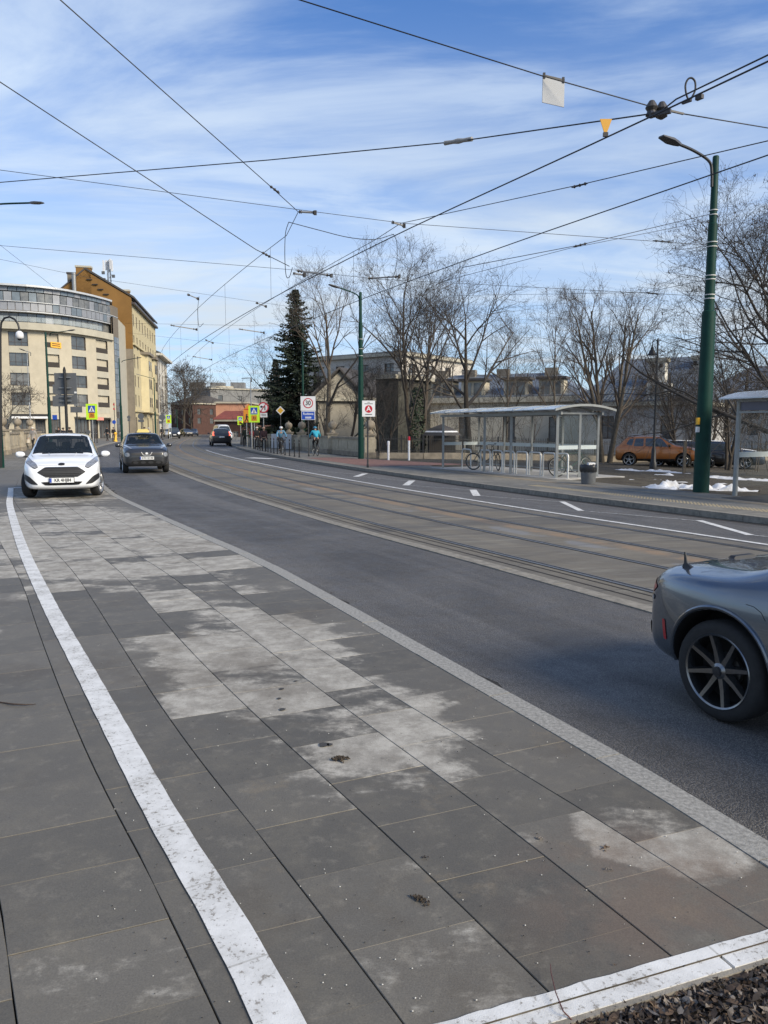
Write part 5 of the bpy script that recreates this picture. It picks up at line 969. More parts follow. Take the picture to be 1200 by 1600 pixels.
# bicycles
def bicycle(name, label, loc, rz, lean=0., col=None, steer=0., group=None):
    t = thing(name, label, 'bicycle', loc, rz, group); t.rotation_euler = (lean, 0, rz); R = .335; fm = col or M_BLKM
    def wheel(x, parent, rz=0):
        w = link('wheel', MB().lathe([(.018, -.04), (.03, -.03), (.03, .03), (.018, .04)], 10, axis='Y').mesh('wheel', M_GALV), parent, (x, 0, R)); w.rotation_euler = (0, 0, rz)
        for nm, rr, rad, mt in (('tyre', R - .018, .018, M_TYRE), ('rim', R - .045, .011, M_GALV)): MB().tube([(rr * cos(q), 0, rr * sin(q)) for q in np.linspace(0, 2 * pi, 33)[:-1]], rad, 6, closed=True).build(nm, mt, w, smooth='all')
        m = MB()
        for k in range(14): q = k * 2 * pi / 14; m.tube([(.02 * cos(q + 1), .02 * (-1) ** k, .02 * sin(q + 1)), ((R - .05) * cos(q), 0, (R - .05) * sin(q))], .0022, 3, caps=False)
        m.build('spokes', M_GALV, w, fix=False); return w
    wheel(-.52, t); wheel(.53, t, steer); bb = (-.08, 0, .29); st_ = (-.24, 0, .78); hd = (.36, 0, .80); hb_ = (.40, 0, .62)
    m = MB()
    for a, b in ((bb, st_), (st_, hd), (bb, hb_), (hd, hb_)): m.tube([a, b], .016, 8)
    for s in (-.05, .05): m.tube([(-.52, s, R), (bb[0], s * .5, bb[2])], .009, 6); m.tube([(-.52, s, R), (st_[0], s * .4, .74)], .009, 6); 
    m.build('frame', fm, t, smooth=True); m = MB()
    for s in (-.055, .055): m.tube([hb_, (.44, s, .52), (.53, s, R)], .011, 6)
    m.build('fork', fm, t, smooth=True); MB().tube([st_, (-.27, 0, .92)], .013, 6).build('seat_post', M_GALV, t)
    m = MB(); m.loft([[(-.27 + x, -w_, z), (-.27 + x, w_, z), (-.27 + x, w_ * .8, z + .035), (-.27 + x, -w_ * .8, z + .035)] for x, w_, z in ((-.13, .07, .93), (-.05, .075, .925), (.06, .03, .925), (.14, .018, .92))], closed=True); m.build('saddle', M_BLK, t, smooth=30)
    m = MB(); m.tube([hd, (.33, 0, .95), (.37, 0, 1.0)], .013, 6); m.tube([(.24, -.29, 1.02), (.34, -.26, 1.02), (.38, -.1, 1.0), (.38, .1, 1.0), (.34, .26, 1.02), (.24, .29, 1.02)], .012, 6); m.build('handlebar', M_BLKM, t, smooth=True)
    MB().lathe([(.09, -.006), (.09, .006)], 20, (bb[0], -.05, bb[2]), axis='Y').build('chainring', M_GALV, t)
    m = MB(); m.tube([(bb[0], -.07, bb[2]), (bb[0] + .12, -.075, bb[2] - .12)], .009, 6); m.tube([(bb[0], .07, bb[2]), (bb[0] - .12, .075, bb[2] + .12)], .009, 6); m.box((bb[0] + .12, -.12, bb[2] - .12), (.09, .08, .02)); m.box((bb[0] - .12, .12, bb[2] + .12), (.09, .08, .02)); m.build('crank', M_GALV, t)
    m = MB(); m.loft([[(-.52 + (R + .03) * cos(q), y, R + (R + .03) * sin(q)) for y in (-.025, .025)] for q in np.linspace(.5, 2.9, 12)]); m.build('mudguard', M_BLK, t); return t
p = F0 + FD * 2.25 + FN * .55; bicycle('bicycle', 'black city bicycle parked between the left hoops of the shelter', (p.x, p.y, .13), radians(-33), .06, M_BLKM, radians(-50))
p = F0 + FD * 6.75 + FN * .95; bicycle('bicycle', 'dark green bicycle parked at the right end of the shelter', (p.x, p.y, .13), radians(12), -.08, mat('dark_green_frame', (.02, .07, .055), .4), radians(25))
# litter bin
p = PZ(919, 756, .125); t = thing('litter_bin', 'grey tapered litter bin with a black bag over its rim', 'bin', p); m = MB(); m.loft([[(w * a, w * b, z) for a, b in disc(0, 0, 1, 12, .26)] for z, w in ((0, .19), (.02, .20), (.42, .235), (.44, .24))], closed=True); m.build('bucket', mat('bin_grey', (.13, .135, .14), .6, var=.15, scale=8), t, smooth=True)
m = MB(); secs = []
for z, w in ((.36, .247), (.46, .252), (.54, .25), (.57, .235), (.55, .20), (.46, .18)): secs.append([(w * a * (1 + .05 * sin(7 * k)), w * b * (1 + .05 * cos(5 * k)), z + .018 * sin(3 * k + z * 9)) for k, (a, b) in enumerate(disc(0, 0, 1, 24))])
m.loft(secs, closed=True, capA=False); m.build('bag', mat('black_bag', (.012, .012, .013), .3, var=.1, bump=.5, bscale=18), t, smooth='all')
o = MB().box((0, 0, .11), (.22, .10, .22)).build('carton', M_WHT, None, loc=(p.x + .12, p.y + .20, .52)); o.rotation_euler = (.1, 0, .3); tag(o, 'white carton resting on the back of the litter bin', 'carton')
# bus stop shelter at the right edge
G0 = PZ(1148, 775, .12); GD = Vector((.42, -.91)).normalized(); GN = Vector((.91, .42)); t = thing('bus_shelter', 'grey bus stop shelter cut by the right edge of the frame', 'shelter', (G0.x, G0.y, .125)); Gp = lambda s, n, z: Vector((*(GD * s + GN * n), z)); HB = 2.28
for s in (0, 2.2, 4.4): MB().lathe([(.06, 0), (.055, HB)], 14, tuple(Gp(s, 0, 0))).build('post', M_SHEL, t, smooth=True)
for s in (0, 2.2, 4.4): MB().lathe([(.045, 0), (.045, HB)], 14, tuple(Gp(s, 1.5, 0))).build('post', M_SHEL, t, smooth=True)
az = lambda n: HB + .07 + .20 * (1 - ((n - .75) / 1.15) ** 2); ns = np.linspace(-.38, 1.9, 9)
for k in range(4): a, b = -.28 + k * 1.25, -.28 + (k + 1) * 1.25 - .02; m = MB(); m.loft([[Gp(a, n, az(n)), Gp(b, n, az(n)), Gp(b, n, az(n) - .03), Gp(a, n, az(n) - .03)] for n in ns], closed=True); m.build('roof_panel', M_ROOF, t, smooth=True)
for n in (-.02, 1.5): MB().beam(Gp(0, n, HB + .02), Gp(4.4, n, HB + .02), .05, .06).build('beam', M_SHEL, t); MB().beam(Gp(0, n, HB - .26), Gp(4.4, n, HB - .26), .04, .045).build('beam', M_SHEL, t)
M_FASC = mat('fascia_slate', (.10, .10, .14), .4, var=.1)
for s in (0, 1.1, 2.2, 3.3): MB().beam(Gp(s + .06, 0, HB - .12), Gp(s + 1.05, 0, HB - .12), .02, .20).build('fascia_panel', M_FASC, t)
for s in (0, 2.2): g = MB().beam(Gp(s + .06, 1.5, 1.1), Gp(s + 2.1, 1.5, 1.1), .008, 1.75).build('glass_pane', M_PANE, t); MB().beam(Gp(s + .07, 1.49, 1.0), Gp(s + 2.1, 1.49, 1.0), .006, .13).build('frosted_band', M_BAND, g); MB().beam(Gp(s, 1.5, .2), Gp(s + 2.2, 1.5, .2), .04, .05).build('rail', M_SHEL, t)
g = MB().beam(Gp(0, .1, 1.1), Gp(0, 1.4, 1.1), .008, 1.75).build('glass_pane', M_PANE, t); MB().beam(Gp(-.01, .1, 1.0), Gp(-.01, 1.4, 1.0), .006, .13).build('frosted_band', M_BAND, g)
# ------------------------------------------------------------------ stone bridge parapets and iron fence
def parapet(name, label, pts, piers, h, front=-1):
    """wall along pts, pier positions are parameters along the line in metres"""
    o = pts[0]; t = thing(name, label, 'parapet', (o[0], o[1], .1)); C = resample(np.array([(p[0] - o[0], p[1] - o[1]) for p in pts]), .1); N = len(C)
    stops = [0] + [int(s * 10) for s in piers] + [N - 1]; stops = sorted(set(min(N - 1, max(0, s)) for s in stops))
    for a, b in zip(stops[:-1], stops[1:]):
        if b - a < 4: continue
        p, q = C[a], C[b]; P_ = lambda f, z: (p[0] + (q[0] - p[0]) * f, p[1] + (q[1] - p[1]) * f, z)
        MB().beam(P_(0, h * .5), P_(1, h * .5), .26, h).build('wall', M_STONE, t); MB().beam(P_(0, .14), P_(1, .14), .34, .28).build('plinth', M_STONE2, t); MB().beam(P_(0, h + .05), P_(1, h + .05), .38, .13).build('coping', M_STONE2, t)
        k = max(1, round((b - a) / 18))
        for i in range(k): MB().beam(P_((i + .06) / k, h * .62), P_((i + .94) / k, h * .62), .30, h * .50).build('panel', M_STONE, t)
    for s in piers:
        c = C[min(N - 1, int(s * 10))]; g = MB().box((0, 0, (h + .22) / 2), (.58, .58, h + .22)).build('pier', M_STONE, t, loc=(c[0], c[1], 0)); MB().box((0, 0, h + .27), (.72, .72, .11)).build('pier_cap', M_STONE2, g); MB().box((0, 0, .15), (.68, .68, .30)).build('pier_base', M_STONE2, g)
        MB().lathe([(.20, .32), (.20, .40), (.12, .46), (.11, .54), (.24, .64), (.29, .78), (.27, .92), (.17, 1.03), (.05, 1.07), (.06, 1.12), (.02, 1.17)], 18, (0, 0, h)).build('urn', M_STONE2, g, smooth=True)
    return t
dd = lambda u, v: tuple(PZ(u, v, .12))[:2]
pr_ = [(-.75, 43.3), (-1.9, 46.5), (-4.6, 53.0), (-7.4, 59.6), (-10.5, 66.5), (-14, 76)]
parapet('bridge_parapet', 'pale stone bridge parapet with urn topped piers behind the cyclists', pr_, (.1, 7.1, 13.9, 17.4), 1.02)
parapet('bridge_parapet', 'sunlit sandstone bridge parapet with urns left of the white hatchback', [(-20.3, 39), (-23.9, 48.7), (-27.2, 58.5), (-30.5, 68.5)], (9.5, 17.0, 24.4), 1.25)
for i, (u, lab) in enumerate(((430, 'left pale grey hoarding panel behind the cyclists'), (441, 'middle pale grey hoarding panel behind the cyclists'), (449, 'right pale grey hoarding panel behind the cyclists'))):
    p = PY(u, 690, 60 - i * 1.2); t = thing('hoarding_panel', lab, 'panel', (p.x, p.y, .12), radians(-58 + 30), 'grey hoarding panels on the bridge'); MB().box((0, 0, .62), (.72, .04, 1.1)).build('sheet', mat('hoarding_grey', (.42, .43, .44), .6, var=.05), t)
    for s in (-.3, .3): MB().box((s, .06, .55), (.05, .06, 1.1)).build('leg', M_GALV, t)
def fence(label, pts, step=.125):
    o = pts[0]; t = thing('iron_fence', label, 'fence', (o[0], o[1], 0)); C = resample(spline(pts, 12), .02); n = 0
    pick = MB().lathe([(.012, .34), (.012, 1.16), (.022, 1.18), (.003, 1.30)], 5).mesh('picket', M_IRON)
    d = np.r_[0, np.cumsum(np.hypot(*np.diff(C, axis=0).T))]; Zg = lambda p: min(.06, lawn_at(p[0], p[1]))
    for s in np.arange(.1, d[-1], step):
        i = int(np.searchsorted(d, s)); p = C[min(i, len(C) - 1)]
        if n < 285: link('picket', pick, t, (p[0] - o[0], p[1] - o[1], Zg(p))); n += 1
    W_ = C[::60]
    for a, b in zip(W_[:-1], W_[1:]):
        za, zb = Zg(a), Zg(b); A = lambda z: (a[0] - o[0], a[1] - o[1], za + z); B = lambda z: (b[0] - o[0], b[1] - o[1], zb + z)
        MB().beam(A(.12), B(.12), .34, .46).build('base_wall', M_STONE2, t); 
        for z in (.46, 1.10): MB().beam(A(z), B(z), .035, .04).build('rail', M_IRON, t)
        MB().beam(A(.2), A(1.32), .07, .07, up=(1, 0, 0)).build('post', M_IRON, t)
    return t
fence('black iron picket fence on a low stone wall behind the bicycle shelter', [(-.25, 42.2), (3.2, 42.6), (8, 45), (13, 47.5), (19, 49.5), (27, 52), (34, 54)])
# ================================================================== OVERHEAD WIRES
M_WIRE = mat('overhead_cable', (.02, .021, .024), .6, var=.1); M_INS = mat('insulator_brown', (.045, .04, .036), .5, var=.2, scale=30); M_INSG = mat('insulator_grey', (.28, .27, .25), .5, var=.2, scale=30)
def wire(name, label, pts, r, parent=None, cat='wire', group=None, sag=0., n=14, mt=None):
    P = [Vector(p) for p in pts]
    if len(P) == 2:
        a, b = P; P = [a.lerp(b, k / n) - Vector((0, 0, sag * 4 * (k / n) * (1 - k / n))) for k in range(n + 1)]
    o = MB().tube(P, r, 5).build(name, mt or M_WIRE, parent, smooth='all', fix=False); return o if parent else tag(o, label, cat, group)
def insul(parent, p, q, mt=None, r=.032, disks=3):
    """strain insulator between two points"""
    p, q = Vector(p), Vector(q); d = (q - p); L = d.length; R = d.to_track_quat('Z', 'Y').to_matrix(); m = MB(); pr = [(.008, 0), (r * .5, L * .1)]
    for k in range(disks): z = L * (.18 + .64 * k / max(1, disks - 1)); pr += [(r * .5, z - L * .07), (r, z), (r * .5, z + L * .07)]
    pr += [(r * .5, L * .9), (.008, L)]; m.lathe(pr, 10, (0, 0, 0), M=R); return m.build('insulator', mt or M_INS, parent, smooth=25, loc=p)
def rail_path(o, z, y0, y1): C = cut(off(RC, o), y0, y1); return [(p[0], p[1], z) for p in C[::3]]
T1, T2 = -.55, 1.74
cw1 = wire('contact_wire', 'thick contact wire above the nearer tram track', rail_path(T1, 5.36, -8, 150), .0105, group='tram contact wires'); cw2 = wire('contact_wire', 'thick contact wire above the farther tram track passing the green pole', rail_path(T2, 5.34, -8, 150), .0098, group='tram contact wires')
c2_ = [Vector(p) + Vector((.02, .02, .075)) for p in rail_path(T1, 5.36, -8, 9.6)]; wire('contact_wire', 'second strand running beside the nearer contact wire at the top right', c2_ + [PZ(1030, 176, 5.50), PZ(715, 221, 6.3), PZ(420, 250, 6.75), PZ(0, 285, 7.1), PZ(-90, 292, 7.2)], .0095, group='tram contact wires')
hub = PZ(466, 331, 6.85); hub2 = PZ(626, 349, 6.8)
m1_ = [hub] + [Vector(p) for p in rail_path(T1, 6.75, hub.y + 1.5, 150)]; ms1 = wire('messenger_wire', 'carrier wire with droppers above the nearer tram track', m1_, .0085, group='tram messenger wires')
m2_ = [hub2] + [Vector(p) for p in rail_path(T2, 6.75, hub2.y + 1.5, 150)]; ms2 = wire('messenger_wire', 'carrier wire with droppers above the farther tram track', m2_, .0085, group='tram messenger wires')
for ms, path, zc in ((ms1, m1_, 5.36), (ms2, m2_, 5.34)):
    s = 2.2; acc = 0; last = path[0]
    for p in path[1:]:
        acc += (p - last).length; last = p
        if acc > s and p.y < 110:
            acc = 0; s = 5.5; c = RC[np.argmin(abs(RC[:, 1] - p.y))]; wire('dropper', None, [p, (p.x, p.y, zc)], .0045, ms)
def span(label, pts, r=.0075, ins=(), sag=0., grp='thin span wires'):
    o = wire('span_wire', label, pts, r, group=grp, sag=sag); 
    for p, q in ins: insul(o, p, q, M_INS)
    return o
s1 = span('span wire carrying the white panel across the top right', [PZ(440, -9, 6.7), PZ(845, 118, 6.25), PZ(1012, 165, 5.75)], .008); span('thin span wire leaving the junction towards the right edge', [PZ(1068, 178, 5.75), PZ(1200, 200, 6.1), PZ(1300, 216, 6.2)], .008)
j = PZ(1028, 180, 5.42)
t = thing('wire_junction', 'heavy black clamp joining the wires at the top right', 'clamp', j); 
for k, (u, v) in enumerate(((1018, 170), (1034, 172))): p = PZ(u, v + 1, 5.62) - j; MB().lathe([(.02, -.10), (.07, -.07), (.05, -.02), (.075, .02), (.055, .06), (.03, .10)], 12, tuple(p)).build('insulator', M_INS, t, smooth=25)
MB().beam(PZ(1012, 165, 5.75) - j, PZ(1068, 178, 5.75) - j, .022, .022).build('clamp_bar', M_INS, t); MB().beam(PZ(1015, 181, 5.42) - j, PZ(1048, 173, 5.42) - j, .05, .05).build('wire_clip', M_INS, t)
for u, v in ((1018, 178), (1034, 180)): MB().beam(PZ(u, v - 6, 5.65) - j, PZ(u + 2, v, 5.42) - j, .03, .03).build('hanger', M_INS, t)
a = PZ(1076, 158, 5.38); lp = [a + Vector((0, 0, 0))] + [PY(u, v, a.y) for u, v in ((1072, 146), (1071, 133), (1075, 124), (1081, 122), (1086, 128), (1086, 141), (1081, 152))] + [PY(1078, 158, a.y)]
o = wire('cable_loop', 'black cable loop standing above the double wire at top right', spl3(lp), .011, cat='cable'); MB().beam(PZ(1066, 161, 5.38), PZ(1080, 156, 5.38), .03, .03).build('cable_clip', M_INS, o); MB().beam(PZ(1088, 154, 5.40), PZ(1098, 150, 5.40), .045, .045).build('cable_clip', M_INS, o)
t = thing('hanging_panel', 'blank white square panel hanging from the top span wire', 'panel', PZ(863, 122, 6.24)); o0 = PZ(863, 122, 6.24); cs = [PZ(848, 118, 6.26), PZ(882, 126, 6.22), PZ(880, 166, 5.55), PZ(845, 160, 5.6)]
a_, b_ = cs[0], cs[1]; dn = Vector((0, 0, -(PY(847, 118, a_.y).z - PY(846, 160, a_.y).z))); dsl = [a_ - o0, b_ - o0, b_ + dn - o0, a_ + dn - o0]; nrm = (b_ - a_).cross(dn).normalized() * .006
MB().prism(dsl, nrm, -nrm).build('sheet', mat('blank_panel', (.40, .41, .42), .6, var=.05, scale=1), t); MB().beam(a_ - o0, b_ - o0, .02, .025).build('top_rail', M_INS, t)
for f in (.06, .94): MB().box(tuple((a_ - o0).lerp(b_ - o0, f)), (.03, .03, .07)).build('hook', M_INS, t)
w0 = PZ(946, 213, 5.37); t = thing('wire_marker', 'small orange wedge marker standing on the nearer contact wire', 'marker', w0); h_ = PY(946, 186, w0.y).z - 5.37
MB().prism([(-.02, 0, .05), (.02, 0, .05), (.075, 0, h_), (-.075, 0, h_)], (0, -.006, 0), (0, .006, 0)).build('plate', mat('marker_orange', (.70, .36, .04), .5, var=.05), t); MB().box((0, 0, .02), (.06, .03, .05)).build('clip', M_INS, t)
o = MB().lathe([(.012, -.28), (.035, -.26), (.03, -.1), (.042, 0), (.03, .1), (.035, .26), (.012, .28)], 12, M=(PZ(735, 217, 6.25) - PZ(696, 223, 6.3)).to_track_quat('Z', 'Y').to_matrix()).build('section_insulator', M_INSG, None, smooth=25, loc=PZ(716, 220.5, 6.28)); tag(o, 'long section insulator on the strand crossing the blue sky', 'insulator')
# pull-off and cross wires
hb = hub
w = span('anchor wire rising from the left hub to the top left', [PZ(92, -2, 7.4), PZ(420, 289, 6.95), hub], .009, [(PZ(421, 290, 6.95), PZ(437, 302, 6.93))]); h2 = PZ(452, 416, 5.6)
w = span('anchor wire from the left edge down to the lower hub', [PZ(-20, 115, 7.3), PZ(400, 390, 5.75), h2], .009, [(PZ(409, 394, 5.72), PZ(423, 402, 5.7))])
e1 = PY(1106, 383, Y1); w = span('long thin span wire from the left edge to the large green pole', [PZ(-20, 263, 7.6), hub + Vector((0, 0, .05)), PZ(632, 349, 6.9), e1], .0065, [(PY(1020, 376, Y1 + .4), PY(1050, 378.5, Y1 + .2))])
e2 = PY(1103, 463, Y1); w = span('lower span wire carrying the bracket arms to the large green pole', [PZ(-20, 382, 7.4), PZ(462, 422, 6.3), PZ(590, 436, 6.2), e2], .006, [(PY(1010, 457.5, Y1 + .4), PY(1030, 459.5, Y1 + .2))])
a = PZ(722, 418, 5.36); w = span('upper pull off wire from the green pole to the farther contact wire', [PY(1108, 335, Y1), PY(905, 383, Y1 - 1.5), a], .008, [(PY(896, 385.5, Y1 - 1.5), PY(918, 380, Y1 - 1.4))])
w = span('lower pull off wire from the green pole to the farther contact wire', [PY(1108, 345, Y1), PY(890, 388, Y1), PZ(690, 440, 5.4)], .006); w = span('pull off wire from the green pole to the right of the near trees', [PY(1103, 437, Y1), PY(1010, 457, Y1 + 1), PY(700, 462, 44)], .006)
b = PZ(905, 289, 6.2); w = span('anchor wire from the right edge to the upper hub', [PZ(1260, 206, 5.6), b, hub2], .008, [(PZ(893, 293, 6.2), PZ(919, 286, 6.2))])
for lab, pts in (('faint cross wire left of the yellow tenement chimney', [PZ(-10, 403, 9.5), PZ(130, 432, 9.3), PZ(500, 486, 9)]), ('short oblique wire at the left edge', [PZ(-6, 378, 9), PZ(88, 452, 9.3)]), ('faint far cross wire before the spruce', [PZ(195, 505, 8.5), PZ(560, 512, 8.4)]), ('faint far cross wire above the distant tree', [PZ(200, 520, 8.4), PZ(420, 545, 8.3)]), ('faint farthest cross wire before the grey far building', [PZ(240, 600, 8.3), PZ(395, 593, 8.2)]), ('thin wire from the slim right tree towards the sky', [PY(640, 492, 60), PY(900, 473, 50)])): span(lab, pts, .007)
o = wire('jumper_cable', 'sagging black cable linking the two hubs', spl3([PZ(451, 347, 6.65), PZ(500, 360, 6.5), PZ(545, 371, 6.35), PZ(585, 374, 6.35), PZ(615, 366, 6.6)]), .009, cat='cable'); o = wire('jumper_cable', 'hanging cable loop under the left hub', spl3([PZ(451, 347, 6.65), PZ(446, 365, 6.4), PZ(445, 400, 5.9), PZ(447, 430, 5.55), PZ(452, 433, 5.5), PZ(457, 418, 5.7)]), .009, cat='cable'); o = wire('jumper_cable', 'hanging cable loop under the right hub', spl3([PZ(615, 366, 6.6), PZ(620, 380, 6.3), PZ(620, 410, 5.8), PZ(614, 432, 5.45), PZ(606, 432, 5.5), PZ(605, 441, 5.4)]), .008, cat='cable')
o = wire('jumper_cable', 'hanging cable loop above the distant bend at left', spl3([PZ(311, 463, 6.7), PZ(309, 485, 6.2), PZ(311, 510, 5.6), PZ(318, 505, 5.8)]), .009, cat='cable')
def bracket(label, u0, v0, u1, v1, z0, z1, n=2):
    p, q = PZ(u0, v0, z0), PZ(u1, v1, z1); t = thing('steady_arm', label, 'bracket', p, 0, 'steady arms holding the contact wires'); d = q - p; MB().tube([(0, 0, 0), d], .022, 6).build('arm', M_INSG, t); insul(t, d * .02, d * .16, M_INS, .045, 2); insul(t, d * .84, d * .98, M_INS, .045, 2); MB().box(tuple(d * .98), (.07, .05, .10)).build('clip', M_INS, t); return t
bracket('steady arm at the lower hub left of the big bare tree', 464, 423, 519, 431, 6.2, 5.9); bracket('steady arm before the top of the big bare tree', 575, 435, 625, 432, 6.1, 6.0); bracket('steady arm at the left hub below the anchor wire', 467, 331, 493, 332.5, 6.85, 6.8); bracket('steady arm on the upper right hub', 612, 347, 632, 353, 6.8, 6.75)
bracket('short steady arm below the lower hub', 458, 427, 476, 430, 5.55, 5.5); bracket('steady arm high before the yellow tenement', 266, 508, 308, 515, 6.2, 6.1); bracket('steady arm left of the spruce top', 373, 514, 413, 520, 6.2, 6.1); bracket('steady arm above the distant bend', 301, 557, 331, 562, 6.2, 6.1)
bracket('small clamp on the left carrier wire', 293, 460, 310, 467, 6.75, 6.7); bracket('small clamp on the right carrier wire', 400, 473, 416, 479, 6.75, 6.7); bracket('small far clamp above the bend', 321, 531, 333, 536, 6.7, 6.65)
# ================================================================== BUILDINGS
M_CREAM = mat('cream_render', (.46, .41, .31), .9, var=.10, scale=.8, bump=.15, bscale=30); M_CREAM2 = mat('pale_cream_band', (.42, .39, .31), .9, var=.10, scale=1); M_WFR = mat('dark_window_frame', (.06, .045, .04), .5, var=.1); M_WFRW = mat('white_window_frame', (.55, .54, .50), .5, var=.05)
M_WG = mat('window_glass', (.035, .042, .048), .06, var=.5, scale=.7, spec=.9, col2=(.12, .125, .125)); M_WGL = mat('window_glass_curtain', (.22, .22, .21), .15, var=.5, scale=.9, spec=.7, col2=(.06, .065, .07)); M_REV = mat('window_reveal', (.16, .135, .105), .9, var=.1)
M_PNL = mat('grey_facade_panel', (.26, .27, .29), .45, metal=.2, var=.16, scale=.9); M_PNLS = mat('slate_facade_panel', (.16, .19, .215), .3, metal=.2, var=.2, scale=.9); M_ZINC = mat('zinc_fascia', (.50, .51, .51), .4, metal=.2, var=.1)
M_OCHRE = mat('ochre_gable', (.205, .108, .030), .95, var=.16, scale=.35, bump=.2, bscale=8); M_GREYW = mat('grey_rough_wall', (.20, .175, .14), .95, var=.2, scale=.8, bump=.3, bscale=10); M_YEL = mat('yellow_render', (.50, .43, .26), .9, var=.08, scale=.6); M_WHITEW = mat('white_render', (.58, .55, .48), .9, var=.08, scale=.6)
M_TILE = mat('dark_roof', (.055, .05, .048), .8, var=.3, scale=1.5); M_ZROOF = mat('blue_grey_sheet_roof', (.15, .17, .19), .5, metal=.25, var=.22, scale=.6); M_GCONC = mat('grey_concrete', (.20, .20, .195), .9, var=.15, scale=.7); M_BRICK = mat('red_brown_brick', (.075, .038, .030), .95, var=.25, scale=2); M_ORW = mat('orange_render', (.50, .255, .165), .9, var=.1, scale=.8); M_RROOF = mat('red_roof', (.20, .05, .035), .8, var=.25, scale=1)
def wall_part(p, name, A, B, z0, z1, holes, mt, depth=.22, rev=None, thick=.3):
    """vertical wall A->B (2D, outside on the right of A->B ... faces -normal), with real openings and reveals"""
    A, B = Vector(A[:2]), Vector(B[:2]); d = B - A; L = d.length; d /= L; n = Vector((d.y, -d.x))   # outward
    us = sorted(set([0, L] + [q for h in holes for q in h[:2]])); zs = sorted(set([z0, z1] + [q for h in holes for q in h[2:4]])); m = MB(); P = lambda u, z, k=0.: (*(A + d * u - n * k), z)
    for i in range(len(us) - 1):
        for j in range(len(zs) - 1):
            uc, zc = (us[i] + us[i + 1]) / 2, (zs[j] + zs[j + 1]) / 2
            if any(h[0] < uc < h[1] and h[2] < zc < h[3] for h in holes): continue
            m.poly([P(us[i], zs[j]), P(us[i + 1], zs[j]), P(us[i + 1], zs[j + 1]), P(us[i], zs[j + 1])])
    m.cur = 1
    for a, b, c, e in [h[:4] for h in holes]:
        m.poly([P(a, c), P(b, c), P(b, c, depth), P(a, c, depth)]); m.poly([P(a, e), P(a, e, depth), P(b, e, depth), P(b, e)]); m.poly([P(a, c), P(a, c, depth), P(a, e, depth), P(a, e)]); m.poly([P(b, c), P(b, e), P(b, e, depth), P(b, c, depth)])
    m.cur = 0; m.poly([P(0, z0, thick), P(0, z1, thick), P(L, z1, thick), P(L, z0, thick)]); m.poly([P(0, z1), P(L, z1), P(L, z1, thick), P(0, z1, thick)])
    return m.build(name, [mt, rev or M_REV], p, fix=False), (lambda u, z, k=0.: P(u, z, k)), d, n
def window(p, P, a, b, c, e, frame=M_WFR, glass=M_WG, k=.16, mull=(), trans=(), fw=.07, sill=None, name='window'):
    m = MB(); Q = lambda u, z: P(u, z, k); 
    def bar(u0, u1, z0, z1):
        q = [Vector(P(u0, z0, k)), Vector(P(u1, z0, k)), Vector(P(u1, z1, k)), Vector(P(u0, z1, k))]; back = Vector(P(u0, z0, k + .06)) - q[0]; m.prism(q, (0, 0, 0), back)
    bar(a, b, c, c + fw); bar(a, b, e - fw, e); bar(a, a + fw, c + fw, e - fw); bar(b - fw, b, c + fw, e - fw)
    for f in mull: u = a + (b - a) * f; bar(u - fw * .45, u + fw * .45, c + fw, e - fw)
    for f in trans: z = c + (e - c) * f; bar(a + fw, b - fw, z - fw * .4, z + fw * .4)
    w = m.build(name, frame, p); g = MB(); g.prism([P(a + .03, c + .03, k + .035), P(b - .03, c + .03, k + .035), P(b - .03, e - .03, k + .035), P(a + .03, e - .03, k + .035)], (0, 0, 0), Vector(P(a, c, k + .05)) - Vector(P(a, c, k + .035))); g.build('pane', glass, w)
    if sill: s = MB(); s.prism([P(a - .05, c - .07, -.06), P(b + .05, c - .07, -.06), P(b + .05, c, -.06), P(a - .05, c, -.06)], (0, 0, 0), Vector(P(a, c, .05)) - Vector(P(a, c, -.06))); s.build('sill', sill, w)
    return w
RB = random.Random(5); M_LOG = mat('shaded_loggia_glass', (.012, .012, .012), .12, var=0, spec=.4); M_LOGR = mat('shaded_loggia', (.045, .038, .032), .9, var=.2)  # recess shade of the deep loggias put into near-black glass and wall colours
def zpx(v, d): return HC + (668 - v) / FPX * d
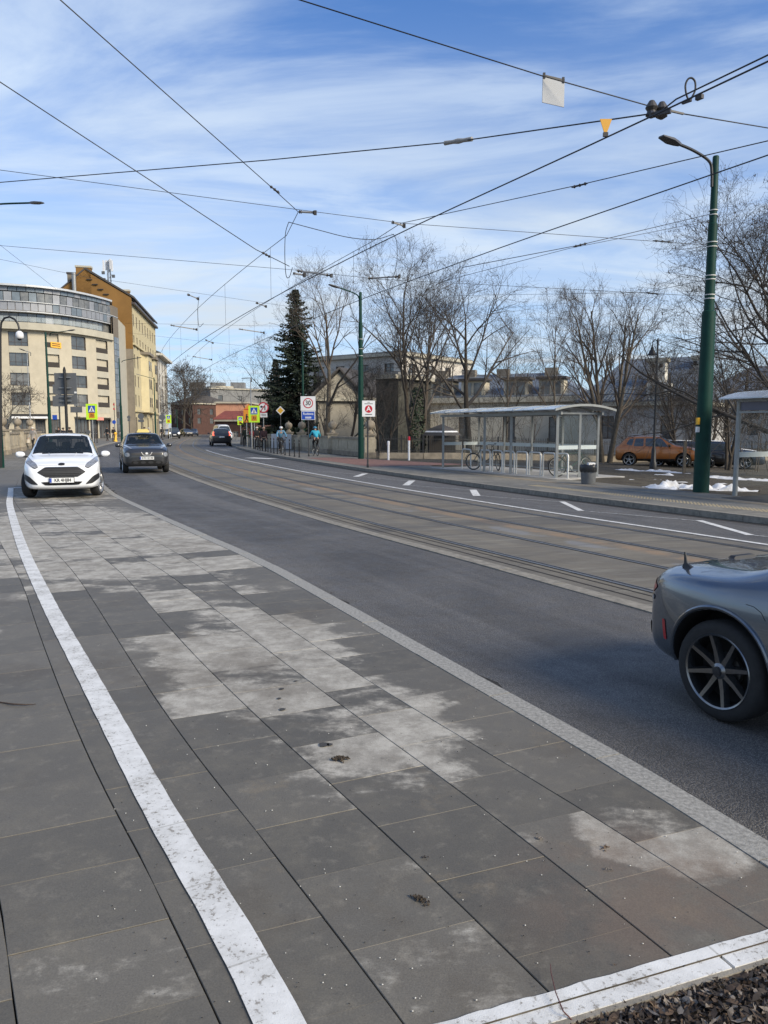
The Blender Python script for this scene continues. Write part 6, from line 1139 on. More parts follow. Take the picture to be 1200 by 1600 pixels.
# ---- rounded apartment block
bl = thing('apartment_block', 'cream rounded apartment block with grey glazed top floors at the left', 'building', (0, 0, 0)); DP = [(-60, 108), (-20, 109), (0, 110), (22, 110.6), (55, 111.7), (78, 112.8), (102, 114.3), (119, 115.8), (143, 118.5), (157, 120.4), (176, 123.6), (185, 125.4), (193, 128)]
XY = {u: Vector(((u - 600) / FPX * d, d)) for u, d in DP}; zr = lambda v: zpx(v, 111.2)
rows = [(zr(543.5), zr(522)), (zr(574), zr(551)), (zr(604), zr(582)), (zr(634), zr(612))]; ztop = zr(518.5); 
for (u0, _), (u1, _) in zip(DP[:-2], DP[1:-1]):
    A, B = XY[u0], XY[u1]; L = (B - A).length; win = u0 in (22, 78, 119, 157, -60); holes = []; ins = .12
    if win:
        for c, e in rows: holes.append((ins if u0 != -60 else L - 3.2, L - ins, c, e))
    gz0, gz1 = 0, zr(651)
    if u0 in (119, 143, 157): holes.append((.15, L - .15, .1, zr(654)))
    elif u0 in (22, 55): holes.append((.3, L - .3, .9, zr(655)))
    elif u0 in (78, 0): holes.append((.4, L - .4, .4, zr(655)))
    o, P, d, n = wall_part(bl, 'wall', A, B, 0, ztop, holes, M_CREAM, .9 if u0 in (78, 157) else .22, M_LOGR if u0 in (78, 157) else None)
    if win:
        for i, (c, e) in enumerate(rows):
            a, b = holes[i][:2]
            if u0 in (78, 157):
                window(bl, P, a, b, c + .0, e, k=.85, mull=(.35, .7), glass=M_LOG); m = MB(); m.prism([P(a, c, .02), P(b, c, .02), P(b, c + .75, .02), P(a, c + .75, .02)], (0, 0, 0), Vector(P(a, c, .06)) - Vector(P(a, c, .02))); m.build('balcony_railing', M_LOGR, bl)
            else: window(bl, P, a, b, c, e, mull=(.33, .66) if u0 == 22 else (.42,), trans=(.28,), glass=M_WGL if RB.random() < .4 else M_WG)
            if i > 0 or True: m = MB(); m.prism([P(a, c - .95, -.02), P(b, c - .95, -.02), P(b, c - .06, -.02), P(a, c - .06, -.02)], (0, 0, 0), Vector(P(a, c, .05)) - Vector(P(a, c, -.02))); (m.build('spandrel_panel', M_CREAM2, bl) if i < 4 else None)
    for h in holes:
        if h[3] < zr(645): window(bl, P, h[0], h[1], h[2], h[3], k=.18, mull=(.25, .5, .75), glass=M_WG, fw=.09, name='shop_window')
ban = holes
A, B = XY[78], XY[102]; d = (B - A).normalized(); n = Vector((d.y, -d.x)); c = A + d * 1.2 + n * .12; m = MB(); m.prism([(*(A + d * .9 + n * .1), zr(543)), (*(A + d * 2.4 + n * .1), zr(544)), (*(A + d * 2.4 + n * .1), zr(535)), (*(A + d * .9 + n * .1), zr(534.5))], (0, 0, 0), (*(n * .03), 0)); bn = m.build('banner', mat('banner_orange', (.78, .40, .04), .7, var=.1), bl)
for k in range(2): m = MB(); m.prism([(*(A + d * 1.1 + n * .14), zr(540.6 - 3 * k)), (*(A + d * 2.2 + n * .14), zr(541.2 - 3 * k)), (*(A + d * 2.2 + n * .14), zr(540 - 3 * k)), (*(A + d * 1.1 + n * .14), zr(539.4 - 3 * k))], (0, 0, 0), (*(n * .01), 0)); m.build('banner_print', M_BRICK, bn)
# shop signs and awning
A, B = XY[119], XY[176]; d = (B - A).normalized(); n = Vector((d.y, -d.x))
m = MB(); m.beam((*(A + n * .6), zr(651)), (*(B + n * .6), zr(651)), 1.2, .12); m.build('shop_canopy', M_CREAM2, bl); m = MB(); m.prism([(*(A + d * 3.4 + n * 1.25), zr(656)), (*(A + d * 5 + n * 1.25), zr(656)), (*(A + d * 5 + n * 1.25), zr(651)), (*(A + d * 3.4 + n * 1.25), zr(651))], (0, 0, 0), (*(n * .1), 0)); m.build('shop_sign', mat('salmon_sign', (.65, .28, .22), .5), bl)
A, B = XY[22], XY[78]; d = (B - A).normalized(); n = Vector((d.y, -d.x)); MB().beam((*(A + n * .5), zr(649)), (*(B + n * .5), zr(649)), 1.0, .35).build('awning', M_INK, bl); MB().beam((*(A + n * .55), zr(652.5)), (*(B + n * .55), zr(652.5)), 1.1, .3).build('awning_valance', M_WHT, bl)
# set back glazed floors
def ring(off_, ends): return [(XY[u] - Vector(((XY[u]).normalized())) * -off_, u) for u, _ in DP if u <= ends]
def band(name, z0, z1, off_, uend, step, mts, parent, proud=0., mull=None):
    pts = [XY[u] + XY[u].normalized() * off_ for u, _ in DP if u <= uend]; C = resample(np.array([tuple(p) for p in pts]), .1); k = int(step * 10); out = []
    for i in range(0, len(C) - k, k):
        a, b = Vector(C[i]), Vector(C[i + k]); d = (b - a).normalized(); n = Vector((d.y, -d.x)); a = a + d * .04; b = b - d * .04
        mt = mts[RB.randrange(len(mts))]; m = MB(); m.prism([(*(a + n * proud), z0 + .04), (*(b + n * proud), z0 + .04), (*(b + n * proud), z1 - .04), (*(a + n * proud), z1 - .04)], (0, 0, 0), (*(-n * .1), 0)); out.append(m.build(name, mt, parent))
    return C
def slab_ring(name, z0, z1, o0, o1, uend, mt):
    a = np.array([tuple(XY[u] + XY[u].normalized() * o0) for u, _ in DP if u <= uend]); b = np.array([tuple(XY[u] + XY[u].normalized() * o1) for u, _ in DP if u <= uend]); m = MB()
    m.loft([[(*p, z0), (*p, z1), (*q, z1), (*q, z0)] for p, q in zip(a, b)], closed=True); return m.build(name, mt, bl)
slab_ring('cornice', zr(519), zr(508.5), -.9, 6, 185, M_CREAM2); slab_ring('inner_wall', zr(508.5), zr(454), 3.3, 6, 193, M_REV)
band('glass_panel', zr(508), zr(491), 1.9, 193, 1.25, [M_WG, M_WGL, M_PNL, M_WG, M_WGL], bl); band('balustrade_glass', zr(507), zr(499), -.5, 182, 1.6, [mat('balcony_glass', (.5, .55, .55), .05, var=0, alpha=.25)], bl)
slab_ring('ledge', zr(490.5), zr(489), .9, 6, 193, M_ZINC); band('facade_panel', zr(488.5), zr(475.5), 1.0, 193, 1.0, [M_PNL, M_PNL, M_PNL, M_PNLS], bl); slab_ring('parapet_cap', zr(475.5), zr(474.5), .8, 1.4, 193, M_ZINC)
band('glass_panel', zr(474), zr(458), 2.4, 185, 1.15, [M_WGL, M_PNLS, M_WGL, M_WGL, M_PNL, M_WG], bl); band('facade_panel', zr(457.5), zr(450.5), 2.3, 185, 1.2, [M_PNLS, M_PNLS, M_PNL], bl); slab_ring('roof_fascia', zr(450.5), zr(447.5), 1.6, 3.4, 185, M_ZINC); slab_ring('roof', zr(449.5), zr(448.5), 3, 24, 185, M_GCONC)
# glazed stair strip at the right end
A, B = XY[185], XY[193]; L = (B - A).length; m, P, d, n = wall_part(bl, 'wall', A, B, 0, zr(478), [], M_REV)
for k in range(17):
    z0 = .3 + k * 1.0; z1 = z0 + .95
    if z1 > zr(508): break
    for a, b in ((.1, L / 2 - .04), (L / 2 + .04, L - .1)): mm = MB(); mm.prism([P(a, z0, -.05), P(b, z0, -.05), P(b, z1, -.05), P(a, z1, -.05)], (0, 0, 0), (*(-n * .04), 0)); mm.build('stair_glass', (M_WG, M_WGL, M_PNLS)[(k + (a > 1)) % 3], bl)
MB().poly([(*XY[193], 0), (*XY[193], zr(478)), (*(XY[193] + Vector((-3, 14))), zr(478)), (*(XY[193] + Vector((-3, 14))), 0)]).build('wall', M_CREAM2, bl)
# ---- yellow tenement with the ochre gable
te = thing('tenement', 'tall yellow tenement with a bare ochre gable and aerial mast', 'building', (0, 0, 0)); A0 = PY(212, 668, 138).xy; B0 = PY(247.5, 668, 172).xy; d = (B0 - A0).normalized(); n = Vector((d.y, -d.x)); L = (B0 - A0).length; ze = zpx(476, 138); nf = 6; fh = (ze - 1.0) / nf
holes = []; cols = [1.6 + k * (L - 3.2) / 8 for k in range(9)]; zs_ = [zpx(v, 138) for v in (662, 634, 606, 577, 549, 518)]; zw = [zpx(v, 138) for v in (652, 618, 590, 560, 532, 499)]
rowsT = [(zpx(a, 138), zpx(b, 138)) for a, b in ((634, 617), (604, 587), (574.5, 555), (545, 526), (511, 494))]
for c in cols:
    for a, b in rowsT: holes.append((c - .55, c + .55, a, b))
for c in cols[::2]: holes.append((c - .8, c + .8, .1, zpx(652, 138)))
o, P, d, n = wall_part(te, 'facade', A0, B0, 0, ze, holes, M_YEL, .25)
for h in holes: window(te, P, *h, frame=M_WFR if RB.random() < .6 else M_WFRW, mull=(.5,), trans=(.66,), fw=.06, sill=M_CREAM2 if h[2] > 1 else None)
for v in (642, 540, 479): z = zpx(v, 138); MB().beam((*(A0 + n * .12), z), (*(B0 + n * .12), z), .4 if v > 480 else 1.0, .35).build('cornice', M_YEL if v > 480 else M_WFR, te)
for s0, s1 in ((9, 16), (19, 24)):
    a, b = A0 + d * s0, A0 + d * s1; m = MB(); m.prism([(*a, zpx(643, 138)), (*b, zpx(643, 138)), (*(b + n * 1.3 - d * .8), zpx(643, 138)), (*(a + n * 1.3 + d * .8), zpx(643, 138))], (0, 0, 0), (0, 0, zpx(549, 138) - zpx(643, 138))); m.build('bay', M_YEL, te); MB().beam((*(a + n * .7), zpx(547, 138)), (*(b + n * .7), zpx(547, 138)), 2.0, .5).build('bay_cornice', M_GREYW, te)
    for k in range(4):
        z = zpx((634, 604, 574)[min(k, 2)], 138)
        if k < 3:
            for f in (.33, .67): q = a.lerp(b, f) + n * 1.31; m = MB(); m.prism([(*(q - d * .45), z), (*(q + d * .45), z), (*(q + d * .45), z + 1.8), (*(q - d * .45), z + 1.8)], (0, 0, 0), (*(n * .05), 0)); w = m.build('window', M_WFR, te); m = MB(); m.prism([(*(q - d * .38 + n * .05), z + .08), (*(q + d * .38 + n * .05), z + .08), (*(q + d * .38 + n * .05), z + 1.72), (*(q - d * .38 + n * .05), z + 1.72)], (0, 0, 0), (*(n * .02), 0)); m.build('pane', M_WG, w)
for s, v in ((17.5, 640), (17.5, 610), (17.5, 580)): q = A0 + d * s; z = zpx(v, 138); m = MB(); m.beam((*(q - d * 1.1 + n * .5), z), (*(q + d * 1.1 + n * .5), z), 1.0, .15); m.beam((*(q - d * 1.1 + n * .95), z + .5), (*(q + d * 1.1 + n * .95), z + .5), .06, .9); m.build('balcony', M_IRON, te)
gl = PY(128, 668, 136).xy; zpk = zpx(432, 137); gd = (gl - A0); f_ = lambda t: A0 + gd * t
G = [(*A0, zpx(548, 138)), (*A0, ze + .6), (*f_(.82), zpk), (*f_(1.25), zpk - 3.2), (*f_(1.25), zpx(548, 138))]; back = Vector((*(d * .5), 0)); MB().prism(G, (0, 0, 0), back).build('gable', M_OCHRE, te); G2 = [(*(A0 - d * .02), 0), (*(A0 - d * .02), zpx(548, 138)), (*(f_(1.25) - d * .02), zpx(548, 138)), (*(f_(1.25) - d * .02), 0)]; MB().prism(G2, (0, 0, 0), back).build('side_wall', M_GREYW, te)
roof = MB(); nn = n * .5; roof.prism([(*(A0 + nn - d * .15), ze + .45), (*(B0 + nn), ze + .45), (*(B0 + gd * .82), zpk + .2), (*(f_(.82) - d * .15), zpk + .2)], (0, 0, .0), (0, 0, .35)); roof.build('roof', M_TILE, te); MB().prism([(*(f_(.82) - d * .15), zpk + .2), (*(B0 + gd * .82), zpk + .2), (*(B0 + gd * 1.3), zpk - 3.6), (*(f_(1.3) - d * .15), zpk - 3.6)], (0, 0, 0), (0, 0, .3)).build('roof', M_TILE, te)
def block(p, name, c, w, dep, z0, z1, mt, cap=None):
    q = d * dep; a = c - gd.normalized() * -w / 2; b = c + gd.normalized() * -w / 2; m = MB(); m.prism([(*a, z0), (*b, z0), (*(b + q), z0), (*(a + q), z0)], (0, 0, 0), (0, 0, z1 - z0)); o = m.build(name, mt, p)
    if cap: m = MB(); g_ = gd.normalized() * .12; m.prism([(*(a + g_ - d * .1), z1), (*(b - g_ - d * .1), z1), (*(b - g_ + q + d * .1), z1), (*(a + g_ + q + d * .1), z1)], (0, 0, 0), (0, 0, .3)); m.build('chimney_cap', cap, o)
    return o
pc = lambda u, dist=137: f_((Vector(PY(u, 668, dist).xy) - A0).dot(gd) / gd.length_squared)
block(te, 'chimney', pc(141), 2.4, 1.4, zpx(470, 137), zpx(427.5, 137), M_OCHRE, M_CREAM2); block(te, 'chimney', pc(198) + d * 3, 1.4, 1.2, zpx(480, 137), zpx(456, 137), M_OCHRE, M_CREAM2); block(te, 'chimney', pc(122) + d * .6, 1.3, 1.4, zpx(480, 137), zpx(437, 137), M_GREYW, M_TILE); 
MB().lathe([(.35, 0), (.35, zpx(437, 137) - zpx(475, 137))], 12, (*(pc(128) - d * .6), zpx(475, 137))).build('flue', M_GALV, te)
mt_ = PY(179.5, 668, 142); z0 = zpx(455, 142); zt = zpx(417, 142); q = mt_.xy
ms = MB(); 
for sx_, sy_ in ((-.3, -.3), (.3, -.3), (.3, .3), (-.3, .3)): ms.beam((q.x + sx_, q.y + sy_, z0 - 3), (q.x + sx_ * .6, q.y + sy_ * .6, zt), .09, .09, up=(1, 0, 0))
for k in range(7): z = z0 - 2 + k * 1.0; ms.beam((q.x - .3, q.y - .3, z), (q.x + .3, q.y - .3, z + .8), .05, .05); ms.beam((q.x + .3, q.y + .3, z), (q.x + .3, q.y - .3, z + .8), .05, .05)
mast = ms.build('aerial_mast', M_GALV, te)
for k, (a, zz_, h) in enumerate(((-.8, 0, 1.9), (0, .1, 2.0), (.7, 0, 1.9), (-.5, .2, 1.7), (.45, .3, 1.8))): MB().box((q.x + a, q.y - .4 + .5 * (k % 2), zt - 1.5 + zz_ + .6), (.30, .18, h)).build('antenna_panel', M_WHT, mast)
for a, z in ((-.9, -3.6), (.9, -4.2), (-.8, -4.8)): MB().box((q.x + a, q.y - .4, zt + z + 1.5), (.5, .3, .5)).build('radio_unit', M_GREYB, mast)
for k in range(4): MB().box((*pc(150 + 8 * k), zpx(445 + 7 * k, 137)), (.9, .6, .12)).build('roof_hatch', M_TILE, te)
# ---- white corner house
wh = thing('corner_house', 'white corner house with paired windows beyond the yellow tenement', 'building', (0, 0, 0)); A1 = PY(247.8, 668, 173).xy; B1 = PY(263.5, 668, 196).xy; d1 = (B1 - A1).normalized(); L1 = (B1 - A1).length; z1 = zpx(557, 173); hs_ = [(c - .8, c + .8, zpx(a, 173), zpx(b, 173)) for c in (L1 * .22, L1 * .5, L1 * .78) for a, b in ((643, 628), (624, 605), (601, 583), (577, 563))]
o, P, dd_, nn_ = wall_part(wh, 'facade', A1, B1, 0, z1, hs_, M_WHITEW)
for h in hs_: window(wh, P, *h, frame=M_WFR, mull=(.5,), fw=.08)
MB().beam((*(A1 + nn_ * .5), z1 + .2), (*(B1 + nn_ * .5 + d1), z1 + .2), 1.6, .5).build('cornice', M_WHITEW, wh); MB().prism([(*(A1 + nn_ * .8), z1 + .5), (*(B1 + nn_ * .8), z1 + .5), (*(B1 - nn_ * 7), z1 + 3.5), (*(A1 - nn_ * 7), z1 + 3.5)], (0, 0, 0), (0, 0, .2)).build('roof', M_ZROOF, wh)
MB().poly([(*B1, 0), (*B1, z1), (*(B1 - nn_ * 12), z1), (*(B1 - nn_ * 12), 0)]).build('wall', M_WHITEW, wh); MB().beam((*(A1 + nn_ * .1), z1 * .5), (*(A1 + nn_ * .1 + d1 * .2), z1 * .5), .25, z1).build('downpipe', M_GREYW, wh)
# ---- generic box building
def house(name, label, pts, z0, z1, mt, rowsz=(), ncol=4, ww=1.1, roof=None, rh=0., rmt=None, frame=M_WFR, faces=None, eave=.3, over=.4):
    """pts: plan polygon, counter-clockwise; windows on every facing side"""
    t = thing(name, label, 'building', (0, 0, 0)); n_ = len(pts); P_ = [Vector(p) for p in pts]
    for i in range(n_):
        A, B = P_[i], P_[(i + 1) % n_]; L = (B - A).length; hl = []
        if (faces is None and ((B - A).y * .0 + Vector(((B - A).y, -(B - A).x)).dot(-(A + B) / 2) > 0)) or (faces and i in faces):
            nc = max(1, round(L / ncol)); 
            for k in range(nc):
                c = L * (k + .5) / nc
                for a, b in rowsz: hl.append((c - ww / 2, c + ww / 2, a, b))
        o, Pf, d_, nr = wall_part(t, 'wall', A, B, z0, z1, hl, mt)
        for h in hl: window(t, Pf, *h, frame=frame, mull=(.5,), trans=(.6,) if ww < 1.5 else (), fw=.07, glass=M_WG if RB.random() < .7 else M_WGL)
        if eave: MB().beam((*(A + nr * .12), z1 - eave / 2), (*(B + nr * .12), z1 - eave / 2), .5, eave).build('cornice', M_CREAM2, t)
    c = sum(P_, Vector((0, 0))) / n_
    if roof == 'flat': m = MB(); m.prism([(*p, z1 - .05) for p in P_], (0, 0, 0), (0, 0, .25)); m.build('roof', rmt or M_GCONC, t)
    if roof == 'hip':
        q = [p + (p - c).normalized() * over for p in P_]; a, b = (q[0] + q[3]) / 2, (q[1] + q[2]) / 2; r0, r1 = a.lerp(b, .2), a.lerp(b, .8)
        for poly in ([(*q[0], z1), (*q[1], z1), (*r1, z1 + rh), (*r0, z1 + rh)], [(*q[1], z1), (*q[2], z1), (*r1, z1 + rh)], [(*q[2], z1), (*q[3], z1), (*r0, z1 + rh), (*r1, z1 + rh)], [(*q[3], z1), (*q[0], z1), (*r0, z1 + rh)]): m = MB(); m.prism(poly, (0, 0, 0), (0, 0, .12)); m.build('roof', rmt or M_ZROOF, t)
    if roof == 'gable':
        q = [p + (p - c).normalized() * over for p in P_]; a, b = (q[1] + q[2]) / 2, (q[3] + q[0]) / 2
        for poly in ([(*q[0], z1), (*q[1], z1), (*a, z1 + rh), (*b, z1 + rh)], [(*q[2], z1), (*q[3], z1), (*b, z1 + rh), (*a, z1 + rh)]): m = MB(); m.prism(poly, (0, 0, 0), (0, 0, .15)); m.build('roof', rmt or M_TILE, t)
        for i, j in ((1, 2), (3, 0)): pk = (P_[i] + P_[j]) / 2; m = MB(); m.prism([(*P_[i], z1), (*P_[j], z1), (*pk, z1 + rh * .97)], (0, 0, 0), (*((c - pk).normalized() * .3), 0)); m.build('gable', mt, t)
    return t
def quad(u0, d0, u1, d1, dep):
    a, b = PY(u0, 668, d0).xy, PY(u1, 668, d1).xy; n_ = Vector((-(b - a).y, (b - a).x)).normalized(); return [a, b, b + n_ * dep, a + n_ * dep]
Zv = lambda v, d: zpx(v, d)
fb = house('office_block', 'grey far office block with a rounded pale corner tower', quad(300, 225, 330, 215, 30), -.3, Zv(607, 215), M_GCONC, [(Zv(a, 215), Zv(a - 14, 215)) for a in (655, 632)], 6, 1.4, 'flat')
m = MB(); C = PY(346, 668, 226).xy; R_ = 20 / FPX * 226; m.lathe([(R_, 0), (R_, Zv(602, 215))], 28, (*C, 0)); o = m.build('corner_tower', M_CREAM, fb, smooth=25)
for v0, v1 in ((622, 609), (640, 627)): m = MB(); m.lathe([(R_ + .06, Zv(v0, 215)), (R_ + .06, Zv(v1, 215))], 28, (*C, 0), caps=False); m.build('ribbon_window', M_WG, fb); 
for k in range(9): a = radians(200 + k * 17); MB().box((C.x + cos(a) * (R_ + .1), C.y + sin(a) * (R_ + .1), Zv(624, 215)), (.15, .15, Zv(608, 215) - Zv(641, 215)), rz=a).build('mullion', M_CREAM2, fb)
for k in range(3): MB().box((C.x - 8 + 6 * k, C.y + 6, Zv(600, 215)), (4, 3, 2.2)).build('roof_plant', M_GCONC, fb)
house('brick_house', 'dark red brown brick house below the grey far office block', quad(268, 206, 302, 200, 12), -.3, Zv(630, 200), M_BRICK, [(Zv(a, 200), Zv(a - 9, 200)) for a in (662, 648)], 3.5, 1.1, 'hip', 2, M_TILE)
ob = house('orange_house', 'low house with a plain orange rendered fire wall', quad(338, 150, 388, 150, 14), -.2, Zv(628.5, 150), M_ORW, [], 4, 1.1, 'flat', faces=[9])
house('red_roof_house', 'low house with a red roof and white doors before the orange wall', quad(336, 138, 400, 136, 9), -.2, Zv(656, 138), M_BRICK, [(-.05, 1.1)], 2.6, 1.1, 'gable', 1.5, M_RROOF, frame=M_WFRW)
# ---- right: cream block, gable house, palace
house('cream_block', 'long pale cream apartment block behind the bare trees and spruce', quad(480, 88, 628, 80, 14), -.6, Zv(556, 82), mat('pale_stucco', (.50, .46, .40), .9, var=.1), [(Zv(a, 82), Zv(a - 15, 82)) for a in (690, 664, 638, 612, 586)], 3.4, 1.2, 'flat')
house('gable_house', 'yellowish plain gabled house between the spruce and green pole', [PY(588, 668, 66).xy, PY(588, 668, 66).xy + Vector((5, 12)), PY(492, 668, 64).xy + Vector((5, 12)), PY(492, 668, 64).xy][::1], -.6, Zv(622, 65), mat('straw_stucco', (.29, .265, .215), .9, var=.1), [], 4, 1, None, 2.4, M_TILE)
gh = [o for o in bpy.data.objects if o.name.startswith('gable_house')][0]; a, b = PY(490, 668, 64).xy, PY(590, 668, 66).xy; pk = a.lerp(b, .42); MB().prism([(*a, Zv(622, 65)), (*b, Zv(640, 65)), (*pk, Zv(581, 65))], (0, 0, 0), (.6, 3, 0)).build('gable', bpy.data.materials['straw_stucco'], gh)
for p, q in ((a, pk), (pk, b)): zA, zB = (Zv(620, 65), Zv(579, 65)) if p == a else (Zv(579, 65), Zv(638, 65)); MB().prism([(*(p + Vector((-.1, -.4))), zA), (*(q + Vector((-.1, -.4))), zB), (*(q + Vector((4, 12))), zB), (*(p + Vector((4, 12))), zA)], (0, 0, 0), (0, 0, .18)).build('roof', M_TILE, gh)
gw_ = house('garden_wall_house', 'dark ivy covered wall strip beside the cream block', quad(588, 58, 622, 57, 5), -.6, Zv(588, 58), mat('ivy_dark_wall', (.07, .068, .055), .95, var=.5, scale=4), [], 4, 1, 'flat', faces=[9])
pal = house('palace', 'long cream palace with a grey mansard roof and dormers behind the shelter', quad(628, 78, 905, 71, 13), -.8, Zv(622, 75), mat('palace_stucco', (.50, .46, .37), .9, var=.12, scale=1.2), [(Zv(690, 75), Zv(652, 75))], 4.2, 1.2, 'hip', 2.5, M_ZROOF, eave=.5)
a, b = PY(628, 668, 78).xy, PY(905, 668, 71).xy; dv = (b - a).normalized(); nv = Vector((dv.y, -dv.x)); Lp = (b - a).length
for i, f in enumerate((.08, .24, .42, .66, .85)):
    c = a + dv * (Lp * f) - nv * .9; z0 = Zv(622, 75) - .1; g = MB(); g.box((c.x, c.y, z0 + .85), (2.3, 1.8, 1.7), rz=atan2(dv.y, dv.x)); o = g.build('dormer', M_CREAM, pal); g = MB(); g.box((c.x + nv.x * .12, c.y + nv.y * .12, z0 + 1.82), (2.8, 2.2, .22), rz=atan2(dv.y, dv.x)); g.build('dormer_roof', M_TILE, o)
    for s in (-.5, .5): q = c + dv * s + nv * .92; g = MB(); g.box((q.x, q.y, z0 + .85), (.75, .08, 1.25), rz=atan2(dv.y, dv.x)); g.build('dormer_window', M_WG, o)
for f in (.12, .3, .5, .78): c = a + dv * (Lp * f) - nv * 6; MB().box((c.x, c.y, Zv(600, 75)), (1.2, .8, 3.4), rz=atan2(dv.y, dv.x)).build('chimney', M_GREYW, pal)
manor = house('manor', 'grey manor with a steep blue grey roof and tall white chimney', quad(905, 63, 1092, 58, 13), -.9, Zv(628, 60), mat('grey_stucco', (.36, .35, .33), .9, var=.15, scale=.8), [(Zv(686, 60), Zv(650, 60))], 4.4, 1.0, 'hip', 3.7, M_ZROOF, over=.5)
a, b = PY(905, 668, 63).xy, PY(1092, 668, 58).xy; dv = (b - a).normalized(); nv = Vector((dv.y, -dv.x)); Lm = (b - a).length; rzv = atan2(dv.y, dv.x)
for f, dp, w_, zt in ((.60, 2.2, 1.3, 558), (.88, 5, .9, 552), (.42, 6.5, 1.0, 560)):
    c = a + dv * (Lm * f) - nv * dp; m = MB(); m.box((c.x, c.y, (Zv(628, 60) + Zv(zt, 60)) / 2 - .2), (w_, .9, Zv(zt, 60) - Zv(628, 60) - .2), rz=rzv); o = m.build('chimney', M_WHITEW, manor); MB().box((c.x, c.y, Zv(zt, 60) - .2), (w_ + .3, 1.2, .3), rz=rzv).build('chimney_cap', M_CREAM2, o)
    for k in (-.3, .3): MB().box((c.x + dv.x * k, c.y + dv.y * k - .1, Zv(zt, 60) - .65), (.22, 1.1, .3), rz=rzv).build('smoke_vent', M_DARKV, o)
# seams of the sheet metal roof are raised ribs
q0 = a + dv * .2 + nv * .5; zE = Zv(628, 60)
for k in range(34):
    f = (k + .5) / 34; p0 = a.lerp(b, f) + nv * .48; ridge = min(1, min(f / .2, (1 - f) / .2)); p1 = p0 - nv * 7.1 * ridge; MB().beam((*p0, zE + .14), (*p1, zE + 3.7 * ridge + .14), .05, .06).build('roof_seam', M_ZROOF, manor)
c = a + dv * (Lm * .66) - nv * .7; MB().box((c.x, c.y, zE + .7), (1.6, 1.5, 1.4), rz=rzv).build('dormer', M_WHITEW, manor); MB().box((c.x + nv.x * .8, c.y + nv.y * .8, zE + .75), (1.0, .08, 1.0), rz=rzv).build('dormer_window', M_WG, manor)
house('pale_block', 'pale far block glimpsed through the trees right of the manor', quad(1095, 85, 1330, 75, 14), -.8, Zv(612, 80), mat('pale_far_stucco', (.42, .40, .36), .9, var=.1), [(Zv(a, 80), Zv(a - 14, 80)) for a in (680, 655, 632)], 3.5, 1.1, 'hip', 3.0, M_ZROOF)
# kiosk roofed with snow behind the fence
t = thing('garden_kiosk', 'small dark timber kiosk with a snowy roof behind the fence', 'kiosk', (*PY(690, 668, 47).xy, -.4)); t.scale = (.72, .72, .85); MB().box((0, 0, 1.0), (2.2, 2.0, 2.0)).build('wall', mat('dark_timber', (.03, .025, .02), .9), t); MB().lathe([(1.7, 2.0), (1.0, 2.5), (.05, 2.8)], 4).build('roof', M_TILE, t); MB().lathe([(1.42, 2.23), (1.28, 2.33)], 4, caps=False).build('roof_snow', M_SNOW, t)
# ================================================================== TREES
M_BARK = mat('bark', (.060, .048, .036), .95, var=.35, scale=6, bump=.6, bscale=40); M_BARK2 = mat('pale_bark', (.105, .088, .066), .95, var=.35, scale=6, bump=.5, bscale=40); M_TWIG = mat('twigs', (.072, .062, .053), .95, var=.3, scale=2); M_TWIG2 = mat('grey_twigs', (.095, .075, .058), .95, var=.3, scale=2)
M_NEED = mat('spruce_needles', (.013, .024, .015), .9, var=.5, scale=2.2, col2=(.030, .044, .024)); M_KEY = mat('dry_seed_keys', (.07, .05, .032), .95, var=.4, scale=5); M_IVY = mat('ivy_leaves', (.020, .034, .014), .7, var=.5, scale=6)
class Tubes:
    def __init__(s): s.V = []; s.Fc = []; s.n = 0
    def add(s, P, R, k):
        P = np.asarray(P, float); m = len(P); T = np.empty_like(P); T[1:-1] = P[2:] - P[:-2]; T[0] = P[1] - P[0]; T[-1] = P[-1] - P[-2]; T /= np.linalg.norm(T, axis=1)[:, None] + 1e-9
        ref = np.array([.3, .9, .2]) if abs(T[0, 1]) < .85 else np.array([1., 0, .1]); A = np.cross(T, ref); A /= np.linalg.norm(A, axis=1)[:, None] + 1e-9; B = np.cross(T, A); q = np.arange(k) * 2 * pi / k
        ring_ = A[:, None, :] * np.cos(q)[None, :, None] + B[:, None, :] * np.sin(q)[None, :, None]; s.V.append((P[:, None, :] + ring_ * np.asarray(R)[:, None, None]).reshape(-1, 3))
        i = np.arange(m - 1)[:, None] * k; j = np.arange(k)[None, :]; j2 = (j + 1) % k; f = np.stack([i + j, i + j2, i + k + j2, i + k + j], -1).reshape(-1, 4) + s.n; s.Fc.append(f); s.n += m * k
    def build(s, name, mt, parent, sm=True):
        V = np.vstack(s.V); Fq = np.vstack(s.Fc); me = bpy.data.meshes.new(name); me.vertices.add(len(V)); me.vertices.foreach_set('co', V.ravel()); me.loops.add(Fq.size); me.polygons.add(len(Fq))
        me.polygons.foreach_set('loop_start', np.arange(0, Fq.size, 4)); me.loops.foreach_set('vertex_index', Fq.ravel().astype(np.int32)); me.update(); me.validate(); me.materials.append(mt)
        if sm: me.polygons.foreach_set('use_smooth', [True] * len(me.polygons))
        return link(name, me, parent)
def rot_from(rng, d, ang, az):
    d = d / np.linalg.norm(d); a = np.cross(d, [0, 0, 1.]); n_ = np.linalg.norm(a); a = a / n_ if n_ > 1e-3 else np.array([1., 0, 0]); b = np.cross(d, a); return d * cos(ang) + (a * cos(az) + b * sin(az)) * sin(ang)
def branch(rng, p, d, L, n, bend, up):
    pts = [np.array(p)]; d = d / np.linalg.norm(d)
    for i in range(n): d = d + rng.normal(0, bend, 3) + np.array([0, 0, up]); d /= np.linalg.norm(d); pts.append(pts[-1] + d * L / n)
    return np.array(pts)
